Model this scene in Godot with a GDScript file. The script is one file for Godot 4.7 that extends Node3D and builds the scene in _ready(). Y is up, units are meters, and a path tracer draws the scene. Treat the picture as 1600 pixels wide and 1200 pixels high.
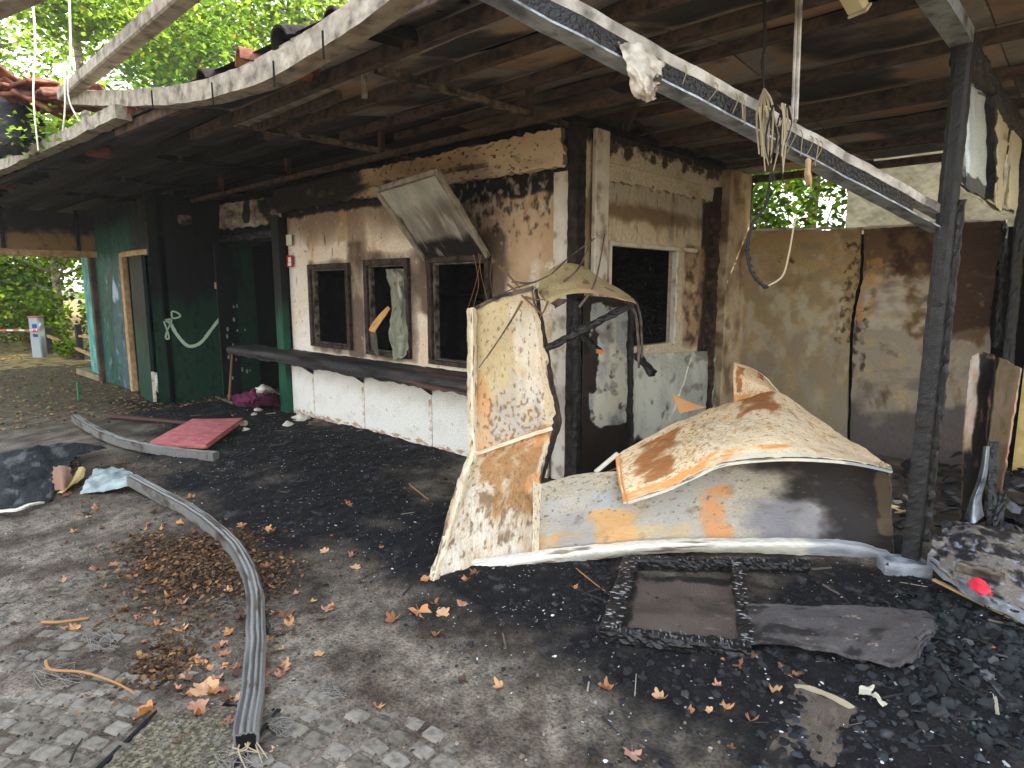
extends Node3D

var rng := RandomNumberGenerator.new()
var M := {}
var names := {}
var fine: FastNoiseLite


# ---------- naming and placing ----------
func numbered(parent: Node, called: String) -> String:
	var key := str(parent.get_instance_id()) + called
	var n: int = names.get(key, 0)
	names[key] = n + 1
	return called if n == 0 else "%s_%03d" % [called, n]


func thing(called: String, label: String, category: String, at := Vector3.ZERO, group := "") -> Node3D:
	var o := Node3D.new()
	o.name = numbered(self, called)
	add_child(o, true)
	o.position = at
	tag(o, label, category, group)
	return o


func tag(o: Node, label := "", category := "", group := "", kind := "") -> void:
	if label: o.set_meta("label", label)
	if category: o.set_meta("category", category)
	if group: o.set_meta("group", group)
	if kind: o.set_meta("kind", kind)


func shape(st: SurfaceTool, smooth := true) -> ArrayMesh:
	st.generate_normals()
	return st.commit()


# a mesh whose points are given in the scene's axes, hung under its thing
func part(called: String, st: SurfaceTool, m: Material, parent: Node3D = self, label := "") -> MeshInstance3D:
	var o := MeshInstance3D.new()
	o.mesh = shape(st)
	o.material_override = m
	o.name = numbered(parent, called)
	parent.add_child(o, true)
	if parent != self:
		var at := Vector3.ZERO
		var q: Node3D = parent
		while q != self:
			at += q.position
			q = q.get_parent()
		o.position = -at
	if label: o.set_meta("label", label)
	return o


func begin(smooth := false) -> SurfaceTool:
	var st := SurfaceTool.new()
	st.begin(Mesh.PRIMITIVE_TRIANGLES)
	st.set_smooth_group(0 if smooth else -1)
	return st


# ---------- shapes ----------
func tri(st: SurfaceTool, a: Vector3, b: Vector3, c: Vector3, ua := Vector2.ZERO, ub := Vector2.ZERO, uc := Vector2.ZERO) -> void:
	st.set_uv(ua); st.add_vertex(a)
	st.set_uv(ub); st.add_vertex(b)
	st.set_uv(uc); st.add_vertex(c)


func quad(st: SurfaceTool, a: Vector3, b: Vector3, c: Vector3, d: Vector3, ua := Vector2(0, 0), ub := Vector2(1, 0), uc := Vector2(1, 1), ud := Vector2(0, 1)) -> void:
	tri(st, a, b, c, ua, ub, uc)
	tri(st, a, c, d, ua, uc, ud)


# box about a centre with bevelled edges
func obox(st: SurfaceTool, c: Vector3, size: Vector3, basis := Basis(), bevel := 0.0) -> void:
	var h := size * 0.5
	var b := minf(bevel, minf(h.x, minf(h.y, h.z)) * 0.6)
	var f := func(x: float, y: float, z: float) -> Vector3: return c + basis * Vector3(x, y, z)
	for axis in 3:
		for s in [-1.0, 1.0]:
			var pts: Array[Vector3] = []
			for k in [[-1, -1], [1, -1], [1, 1], [-1, 1]]:
				var v := Vector3.ZERO
				v[axis] = s * h[axis]
				v[(axis + 1) % 3] = k[0] * (h[(axis + 1) % 3] - b)
				v[(axis + 2) % 3] = k[1] * (h[(axis + 2) % 3] - b)
				pts.append(c + basis * v)
			if s < 0: quad(st, pts[0], pts[1], pts[2], pts[3])
			else: quad(st, pts[3], pts[2], pts[1], pts[0])
	if b <= 0.0: return
	for axis in 3:
		var p := (axis + 1) % 3
		var q := (axis + 2) % 3
		for s in [-1.0, 1.0]:
			for t in [-1.0, 1.0]:
				var e: Array[Vector3] = []
				for k in [[0, -1], [0, 1], [1, 1], [1, -1]]:
					var v := Vector3.ZERO
					v[axis] = k[1] * (h[axis] - b)
					v[p] = s * (h[p] - (b if k[0] == 0 else 0.0))
					v[q] = t * (h[q] - (0.0 if k[0] == 0 else b))
					e.append(c + basis * v)
				if s * t > 0: quad(st, e[0], e[1], e[2], e[3])
				else: quad(st, e[3], e[2], e[1], e[0])


func box(st: SurfaceTool, lo: Vector3, hi: Vector3, bevel := 0.0) -> void:
	obox(st, (lo + hi) * 0.5, (hi - lo).abs(), Basis(), bevel)


func along(d: Vector3, up := Vector3.UP) -> Basis:
	var z := d.normalized()
	if absf(z.dot(up)) > 0.98: up = Vector3.RIGHT
	var x := up.cross(z).normalized()
	return Basis(x, z.cross(x), z)


# square bar between two points: w across, h upwards
func bar(st: SurfaceTool, p: Vector3, q: Vector3, w: float, h: float, bevel := 0.0) -> void:
	obox(st, (p + q) * 0.5, Vector3(w, h, p.distance_to(q)), along(q - p), bevel)


# bar of burnt timber, worn uneven by the fire
func rough_bar(st: SurfaceTool, p: Vector3, q: Vector3, w: float, h: float, amp := 0.012, step := 0.03, seed_at := 1) -> void:
	var b := along(q - p)
	var n := maxi(2, int(p.distance_to(q) / step))
	var ns := FastNoiseLite.new()
	ns.seed = seed_at
	ns.frequency = 6.0
	ns.fractal_octaves = 3
	var ring := 16
	var rows: Array = []
	for i in n + 1:
		var c := p.lerp(q, float(i) / n)
		var row: Array[Vector3] = []
		for k in ring:
			var side := k / 4
			var t := (k % 4) / 4.0 * 2.0 - 1.0
			var xy := [Vector2(t, -1), Vector2(1, t), Vector2(-t, 1), Vector2(-1, -t)][side] as Vector2
			if k % 4 == 0: xy *= 0.9
			var v := c + b * Vector3(xy.x * w * 0.5, xy.y * h * 0.5, 0)
			var d := ns.get_noise_3dv(v * 2.0) * amp + ns.get_noise_3dv(v * 9.0 + Vector3(7, 3, 1)) * amp * 0.7
			row.append(v + b * Vector3(xy.x, xy.y, 0).normalized() * d)
		rows.append(row)
	for i in n:
		for k in ring:
			var k2 := (k + 1) % ring
			quad(st, rows[i][k], rows[i][k2], rows[i + 1][k2], rows[i + 1][k])
	for k in range(1, ring - 1):
		tri(st, rows[0][0], rows[0][k + 1], rows[0][k])
		tri(st, rows[n][0], rows[n][k], rows[n][k + 1])


func tube(st: SurfaceTool, pts: Array, r0: float, r1 := -1.0, sides := 6) -> void:
	if r1 < 0.0: r1 = r0
	var rows: Array = []
	for i in pts.size():
		var d: Vector3 = pts[mini(i + 1, pts.size() - 1)] - pts[maxi(i - 1, 0)]
		var b := along(d)
		var r := lerpf(r0, r1, float(i) / (pts.size() - 1))
		var row: Array[Vector3] = []
		for k in sides:
			var a := TAU * k / sides
			row.append(pts[i] + b * Vector3(cos(a) * r, sin(a) * r, 0))
		rows.append(row)
	for i in pts.size() - 1:
		for k in sides:
			var k2 := (k + 1) % sides
			quad(st, rows[i][k], rows[i][k2], rows[i + 1][k2], rows[i + 1][k])
	for k in range(1, sides - 1):
		tri(st, rows[0][0], rows[0][k + 1], rows[0][k])
		var z: int = pts.size() - 1
		tri(st, rows[z][0], rows[z][k], rows[z][k + 1])


func cat(a: Variant, b: Variant, c: Variant, d: Variant, t: float) -> Variant:
	return (b * 2.0 + (c - a) * t + (a * 2.0 - b * 5.0 + c * 4.0 - d) * t * t + (b * 3.0 - a - c * 3.0 + d) * t * t * t) * 0.5


func curve(pts: Array, n: int) -> Array:
	var out: Array = []
	var m := pts.size() - 1
	for i in n + 1:
		var s := float(i) / n * m
		var k := mini(int(s), m - 1)
		out.append(cat(pts[maxi(k - 1, 0)], pts[k], pts[k + 1], pts[mini(k + 2, m)], s - k))
	return out


# sheet of metal through rows of points: smooth, buckled and as thick as given
func sheet(st: SurfaceTool, rows: Array, nu: int, nv: int, thick := 0.004, buckle := 0.0, scale := 3.0, ragged := 0.0) -> void:
	var cols: Array = []
	for r in rows: cols.append(curve(r, nu))
	var g: Array = []
	for j in nv + 1: g.append([])
	for i in nu + 1:
		var line: Array = []
		for c in cols: line.append(c[i])
		var up := curve(line, nv)
		for j in nv + 1: g[j].append(up[j])
	if ragged > 0.0:
		for i in nu + 1:
			for j in [0, nv]:
				var e: Vector3 = g[j][i] - g[1 if j == 0 else nv - 1][i]
				g[j][i] += e.normalized() * ragged * fine.get_noise_3dv(g[j][i] * 14.0)
		for j in nv + 1:
			for i in [0, nu]:
				var e: Vector3 = g[j][i] - g[j][1 if i == 0 else nu - 1]
				g[j][i] += e.normalized() * ragged * fine.get_noise_3dv(g[j][i] * 14.0)
	var back: Array = []
	for j in nv + 1:
		back.append([])
		for i in nu + 1:
			var du: Vector3 = g[j][mini(i + 1, nu)] - g[j][maxi(i - 1, 0)]
			var dv: Vector3 = g[mini(j + 1, nv)][i] - g[maxi(j - 1, 0)][i]
			var n := du.cross(dv).normalized()
			if buckle > 0.0:
				var p: Vector3 = g[j][i]
				g[j][i] = p + n * buckle * (fine.get_noise_3dv(p * scale) + 0.45 * fine.get_noise_3dv(p * scale * 3.1))
			back[j].append(g[j][i] + n * thick)
	for j in nv:
		for i in nu:
			var ua := Vector2(float(i) / nu, float(j) / nv)
			var ub := Vector2(float(i + 1) / nu, float(j) / nv)
			var uc := Vector2(float(i + 1) / nu, float(j + 1) / nv)
			var ud := Vector2(float(i) / nu, float(j + 1) / nv)
			st.set_smooth_group(1)
			quad(st, g[j][i], g[j][i + 1], g[j + 1][i + 1], g[j + 1][i], ua, ub, uc, ud)
			st.set_smooth_group(2)
			quad(st, back[j][i], back[j + 1][i], back[j + 1][i + 1], back[j][i + 1], ua, ud, uc, ub)
	st.set_smooth_group(-1)
	for i in nu:
		for j in [0, nv]:
			quad(st, g[j][i], back[j][i], back[j][i + 1], g[j][i + 1], Vector2(float(i) / nu, float(j) / nv), Vector2(float(i) / nu, float(j) / nv), Vector2(float(i + 1) / nu, float(j) / nv), Vector2(float(i + 1) / nu, float(j) / nv))
	for j in nv:
		for i in [0, nu]:
			quad(st, g[j][i], g[j + 1][i], back[j + 1][i], back[j][i], Vector2(float(i) / nu, float(j) / nv), Vector2(float(i) / nu, float(j + 1) / nv), Vector2(float(i) / nu, float(j + 1) / nv), Vector2(float(i) / nu, float(j) / nv))


# a closed outline carried along a path; u runs along it, v round the outline
func sweep(st: SurfaceTool, outline: Array, path: Array, up := Vector3.UP, buckle := 0.0) -> void:
	var rows: Array = []
	for i in path.size():
		var d: Vector3 = path[mini(i + 1, path.size() - 1)] - path[maxi(i - 1, 0)]
		var b := along(d, up)
		var row: Array = []
		var c: Vector3 = path[i]
		if buckle > 0.0: c += Vector3(fine.get_noise_3dv(c * 4.0), fine.get_noise_3dv(c * 4.0 + Vector3(9, 2, 5)), fine.get_noise_3dv(c * 4.0 + Vector3(1, 8, 3))) * buckle
		for o in outline: row.append(c + b * Vector3(o.x, o.y, 0))
		rows.append(row)
	var m := outline.size()
	var n := path.size() - 1
	for i in n:
		for k in m:
			var k2 := (k + 1) % m
			quad(st, rows[i][k], rows[i][k2], rows[i + 1][k2], rows[i + 1][k], Vector2(float(i) / n, float(k) / m), Vector2(float(i) / n, float(k + 1) / m), Vector2(float(i + 1) / n, float(k + 1) / m), Vector2(float(i + 1) / n, float(k) / m))
	var flat := PackedVector2Array()
	for o in outline: flat.append(o)
	var ix := Geometry2D.triangulate_polygon(flat)
	for k in range(0, ix.size(), 3):
		tri(st, rows[0][ix[k]], rows[0][ix[k + 1]], rows[0][ix[k + 2]])
		tri(st, rows[n][ix[k]], rows[n][ix[k + 2]], rows[n][ix[k + 1]])


# upright wall from a to b (feet), with openings [left, right, low, high] in metres from a; both faces and the reveals
func wall(st: SurfaceTool, a: Vector3, b: Vector3, low: float, high: float, holes: Array, thick: float) -> void:
	var l := a.distance_to(b)
	var d := (b - a).normalized()
	var n := d.cross(Vector3.UP)
	var us := [0.0, l]
	var vs := [low, high]
	for h in holes:
		us.append_array([h[0], h[1]])
		vs.append_array([h[2], h[3]])
	us.sort()
	vs.sort()
	var at := func(u: float, v: float, k: float) -> Vector3: return a + d * u + Vector3.UP * v - n * k
	for i in us.size() - 1:
		for j in vs.size() - 1:
			var u0: float = us[i]
			var u1: float = us[i + 1]
			var v0: float = vs[j]
			var v1: float = vs[j + 1]
			if u1 - u0 < 1e-4 or v1 - v0 < 1e-4: continue
			var open := false
			for h in holes:
				if (u0 + u1) * 0.5 > h[0] and (u0 + u1) * 0.5 < h[1] and (v0 + v1) * 0.5 > h[2] and (v0 + v1) * 0.5 < h[3]: open = true
			if open: continue
			var uv := func(u: float, v: float) -> Vector2: return Vector2(u / l, (high - v) / (high - low))
			quad(st, at.call(u0, v1, 0.0), at.call(u1, v1, 0.0), at.call(u1, v0, 0.0), at.call(u0, v0, 0.0), uv.call(u0, v1), uv.call(u1, v1), uv.call(u1, v0), uv.call(u0, v0))
			quad(st, at.call(u1, v1, thick), at.call(u0, v1, thick), at.call(u0, v0, thick), at.call(u1, v0, thick), uv.call(u1, v1), uv.call(u0, v1), uv.call(u0, v0), uv.call(u1, v0))
	for h in holes + [[0.0, l, low, high]]:
		var c := [[h[0], h[2]], [h[1], h[2]], [h[1], h[3]], [h[0], h[3]]]
		for k in 4:
			var p: Array = c[k]
			var q: Array = c[(k + 1) % 4]
			quad(st, at.call(p[0], p[1], 0.0), at.call(q[0], q[1], 0.0), at.call(q[0], q[1], thick), at.call(p[0], p[1], thick), Vector2(p[0] / l, (high - p[1]) / (high - low)), Vector2(q[0] / l, (high - q[1]) / (high - low)), Vector2(q[0] / l, (high - q[1]) / (high - low)), Vector2(p[0] / l, (high - p[1]) / (high - low)))


# flat irregular chunk of stone, charcoal or ash
func lump(seed_at: int, flat := 0.6) -> ArrayMesh:
	var r := RandomNumberGenerator.new()
	r.seed = seed_at
	var st := begin()
	var ring := 6
	var top: Array[Vector3] = []
	var low: Array[Vector3] = []
	for k in ring:
		var a := TAU * (k + r.randf_range(-0.3, 0.3)) / ring
		top.append(Vector3(cos(a) * r.randf_range(0.35, 0.7), r.randf_range(0.25, 0.6) * flat, sin(a) * r.randf_range(0.35, 0.7)))
		low.append(Vector3(cos(a) * r.randf_range(0.75, 1.0), r.randf_range(-0.2, 0.05) * flat, sin(a) * r.randf_range(0.75, 1.0)))
	var peak := Vector3(r.randf_range(-0.2, 0.2), r.randf_range(0.55, 0.8) * flat, r.randf_range(-0.2, 0.2))
	for k in ring:
		var k2 := (k + 1) % ring
		tri(st, peak, top[k], top[k2])
		quad(st, top[k], low[k], low[k2], top[k2])
	return shape(st)


# many small pieces nobody could count, as one object
func heap(called: String, label: String, category: String, mesh: Mesh, m: Material, where: Array, tints: Array, parent: Node3D = self) -> void:
	var mm := MultiMesh.new()
	mm.transform_format = MultiMesh.TRANSFORM_3D
	mm.use_colors = true
	mm.mesh = mesh
	mm.instance_count = where.size()
	for i in where.size():
		mm.set_instance_transform(i, where[i])
		mm.set_instance_color(i, tints[i])
	var o := MultiMeshInstance3D.new()
	o.multimesh = mm
	o.material_override = m
	o.name = numbered(parent, called)
	parent.add_child(o, true)
	tag(o, label, category, "", "stuff")


# ---------- textures ----------
func noise(seed_at: int, freq: float, octaves := 4, type := FastNoiseLite.TYPE_SIMPLEX_SMOOTH) -> FastNoiseLite:
	var n := FastNoiseLite.new()
	n.noise_type = type
	n.seed = seed_at
	n.frequency = freq
	n.fractal_octaves = octaves
	return n


# Paint built up in layers. Each layer: [colour, strength, frequency, bias, gain, boxes, x stretch, y stretch, octaves]
# and shows where noise + boxes - bias is above zero; a box is [x0, y0, x1, y1, feather, amount].
func paint(w: int, h: int, base: Color, layers: Array, seed_at: int) -> ImageTexture:
	var n := w * h
	var px := PackedFloat32Array()
	px.resize(n * 3)
	var br := base.r * 255.0
	var bg := base.g * 255.0
	var bb := base.b * 255.0
	var grain := noise(seed_at + 77, 0.23, 3).get_image(w, h).get_data()
	for i in n:
		var g := 0.86 + grain[i] * 0.0011
		px[i * 3] = br * g
		px[i * 3 + 1] = bg * g
		px[i * 3 + 2] = bb * g
	var low_w := 48
	var low_h := 48
	var k := 0
	for layer in layers:
		k += 1
		var col: Color = layer[0]
		var strength: float = layer[1]
		var bias: float = layer[3]
		var sx: float = layer[6] if layer.size() > 6 else 1.0
		var sy: float = layer[7] if layer.size() > 7 else 1.0
		var oct: int = layer[8] if layer.size() > 8 else 5
		var im := noise(seed_at * 31 + k, layer[2], oct).get_image(maxi(8, int(w / sx)), maxi(8, int(h / sy)))
		im.resize(w, h, Image.INTERPOLATE_CUBIC)
		var nd := im.get_data()
		var most := 0.0
		for b in layer[5]: most = maxf(most, b[5])
		var gain: float = layer[4] * (0.55 if layer[5].size() == 0 and layer[3] <= 0.56 else 1.0)
		var squeeze := 0.62 if most >= 0.25 else 0.85
		var md := PackedByteArray()
		var boxes: Array = layer[5]
		if boxes.size():
			md.resize(low_w * low_h)
			for y in low_h:
				for x in low_w:
					var fx := (x + 0.5) / low_w
					var fy := (y + 0.5) / low_h
					var m := 0.0
					for b in boxes:
						var dx := maxf(maxf(b[0] - fx, fx - b[2]), 0.0)
						var dy := maxf(maxf(b[1] - fy, fy - b[3]), 0.0)
						var d: float = sqrt(dx * dx + dy * dy) / b[4]
						if d < 1.0: m = maxf(m, b[5] * (1.0 - d * d * (3.0 - 2.0 * d)))
					md[y * low_w + x] = int(clampf(m, 0.0, 1.0) * 255.0)
			var mi := Image.create_from_data(low_w, low_h, false, Image.FORMAT_L8, md)
			mi.resize(w, h, Image.INTERPOLATE_CUBIC)
			md = mi.get_data()
		else:
			md.resize(n)
		var cr := col.r * 255.0
		var cg := col.g * 255.0
		var cb := col.b * 255.0
		var s := gain / 255.0
		var t := bias * gain - 0.5 * (1.0 - squeeze) * gain
		var sq := squeeze * s
		for i in n:
			var a := nd[i] * sq + md[i] * s - t
			if a > 0.0:
				if a > 1.0: a = 1.0
				a *= strength
				var j := i * 3
				px[j] += (cr - px[j]) * a
				px[j + 1] += (cg - px[j + 1]) * a
				px[j + 2] += (cb - px[j + 2]) * a
	var out := PackedByteArray()
	out.resize(n * 3)
	for i in n * 3: out[i] = int(clampf(px[i], 0.0, 255.0))
	return ImageTexture.create_from_image(Image.create_from_data(w, h, false, Image.FORMAT_RGB8, out))


func ramp(stops: Array) -> Gradient:
	var g := Gradient.new()
	var off := PackedFloat32Array()
	var col := PackedColorArray()
	for s in stops:
		off.append(s[0])
		col.append(s[1])
	g.offsets = off
	g.colors = col
	return g


func cloud(size: int, n: FastNoiseLite, stops: Array) -> NoiseTexture2D:
	var t := NoiseTexture2D.new()
	t.width = size
	t.height = size
	t.seamless = true
	t.noise = n
	t.color_ramp = ramp(stops)
	return t


func bumps(size: int, n: FastNoiseLite, strength: float) -> NoiseTexture2D:
	var t := NoiseTexture2D.new()
	t.width = size
	t.height = size
	t.seamless = true
	t.noise = n
	t.as_normal_map = true
	t.bump_strength = strength
	return t


func skin(tex: Texture2D, rough := 0.85, metal := 0.0, normal: Texture2D = null, tri_scale := 0.0, normal_scale := 1.0) -> StandardMaterial3D:
	var m := StandardMaterial3D.new()
	m.albedo_texture = tex
	m.roughness = rough
	m.metallic = metal
	m.metallic_specular = 0.3
	if normal:
		m.normal_enabled = true
		m.normal_texture = normal
		m.normal_scale = normal_scale
	if tri_scale > 0.0:
		m.uv1_triplanar = true
		m.uv1_world_triplanar = true
		m.uv1_scale = Vector3.ONE * tri_scale
	return m


func c8(r: int, g: int, b: int) -> Color:
	return Color8(r, g, b)


func _ready() -> void:
	rng.seed = 7
	fine = noise(5, 1.0, 3)
	# ---- camera ----
	var cam := Camera3D.new()
	cam.name = "camera"
	cam.fov = 61.93
	cam.near = 0.05
	cam.far = 400.0
	add_child(cam)
	cam.look_at_from_position(Vector3(3.120, 1.600, 4.052), Vector3(0.406, 1.007, 1.175), Vector3.UP)
	cam.current = true
	# ---- sky, exposure ----
	var sm := ProceduralSkyMaterial.new()
	sm.sky_top_color = Color(0.80, 0.86, 0.95)
	sm.sky_horizon_color = Color(0.97, 0.96, 0.93)
	sm.sky_curve = 0.3
	sm.ground_horizon_color = Color(0.45, 0.42, 0.36)
	sm.ground_bottom_color = Color(0.2, 0.18, 0.15)
	sm.sky_energy_multiplier = 1.25
	var env := Environment.new()
	env.background_mode = Environment.BG_SKY
	env.sky = Sky.new()
	env.sky.sky_material = sm
	env.tonemap_mode = Environment.TONE_MAPPER_LINEAR
	env.tonemap_exposure = 2.7
	env.fog_enabled = true   # thin smoky haze
	env.fog_density = 0.001
	env.fog_light_color = Color(0.95, 0.96, 0.95)
	env.sdfgi_enabled = true
	env.ssao_enabled = true
	env.ssil_enabled = true
	var we := WorldEnvironment.new()
	we.name = "world_environment"
	we.environment = env
	add_child(we)
	# ---- sun: high behind the kiosk, a little to the right ----
	var sun := DirectionalLight3D.new()
	sun.name = "sun"
	sun.light_color = Color(1.0, 0.95, 0.86)
	sun.light_energy = 1.6
	sun.light_angular_distance = 0.5
	sun.shadow_enabled = true
	add_child(sun)
	sun.look_at_from_position(Vector3(1.6, 8.0, -6.2), Vector3.ZERO, Vector3.UP)
	materials()
	ground()
	kiosk()
	green_wing()
	roof()
	back_fence()
	right_side()
	far_things()
	trees()
	bent_panel()
	gutters()
	floor_things()
	debris()
	leaves()


func materials() -> void:
	var grainy := bumps(256, noise(3, 0.05, 5), 3.0)
	var cells := noise(9, 0.035, 2, FastNoiseLite.TYPE_CELLULAR)
	cells.cellular_return_type = FastNoiseLite.RETURN_DISTANCE2_SUB
	cells.cellular_jitter = 0.8
	M.grainy = grainy
	# charred timber, cracked into scales
	var char_tex := cloud(512, cells, [[0.0, c8(7, 6, 6)], [0.25, c8(15, 14, 13)], [0.6, c8(30, 28, 28)], [1.0, c8(62, 60, 60)]])
	var cm := skin(char_tex, 0.42, 0.0, bumps(512, cells, 10.0), 2.2, 0.8)
	cm.metallic_specular = 0.45
	M.char = cm
	var pm: StandardMaterial3D = cm.duplicate()
	pm.uv1_scale = Vector3(3.2, 7.0, 3.2)
	pm.normal_scale = 0.6
	M.post_char = pm
	M.soot = skin(cloud(256, noise(12, 0.02, 5), [[0.0, c8(14, 13, 13)], [0.6, c8(26, 24, 23)], [1.0, c8(48, 44, 41)]]), 0.9, 0.0, grainy, 0.9)
	M.rusty_steel = skin(cloud(256, noise(14, 0.03, 5), [[0.1, c8(46, 40, 38)], [0.45, c8(80, 67, 60)], [0.62, c8(100, 82, 70)], [0.9, c8(58, 52, 49)]]), 0.8, 0.15, grainy, 0.8)
	M.dim_steel = skin(cloud(256, noise(15, 0.03, 5), [[0.2, c8(38, 33, 31)], [0.5, c8(92, 82, 72)], [0.75, c8(134, 120, 104)], [0.9, c8(60, 52, 46)]]), 0.7, 0.1, grainy, 0.8)
	M.pale_steel = skin(cloud(256, noise(16, 0.03, 5), [[0.15, c8(96, 92, 86)], [0.45, c8(172, 166, 156)], [0.75, c8(198, 194, 184)], [0.95, c8(120, 112, 102)]]), 0.5, 0.2, grainy, 0.8)
	M.blue_steel = skin(cloud(256, noise(17, 0.03, 5), [[0.1, c8(70, 74, 78)], [0.4, c8(140, 148, 154)], [0.75, c8(170, 177, 182)], [0.95, c8(98, 98, 100)]]), 0.4, 0.45, grainy, 0.8)
	M.gutter = skin(cloud(512, noise(18, 0.02, 6), [[0.08, c8(84, 76, 68)], [0.3, c8(128, 120, 107)], [0.55, c8(150, 141, 126)], [0.8, c8(164, 155, 140)], [0.97, c8(112, 102, 90)]]), 0.65, 0.05, grainy, 0.7)
	M.ground_gutter = skin(cloud(512, noise(19, 0.03, 6), [[0.05, c8(74, 70, 70)], [0.4, c8(112, 108, 110)], [0.65, c8(126, 121, 122)], [0.95, c8(92, 86, 84)]]), 0.5, 0.1, grainy, 0.5, 0.25)
	M.green = skin(paint(256, 256, c8(24, 78, 58), [
		[c8(34, 100, 78), 0.7, 0.02, 0.5, 3.0, [], 1.0, 4.0],
		[c8(14, 16, 14), 0.95, 0.012, 0.9, 3.0, [[0, 0, 1, 0.28, 0.45, 0.95]]],
		[c8(12, 14, 13), 0.8, 0.03, 0.62, 6.0, [], 1.0, 3.0],
	], 21), 0.5, 0.0, grainy, 0.0, 0.4)
	M.dark_green = skin(paint(256, 256, c8(15, 50, 34), [
		[c8(13, 14, 13), 1.0, 0.012, 0.75, 2.6, [[0, 0, 1, 0.3, 0.4, 0.95], [0.85, 0, 1, 0.6, 0.3, 0.5]]],
		[c8(22, 60, 42), 0.6, 0.02, 0.55, 3.0, [], 1.0, 4.0],
		[c8(10, 11, 11), 0.6, 0.04, 0.64, 6.0, []],
	], 22), 0.5, 0.0, grainy, 0.0, 0.4)
	M.teal = skin(cloud(256, noise(23, 0.02, 4), [[0.2, c8(58, 120, 116)], [0.6, c8(88, 158, 150)], [0.9, c8(110, 176, 166)]]), 0.5, 0.0, grainy, 0.6, 0.4)
	M.white_paint = skin(cloud(256, noise(24, 0.03, 5), [[0.15, c8(150, 138, 120)], [0.4, c8(204, 196, 180)], [0.8, c8(214, 208, 194)]]), 0.6, 0.0, grainy, 0.6, 0.5)
	M.bare_wood = skin(cloud(256, noise(25, 0.03, 5), [[0.1, c8(136, 108, 76)], [0.6, c8(164, 134, 96)], [0.95, c8(180, 152, 114)]]), 0.7, 0.0, grainy, 0.9)
	M.concrete = skin(cloud(512, noise(26, 0.012, 6), [[0.1, c8(112, 102, 78)], [0.5, c8(128, 118, 92)], [0.9, c8(142, 132, 104)]]), 0.95, 0.0, grainy, 0.25)
	M.grey_stone = skin(cloud(256, noise(27, 0.03, 6), [[0.2, c8(88, 92, 96)], [0.6, c8(142, 146, 150)], [0.9, c8(166, 168, 170)]]), 0.9, 0.0, grainy, 0.9)
	M.tile = skin(cloud(256, noise(28, 0.03, 5), [[0.2, c8(58, 40, 34)], [0.5, c8(124, 76, 58)], [0.85, c8(150, 102, 82)]]), 0.85, 0.0, grainy, 1.0)
	M.black = skin(cloud(64, noise(29, 0.05, 3), [[0.0, c8(8, 8, 8)], [1.0, c8(18, 17, 16)]]), 0.95, 0.0, null, 0.5)
	var v := StandardMaterial3D.new()   # takes each piece's own colour
	v.vertex_color_use_as_albedo = true
	v.roughness = 0.8
	v.metallic_specular = 0.3
	M.tinted = v
	var lf := StandardMaterial3D.new()
	lf.vertex_color_use_as_albedo = true
	lf.roughness = 0.55
	lf.backlight_enabled = true
	lf.backlight = Color(1.5, 1.7, 0.85)
	M.foliage = lf
	var dl := StandardMaterial3D.new()
	dl.vertex_color_use_as_albedo = true
	dl.roughness = 0.75
	dl.backlight_enabled = true
	dl.backlight = Color(0.3, 0.2, 0.1)
	M.dry_leaf = dl
	M.cord = plain(c8(30, 28, 27), 0.8)
	M.fibre = plain(c8(150, 136, 108), 0.9)
	M.stick = plain(c8(120, 90, 62), 0.85)


func plain(c: Color, rough := 0.7, metal := 0.0) -> StandardMaterial3D:
	var m := StandardMaterial3D.new()
	m.albedo_color = c
	m.roughness = rough
	m.metallic = metal
	m.metallic_specular = 0.35
	return m


# ---------- the ground ----------
var soil := noise(41, 0.9, 5)
var grit := noise(42, 9.0, 3)


func burnt(x: float, z: float) -> float:
	# 1 where ash and charcoal cover the paving
	var d := soil.get_noise_2d(x * 0.9 + 40.0, z * 0.9) * 0.75 + soil.get_noise_2d(x * 3.0, z * 3.0 + 20.0) * 0.3
	var b := 0.0
	b = maxf(b, 1.0 - maxf(0.0, (z - 1.98 + 0.05 * x) / 0.65) - maxf(0.0, (-2.2 - x) * (z - 1.3) * 0.35))            # strip along the kiosk
	b = maxf(b, 1.0 - maxf(0.0, Vector2(x - 2.75, z - 0.9).length() - 0.75) / 0.55)
	b = maxf(b, 1.0 - maxf(0.0, Vector2(x - 2.1, z - 1.75).length() - 0.22) / 0.45)
	b = maxf(b, 1.0 - maxf(0.0, Vector2(x - 2.7, z - 1.9).length() - 0.3) / 0.4)
	b = maxf(b, 0.75 - maxf(0.0, Vector2(x - 1.2, z - 2.0).length() - 0.2) / 0.5)
	b = maxf(b, 0.8 - maxf(0.0, Vector2(x + 0.7, z - 1.75).length() - 0.55) / 0.5)
	b = maxf(b, 0.62 - maxf(0.0, Vector2(x + 0.1, z - 2.35).length() - 0.25) / 0.4)
	if x < -6.6: b *= clampf(1.0 + (x + 6.6) / 2.0, 0.0, 1.0)
	return clampf(b * 1.45 - 0.45 + d * 1.0, 0.0, 1.0)


func dirt(x: float, z: float) -> float:
	# 0 where clean cobbles show, 1 where earth and litter hide them
	var d := soil.get_noise_2d(x * 1.6 - 11.0, z * 1.6 + 7.0)
	var open := clampf(1.25 - Vector2((x - 0.55) * 0.75, z - 3.85).length() / 1.0, 0.0, 1.0)
	open = maxf(open, 0.62 - absf(Vector2(x - 1.3, z - 2.9).length() - 0.1) / 1.3)
	open = maxf(open, 0.7 - Vector2((x + 0.75) * 0.8, z - 3.35).length() / 0.9)
	return clampf(1.06 - open * 0.95 + d * 0.75, 0.0, 1.0)


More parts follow.
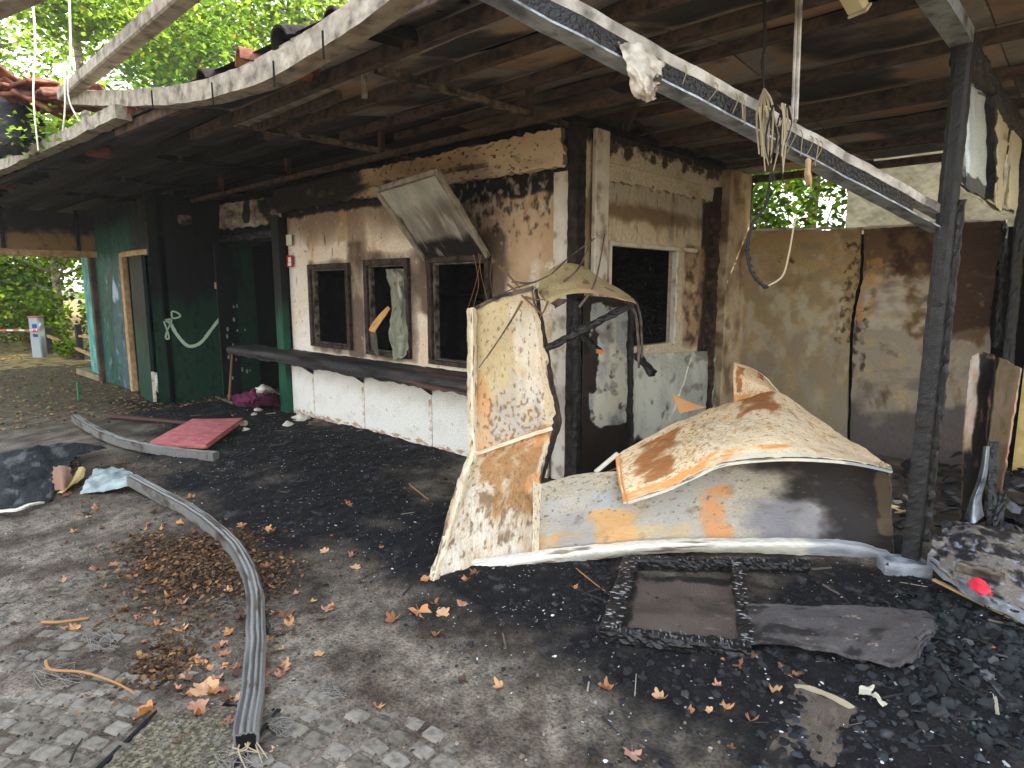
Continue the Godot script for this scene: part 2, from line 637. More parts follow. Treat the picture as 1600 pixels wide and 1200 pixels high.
func height(x: float, z: float) -> float:
	var b := burnt(x, z)
	var y := 0.004 * soil.get_noise_2d(x * 2.0, z * 2.0)
	y += lerpf(0.0, 0.012, smoothstep(0.25, 0.75, dirt(x, z)))
	y += b * (0.012 + 0.02 * soil.get_noise_2d(x * 3.2 + 3.0, z * 3.2) + 0.008 * grit.get_noise_2d(x, z))
	y += 0.003 * grit.get_noise_2d(x * 1.7 + 5.0, z * 1.7)
	var heap_r := Vector2(x - 2.95, z - 0.7).length()
	y += 0.09 * exp(-heap_r * heap_r * 5.0)
	return y


func ground_colour(x: float, z: float) -> Color:
	var b := burnt(x, z)
	var g := grit.get_noise_2d(x * 1.3, z * 1.3)
	var s := soil.get_noise_2d(x * 2.2 + 3.0, z * 2.2 - 8.0)
	var earth := Color(0.080, 0.060, 0.043).lerp(Color(0.245, 0.204, 0.155), clampf(0.5 + s * 1.25 + 0.35 * grit.get_noise_2d(x * 0.35, z * 0.35 + 9.0), 0, 1))
	var litter := clampf(0.95 - Vector2((x + 0.55) * 0.8, z - 2.75).length() / 0.75 + s * 0.7, 0.0, 1.0)
	litter = maxf(litter, clampf(0.75 - Vector2(x - 0.45, (z - 3.25)).length() / 0.3 + s, 0.0, 1.0))
	litter = maxf(litter, clampf(0.85 - Vector2(x - 0.26, (z - 3.25)).length() / 0.24 + s, 0.0, 1.0))
	litter = maxf(litter, clampf(0.9 - Vector2((x + 3.3) * 0.6, (z - 2.7)).length() / 0.8 + s * 0.8, 0.0, 1.0))
	litter = maxf(litter, clampf(0.8 - Vector2(x - 2.35, (z - 1.45)).length() / 0.25 + s * 0.6, 0.0, 1.0))
	var c := earth.lerp(Color(0.034, 0.018, 0.009), litter)
	if x < -5.0: c = c.lerp(Color(0.12, 0.095, 0.055), clampf((-5.0 - x) / 2.5, 0.0, 1.0))
	c = c.lerp(Color(0.011, 0.010, 0.0105), clampf(b * 1.25, 0.0, 1.0))
	var ash := smoothstep(0.42, 0.6, soil.get_noise_2d(x * 4.0 + 30.0, z * 4.0) + 0.35 * g) * b
	c = c.lerp(Color(0.11, 0.11, 0.115), ash * 0.55)
	return c * (1.0 + g * 0.75)


func ground_sheet(x0: float, x1: float, z0: float, z1: float, step: float, drop: float) -> SurfaceTool:
	var st := begin(true)
	var nx := int((x1 - x0) / step)
	var nz := int((z1 - z0) / step)
	for j in nz + 1:
		for i in nx + 1:
			var x := x0 + (x1 - x0) * i / nx
			var z := z0 + (z1 - z0) * j / nz
			st.set_color(ground_colour(x, z))
			st.add_vertex(Vector3(x, height(x, z) - drop, z))
	for j in nz:
		for i in nx:
			var k := j * (nx + 1) + i
			for d in [k, k + 1, k + nx + 2, k, k + nx + 2, k + nx + 1]: st.add_index(d)
	return st


func ground() -> void:
	var gm := StandardMaterial3D.new()
	gm.vertex_color_use_as_albedo = true
	gm.albedo_texture = cloud(512, noise(44, 0.06, 5), [[0.1, c8(150, 148, 146)], [0.5, c8(222, 220, 218)], [0.9, c8(255, 255, 255)]])
	gm.uv1_triplanar = true
	gm.uv1_world_triplanar = true
	gm.uv1_scale = Vector3.ONE * 1.4
	gm.roughness = 0.9
	gm.metallic_specular = 0.3
	gm.normal_enabled = true
	gm.normal_texture = bumps(512, noise(45, 0.09, 5), 5.0)
	gm.normal_scale = 0.9
	var near := part("paving", ground_sheet(-3.4, 3.9, -0.1, 4.6, 0.02, 0.0), gm)
	tag(near, "", "", "", "structure")
	var st := ground_sheet(-13.0, 7.0, -4.0, 9.0, 0.08, 0.03)
	tag(part("paving_around", st, gm), "", "", "", "structure")
	var far := begin(true)
	for j in 40:
		for i in 40:
			var f := func(a: int, b: int) -> Vector3:
				var x := -110.0 + a * 5.0
				var z := -110.0 + b * 5.0
				return Vector3(x, -0.07 + (0.12 * fine.get_noise_2d(x * 0.13, z * 0.13) if x < -13.0 else 0.0), z)
			quad(far, f.call(i, j), f.call(i + 1, j), f.call(i + 1, j + 1), f.call(i, j + 1))
	var fm := skin(cloud(512, noise(46, 0.02, 6), [[0.2, c8(70, 58, 34)], [0.45, c8(118, 100, 62)], [0.6, c8(150, 124, 84)], [0.85, c8(92, 92, 44)]]), 0.95, 0.0, M.grainy, 0.22)
	tag(part("forest_floor", far, fm), "", "", "", "structure")
	# cobbles laid in arcs; each a stone of its own as far as they can be told apart
	var stones: Array[ArrayMesh] = []
	for k in 6:
		var s := begin()
		var r := RandomNumberGenerator.new()
		r.seed = 50 + k
		obox(s, Vector3.ZERO, Vector3(r.randf_range(0.94, 1.0), 1.0, r.randf_range(0.9, 1.0)), Basis(Vector3.UP, r.randf_range(-0.08, 0.08)), 0.14)
		stones.append(shape(s))
	var stone_mats: Array[StandardMaterial3D] = []
	for k in 4:
		var t := 88 + k * 8
		stone_mats.append(skin(cloud(256, noise(60 + k, 0.04, 5), [[0.15, c8(t - 30, t - 36, t - 45)], [0.5, c8(t + 2, t - 5, t - 16)], [0.9, c8(t + 14, t + 6, t - 6)]]), 0.85, 0.0, M.grainy, 1.5))
	var list: Array = []
	var arc := Vector2(1.9, 6.2)
	var rr := 1.4
	while rr < 5.6:
		var pitch := 0.107
		var n := int(rr * TAU / pitch)
		for k in n:
			var a := TAU * (k + 0.5 * (int(rr * 9) % 2)) / n
			var p := arc + Vector2(cos(a), sin(a)) * rr
			if p.x < -2.2 or p.x > 2.9 or p.y < 1.7 or p.y > 4.5: continue
			if burnt(p.x, p.y) > 0.6: continue
			var cover := Vector3(3.120, 1.600, 4.052)
			list.append([dirt(p.x, p.y) + Vector2(p.x - cover.x, p.y - cover.z).length() * 0.16, p, a])
		rr += 0.0845
	list.sort_custom(func(a: Array, b: Array) -> bool: return a[0] < b[0])
	var rest: Array = []
	var tints: Array = []
	for k in list.size():
		var p: Vector2 = list[k][1]
		var b := Basis(Vector3.UP, -list[k][2] + PI / 2 + rng.randf_range(-0.06, 0.06)) * Basis(Vector3.RIGHT, rng.randf_range(-0.03, 0.03)) * Basis.from_scale(Vector3(0.101, 0.05, 0.079) * rng.randf_range(0.95, 1.03))
		var at := Transform3D(b, Vector3(p.x, -0.019 + rng.randf_range(-0.002, 0.003), p.y))
		if k < 300:
			var o := MeshInstance3D.new()
			o.mesh = stones[rng.randi() % 6]
			o.material_override = stone_mats[rng.randi() % 4]
			o.transform = at
			o.name = numbered(near, "cobble")
			near.add_child(o, true)
		else:
			rest.append(at)
			tints.append(Color.WHITE)
	heap("worn_cobbles", "", "", stones[2], stone_mats[1], rest, tints, near)


# ---------- the kiosk ----------
func frame(st: SurfaceTool, x0: float, x1: float, y0: float, y1: float, z: float, w: float, d: float) -> void:
	box(st, Vector3(x0, y1 - w, z), Vector3(x1, y1, z + d), 0.006)
	box(st, Vector3(x0, y0, z), Vector3(x1, y0 + w * 0.7, z + d), 0.006)
	box(st, Vector3(x0, y0 + w * 0.7, z), Vector3(x0 + w, y1 - w, z + d), 0.006)
	box(st, Vector3(x1 - w, y0 + w * 0.7, z), Vector3(x1, y1 - w, z + d), 0.006)


func kiosk() -> void:
	var k := thing("burnt_kiosk", "burnt out kiosk with soot stained cream walls, three serving windows and a charred counter", "kiosk", Vector3(-2.3, 0, -1.5))
	var fine_wall := bumps(512, noise(70, 0.06, 5), 4.0)
	M.fine_wall = fine_wall
	var ft := paint(640, 400, c8(216, 200, 176), [
		[c8(206, 188, 162), 0.7, 0.008, 0.5, 2.4, []],
		[c8(224, 218, 210), 0.8, 0.012, 0.5, 2.0, [[0, 0.2, 0.09, 1, 0.06, 0.4]]],
		[c8(122, 100, 82), 0.8, 0.008, 0.66, 1.6, [[0, 0, 1, 0.13, 0.17, 0.75]], 1.0, 1.5],
		[c8(128, 104, 84), 0.75, 0.01, 0.72, 1.8, [[0.31, 0.1, 0.35, 0.32, 0.05, 0.75], [0.6, 0.12, 0.83, 0.36, 0.08, 0.75], [0.13, 0.1, 0.3, 0.22, 0.08, 0.5]], 1.0, 2.0],
		[c8(172, 142, 106), 0.8, 0.018, 0.66, 6.0, [[0.86, 0.13, 0.95, 0.33, 0.06, 0.45], [0.87, 0.32, 0.93, 0.44, 0.04, 0.28], [0.265, 0.12, 0.285, 0.24, 0.02, 0.32]], 1.0, 2.0],
		[c8(208, 178, 150), 0.55, 0.02, 0.66, 2.4, [[0.79, 0.2, 0.9, 0.34, 0.08, 0.45], [0.555, 0.58, 0.605, 0.7, 0.03, 0.5]]],
		[c8(82, 66, 54), 0.85, 0.014, 0.74, 2.2, [[0.59, 0.28, 0.81, 0.5, 0.045, 0.8], [0.305, 0.26, 0.345, 0.7, 0.03, 0.72], [0.11, 0.33, 0.31, 0.7, 0.02, 0.5], [0.365, 0.31, 0.555, 0.7, 0.025, 0.5]], 1.0, 1.6],
		[c8(28, 24, 22), 1.0, 0.03, 0.76, 3.2, [[0, 0.0, 0.6, 0.115, 0.03, 0.75], [0.6, 0.0, 0.96, 0.14, 0.05, 0.75]]],
		[c8(190, 178, 160), 0.75, 0.07, 0.70, 6.0, [[0.62, 0.12, 0.94, 0.21, 0.04, 0.2]], 1.0, 1.4],
		[c8(44, 37, 33), 0.75, 0.075, 0.72, 4.5, [[0.62, 0.12, 0.96, 0.25, 0.05, 0.2]], 1.0, 1.4],
		[c8(70, 54, 44), 0.7, 0.05, 0.84, 9.0, [[0.05, 0.25, 0.3, 0.4, 0.1, 0.1]], 0.7, 4.0],
	], 71)
	M.front = skin(ft, 0.8, 0.0, fine_wall, 0.0, 0.5)
	var st := begin()
	wall(st, Vector3(-4.58, 0, 0), Vector3(0, 0, 0), 0.0, 2.82, [[0.575, 1.345, 0.94, 1.83], [1.755, 2.425, 0.92, 1.85], [2.835, 3.585, 0.90, 1.85]], 0.06)
	part("front_wall", st, M.front, k)
	# lower panels, each held by two corner plates
	var lower := paint(256, 256, c8(214, 211, 202), [
		[c8(190, 182, 164), 0.6, 0.012, 0.5, 3.0, []],
		[c8(160, 120, 86), 0.8, 0.03, 0.75, 6.0, [[0, 0.9, 1, 1, 0.1, 0.3], [0.95, 0, 1, 1, 0.05, 0.3]]],
		[c8(160, 132, 116), 0.7, 0.03, 0.80, 12.0, []],
		[c8(96, 88, 78), 0.6, 0.02, 0.7, 4.0, [[0, 0, 1, 0.05, 0.12, 0.4]]],
	], 72)
	var lm := skin(lower, 0.55, 0.0, fine_wall, 0.0, 0.25)
	var edges := [-4.56, -4.02, -2.93, -1.75, -0.9, -0.24]
	for i in 5:
		var s := begin()
		sheet(s, [[Vector3(edges[i] + 0.005, 0.70, 0.03), Vector3(edges[i + 1] - 0.005, 0.70, 0.03)], [Vector3(edges[i] + 0.005, 0.0, 0.03), Vector3(edges[i + 1] - 0.005, 0.0, 0.03)]], 10, 8, -0.02, 0.004, 2.0)
		part("lower_panel", s, lm, k)
	for i in [1, 2, 3, 4]:
		var s := begin()
		box(s, Vector3(edges[i] - 0.022, 0.0, 0.036), Vector3(edges[i] + 0.022, 0.70, 0.042), 0.002)
		var strip := part("panel_joint_strip", s, M.white_paint, k)
		var nails := begin()
		for y in 9: obox(nails, Vector3(edges[i], 0.06 + y * 0.075, 0.0435), Vector3(0.008, 0.008, 0.004))
		tag(part("rivets", nails, M.rusty_steel, strip), "", "", "", "stuff")
		var g := begin()
		for sd in [-1.0, 1.0]:
			tri(g, Vector3(edges[i] + sd * 0.006, 0.70, 0.05), Vector3(edges[i] + sd * 0.10, 0.70, 0.20), Vector3(edges[i] + sd * 0.006, 0.56, 0.05))
		bar(g, Vector3(edges[i], 0.56, 0.05), Vector3(edges[i], 0.70, 0.25), 0.02, 0.02)
		part("shelf_bracket", g, M.dim_steel, k)
	# fascia above the windows
	var fas := paint(512, 96, c8(190, 168, 142), [
		[c8(208, 190, 164), 0.8, 0.012, 0.54, 3.0, [[0.8, 0, 1, 1, 0.1, 0.3]]],
		[c8(132, 110, 92), 0.8, 0.012, 0.6, 2.4, [[0, 0, 0.72, 1, 0.15, 0.4]]],
		[c8(34, 29, 26), 1.0, 0.016, 0.68, 3.4, [[0, 0, 0.3, 1, 0.18, 0.6], [0.3, 0.35, 0.75, 0.45, 0.06, 0.3]]],
		[c8(40, 33, 29), 0.85, 0.09, 0.74, 7.0, [[0.3, 0, 0.85, 1, 0.1, 0.1]]],
		[c8(84, 66, 54), 0.8, 0.03, 0.8, 5.0, [[0, 0.5, 0.9, 0.54, 0.04, 0.5]]],
	], 73)
	var fm := skin(fas, 0.8, 0.0, fine_wall, 0.0, 0.6)
	var s1 := begin()
	sheet(s1, [[Vector3(-4.6, 2.79, 0.10), Vector3(-2.3, 2.79, 0.10), Vector3(-0.06, 2.79, 0.10)], [Vector3(-4.6, 2.66, 0.10), Vector3(-2.3, 2.66, 0.10), Vector3(-0.06, 2.66, 0.10)], [Vector3(-4.6, 2.64, 0.075), Vector3(-2.3, 2.64, 0.075), Vector3(-0.06, 2.64, 0.075)], [Vector3(-4.6, 2.52, 0.07), Vector3(-2.3, 2.52, 0.07), Vector3(-0.06, 2.52, 0.07)]], 90, 12, -0.05, 0.012, 3.0, 0.03)
	part("fascia", s1, fm, k)
	# windows
	var wf := skin(cloud(256, noise(74, 0.03, 5), [[0.05, c8(26, 21, 19)], [0.4, c8(52, 42, 37)], [0.7, c8(74, 60, 52)], [0.95, c8(40, 32, 29)]]), 0.7, 0.1, M.grainy, 1.0)
	for w in [[-4.06, -3.18, 0.90, 1.88], [-2.88, -2.10, 0.88, 1.90], [-1.80, -0.94, 0.86, 1.90]]:
		var f := begin()
		frame(f, w[0], w[1], w[2], w[3], 0.004, 0.062, 0.045)
		var fr := part("window_frame", f, wf, k)
		var inner := begin()
		frame(inner, w[0] + 0.064, w[1] - 0.064, w[2] + 0.046, w[3] - 0.064, -0.05, 0.014, 0.07)
		part("window_rebate", inner, M.dim_steel, fr)
	# the torn cover still hanging in the second window
	var cv := paint(96, 192, c8(128, 130, 112), [
		[c8(92, 94, 82), 0.8, 0.03, 0.5, 4.0, [], 1.0, 4.0],
		[c8(60, 54, 44), 0.8, 0.03, 0.66, 7.0, [[0.5, 0, 1, 0.3, 0.2, 0.25]]],
		[c8(168, 168, 150), 0.6, 0.03, 0.62, 5.0, [], 1.0, 5.0],
	], 75)
	var cs := begin()
	sheet(cs, [[Vector3(-2.502, 1.792, 0.030), Vector3(-2.287, 1.793, 0.050), Vector3(-2.102, 1.784, 0.030)], [Vector3(-2.422, 1.600, 0.030), Vector3(-2.212, 1.613, 0.080), Vector3(-2.120, 1.600, 0.030)], [Vector3(-2.373, 1.337, 0.050), Vector3(-2.174, 1.363, 0.100), Vector3(-2.127, 1.343, 0.040)], [Vector3(-2.425, 1.136, 0.060), Vector3(-2.204, 1.161, 0.100), Vector3(-2.111, 1.150, 0.050)], [Vector3(-2.360, 0.973, 0.080), Vector3(-2.163, 1.008, 0.120), Vector3(-2.115, 0.994, 0.060)], [Vector3(-2.316, 0.864, 0.100), Vector3(-2.176, 0.891, 0.130), Vector3(-2.124, 0.917, 0.080)]], 16, 30, 0.003, 0.03, 4.0)
	part("torn_window_cover", cs, skin(cv, 0.45, 0.15, fine_wall, 0.0, 0.4), k, "crumpled grey green metal cover hanging in the second window")
	cs = begin()
	sheet(cs, [[Vector3(-2.423, 1.416, 0.060), Vector3(-2.407, 1.389, 0.040)], [Vector3(-2.530, 1.321, 0.100), Vector3(-2.492, 1.268, 0.080)], [Vector3(-2.654, 1.183, 0.140), Vector3(-2.580, 1.145, 0.120)], [Vector3(-2.630, 1.131, 0.150), Vector3(-2.543, 1.127, 0.130)], [Vector3(-2.617, 0.995, 0.140), Vector3(-2.541, 1.012, 0.120)], [Vector3(-2.557, 0.876, 0.130), Vector3(-2.535, 0.890, 0.120)]], 4, 24, 0.003, 0.008, 6.0)
	part("peeled_strip", cs, skin(paint(48, 96, c8(196, 150, 92), [[c8(70, 66, 62), 1.0, 0.02, 0.7, 8.0, [[0, 0.6, 1, 1, 0.1, 0.9]]], [c8(150, 104, 60), 0.7, 0.05, 0.5, 4.0, []]], 76), 0.7), k, "curled ochre strip torn from the window cover")
	# the raised shutter of the third window
	var sh := paint(192, 256, c8(200, 198, 186), [
		[c8(150, 158, 148), 0.6, 0.02, 0.54, 2.4, [[0, 0.2, 0.6, 0.6, 0.3, 0.3]], 1.0, 3.0],
		[c8(112, 100, 88), 0.8, 0.015, 0.56, 2.4, [[0.2, 0.5, 1, 0.8, 0.3, 0.3]], 1.0, 4.0],
		[c8(44, 39, 36), 1.0, 0.015, 0.72, 2.6, [[0, 0.88, 1, 1, 0.22, 0.85], [0, 0.5, 0.03, 1, 0.12, 0.6]], 1.0, 2.0],
		[c8(206, 204, 190), 0.7, 0.03, 0.66, 5.0, [], 1.0, 6.0],
	], 77)
	var a0 := Vector3(-1.790, 2.488, 0.603)
	var a1 := Vector3(-0.930, 2.543, 0.631)
	var b0 := Vector3(-1.79, 1.90, 0.06)
	var b1 := Vector3(-0.93, 1.90, 0.06)
	var ss := begin()
	sheet(ss, [[a0, a1], [a0.lerp(b0, 0.5) + Vector3(0, 0.015, 0), a1.lerp(b1, 0.5) + Vector3(0, 0.03, 0)], [b0, b1]], 20, 24, -0.02, 0.012, 3.0)
	var shutter := part("awning_shutter", ss, skin(sh, 0.45, 0.25, fine_wall, 0.0, 0.3), k, "propped up metal shutter over the third window, sooty at its hinge")
	var sb := begin()
	var inset := Vector3(0.0, -0.03, 0.0)
	bar(sb, a0 + inset, b0 + inset, 0.05, 0.045, 0.008)
	bar(sb, a1 + inset, b1 + inset, 0.05, 0.045, 0.008)
	bar(sb, a0 + inset, a1 + inset, 0.05, 0.045, 0.008)
	part("shutter_rim", sb, M.gutter, shutter)
	flakes(k)
	# counter
	var ct := paint(512, 128, c8(52, 50, 49), [
		[c8(92, 90, 88), 0.7, 0.02, 0.55, 4.0, [], 4.0, 1.0],
		[c8(20, 18, 17), 0.9, 0.03, 0.6, 6.0, [], 3.0, 1.0],
		[c8(120, 84, 70), 0.8, 0.03, 0.68, 5.0, [[0.8, 0, 1, 1, 0.2, 0.3]], 3.0, 1.0],
	], 78)
	var cst := begin()
	sheet(cst, [[Vector3(-5.62, 0.80, 0.0), Vector3(-2.8, 0.80, 0.0), Vector3(-0.25, 0.80, 0.0)], [Vector3(-5.62, 0.80, 0.37), Vector3(-2.8, 0.80, 0.39), Vector3(-0.25, 0.80, 0.38)], [Vector3(-5.62, 0.72, 0.38), Vector3(-2.8, 0.71, 0.40), Vector3(-0.25, 0.70, 0.39)]], 80, 14, -0.02, 0.010, 5.0, 0.01)
	part("counter_shelf", cst, skin(ct, 0.65, 0.0, fine_wall, 0.0, 0.7), k)
	# corner: charred post, pale post, cream end strip
	var cp := begin()
	rough_bar(cp, Vector3(0.0, 0, 0.02), Vector3(0.0, 2.83, 0.02), 0.12, 0.10, 0.006, 0.04, 3)
	part("charred_corner_post", cp, skin(cloud(256, noise(86, 0.03, 5), [[0.1, c8(14, 12, 11)], [0.5, c8(34, 28, 24)], [0.9, c8(66, 54, 46)]]), 0.7, 0.0, M.grainy, 1.2), k)
	var wp := begin()
	box(wp, Vector3(0.02, 1.2, -0.32), Vector3(0.065, 2.82, -0.14), 0.008)
	part("pale_post", wp, M.white_paint, k)
	var es := begin()
	box(es, Vector3(-0.235, 0.0, 0.004), Vector3(-0.065, 2.5, 0.018), 0.004)
	part("corner_strip", es, M.white_paint, k)
	# right wall
	var rt := paint(384, 384, c8(194, 180, 152), [
		[c8(212, 200, 172), 0.8, 0.012, 0.52, 2.5, [[0.1, 0.24, 0.65, 0.31, 0.06, 0.45]]],
		[c8(158, 144, 120), 0.7, 0.01, 0.5, 2.4, [], 1.0, 1.6],
		[c8(172, 164, 146), 0.85, 0.016, 0.6, 5.0, [[0.08, 0.04, 0.8, 0.18, 0.04, 0.4]], 1.0, 2.0],
		[c8(112, 90, 64), 0.8, 0.016, 0.68, 2.6, [[0.0, 0.195, 0.7, 0.222, 0.03, 0.55], [0.0, 0.25, 0.12, 0.9, 0.06, 0.45]], 1.0, 1.4],
		[c8(52, 40, 32), 1.0, 0.016, 0.68, 3.5, [[0.72, 0.08, 0.78, 0.9, 0.04, 0.7]], 0.8, 4.0],
		[c8(158, 128, 98), 0.85, 0.02, 0.64, 4.0, [[0.6, 0.3, 0.7, 0.62, 0.04, 0.45]]],
		[c8(64, 50, 40), 0.85, 0.04, 0.74, 4.0, [[0.6, 0.3, 0.71, 0.62, 0.03, 0.26]]],
		[c8(30, 27, 25), 0.9, 0.04, 0.74, 4.0, [[0, 0, 1, 0.015, 0.03, 0.6]], 0.6, 3.0],
		[c8(120, 104, 84), 0.7, 0.06, 0.72, 6.0, [[0.05, 0.05, 0.8, 0.25, 0.05, 0.08]], 0.7, 3.0],
	], 79)
	M.right = skin(rt, 0.8, 0.0, fine_wall, 0.0, 0.6)
	st = begin()
	wall(st, Vector3(0, 0, 0), Vector3(0, 0, -2.9), 0.0, 2.82, [[0.42, 1.52, 1.08, 1.95]], 0.07)
	part("right_wall", st, M.right, k)
	var band := begin()
	sheet(band, [[Vector3(0.05, 2.74, -0.32), Vector3(0.05, 2.74, -1.3), Vector3(0.05, 2.74, -2.25)], [Vector3(0.05, 2.60, -0.32), Vector3(0.05, 2.60, -1.3), Vector3(0.05, 2.60, -2.25)], [Vector3(0.03, 2.585, -0.32), Vector3(0.03, 2.585, -1.3), Vector3(0.03, 2.585, -2.25)], [Vector3(0.03, 2.46, -0.32), Vector3(0.03, 2.46, -1.3), Vector3(0.03, 2.46, -2.25)]], 50, 12, 0.04, 0.012, 3.0, 0.05)
	var bt := paint(256, 64, c8(196, 186, 164), [[c8(150, 136, 112), 0.7, 0.02, 0.5, 4.0, []], [c8(60, 50, 42), 0.9, 0.04, 0.72, 8.0, [[0, 0, 1, 0.1, 0.2, 0.3], [0, 0.46, 1, 0.5, 0.06, 0.2]]]], 80)
	part("side_fascia", band, skin(bt, 0.8, 0.0, fine_wall, 0.0, 0.6), k)
	var wr := begin()
	for b in [[-0.40, -0.435, 1.06, 1.97], [-1.50, -1.535, 1.06, 1.97]]:
		box(wr, Vector3(-0.03, b[2], b[1]), Vector3(0.03, b[3], b[0]), 0.006)
	box(wr, Vector3(-0.03, 1.945, -1.9), Vector3(0.035, 1.985, -0.40), 0.006)
	part("side_window_frame", wr, M.white_paint, k)
	var lp := begin()
	sheet(lp, [[Vector3(0.035, 1.02, -0.75), Vector3(0.035, 0.98, -1.6), Vector3(0.035, 0.93, -2.55)], [Vector3(0.05, 0.5, -0.75), Vector3(0.06, 0.5, -1.6), Vector3(0.04, 0.5, -2.55)], [Vector3(0.035, 0.02, -0.75), Vector3(0.035, 0.02, -1.6), Vector3(0.035, 0.02, -2.55)]], 30, 20, -0.006, 0.02, 2.0, 0.01)
	var lt := paint(256, 192, c8(176, 178, 168), [[c8(206, 206, 192), 0.8, 0.02, 0.5, 4.0, [[0.1, 0.3, 0.4, 0.7, 0.2, 0.3]], 1.0, 3.0], [c8(120, 116, 106), 0.8, 0.02, 0.6, 6.0, [[0.7, 0.0, 0.85, 0.1, 0.08, 0.4], [0.9, 0.2, 1, 0.6, 0.1, 0.4]]], [c8(30, 26, 23), 1.0, 0.02, 0.7, 5.0, [[0, 0.85, 1, 1, 0.2, 0.7]]]], 81)
	part("sill_panel", lp, skin(lt, 0.5, 0.1, fine_wall, 0.0, 0.3), k)
	var ep := begin()
	box(ep, Vector3(-0.02, 0, -2.9), Vector3(0.11, 2.80, -2.40), 0.01)
	var ept := skin(cloud(256, noise(82, 0.015, 6), [[0.2, c8(120, 100, 76)], [0.45, c8(172, 152, 120)], [0.7, c8(190, 174, 144)], [0.9, c8(140, 116, 88)]]), 0.8, 0.0, M.grainy, 0.5)
	part("end_pilaster", ep, ept, k)
	var cd := begin()
	rough_bar(cd, Vector3(0.03, 0, -2.22), Vector3(0.03, 2.6, -2.22), 0.07, 0.12, 0.02, 0.04, 5)
	part("charred_side_stud", cd, skin(cloud(256, noise(83, 0.03, 5), [[0.2, c8(22, 18, 16)], [0.55, c8(58, 42, 32)], [0.85, c8(104, 80, 60)]]), 0.85, 0.0, M.grainy, 1.0), k)
	# inside: soot black room
	var room := begin()
	box(room, Vector3(-4.7, 0, -3.0), Vector3(0, 2.85, -2.92))
	box(room, Vector3(-4.75, 0, -2.92), Vector3(-4.69, 2.85, -0.07))
	box(room, Vector3(-4.69, 2.86, -2.92), Vector3(-0.08, 2.92, -0.07))
	part("inner_walls", room, M.soot, k)
	var inside := begin()
	box(inside, Vector3(-4.6, 1.45, -2.9), Vector3(-2.6, 1.5, -2.5), 0.01)
	part("burnt_shelf", inside, M.soot, k)
	inside = begin()
	box(inside, Vector3(-5.883, 0.507, -1.200), Vector3(-5.612, 1.886, -1.150), 0.01)
	part("burnt_upright", inside, M.soot, k)
	inside = begin()
	box(inside, Vector3(-5.766, 1.483, -1.200), Vector3(-4.993, 1.582, -1.150), 0.01)
	part("burnt_board", inside, M.dim_steel, k)
	inside = begin()
	tube(inside, [Vector3(-0.7, 0.0, -1.3), Vector3(-0.7, 2.8, -1.3)], 0.012)
	part("hanging_rod", inside, M.dim_steel, k)


func flakes(k: Node3D) -> void:
	# paint lifting off the walls in little curls
	var r := RandomNumberGenerator.new()
	r.seed = 640
	var st := begin(true)
	for i in 4:
		for j in 3:
			var p := func(a: int, b: int) -> Vector3:
				var u := a / 4.0 - 0.5
				var v := b / 3.0
				return Vector3(u * (1.0 - 0.5 * v * v), -v, 0.05 + 0.75 * v * v + 0.25 * u * u)
			quad(st, p.call(i, j), p.call(i + 1, j), p.call(i + 1, j + 1), p.call(i, j + 1))
	var curl := shape(st)
	var where: Array = []
	var tints: Array = []
	for i in 620:
		var on_side := i % 3 == 0
		var u := r.randf()
		var at := Vector3.ZERO
		var b := Basis(Vector3(0, 0, 1), r.randf_range(-2.6, 2.6))
		var dark := r.randf() < 0.4
		if on_side:
			at = Vector3(0.004, r.randf_range(2.0, 2.46) if r.randf() < 0.7 else r.randf_range(1.2, 2.0), r.randf_range(-2.1, -0.3))
			if at.y < 1.97 and at.z > -1.62: continue
			b = Basis(Vector3.UP, PI / 2) * b
		else:
			at = Vector3(r.randf_range(-1.05, -0.25), r.randf_range(1.95, 2.5), 0.003)
			if r.randf() < 0.35: at = Vector3(r.randf_range(-4.5, -1.9), r.randf_range(2.05, 2.5), 0.003)
			if at.x < -1.7 and at.y < 2.2 and r.randf() < 0.6: continue
		var s := r.randf_range(0.012, 0.045)
		where.append(Transform3D(b * Basis.from_scale(Vector3(s * r.randf_range(0.5, 1.2), s, s * r.randf_range(0.3, 1.0))), at))
		tints.append(Color(0.05, 0.042, 0.036) * r.randf_range(0.5, 1.5) if dark else Color(0.46, 0.38, 0.29) * r.randf_range(0.6, 1.15))
	heap("peeling_paint", "", "", curl, M.tinted, where, tints, k)


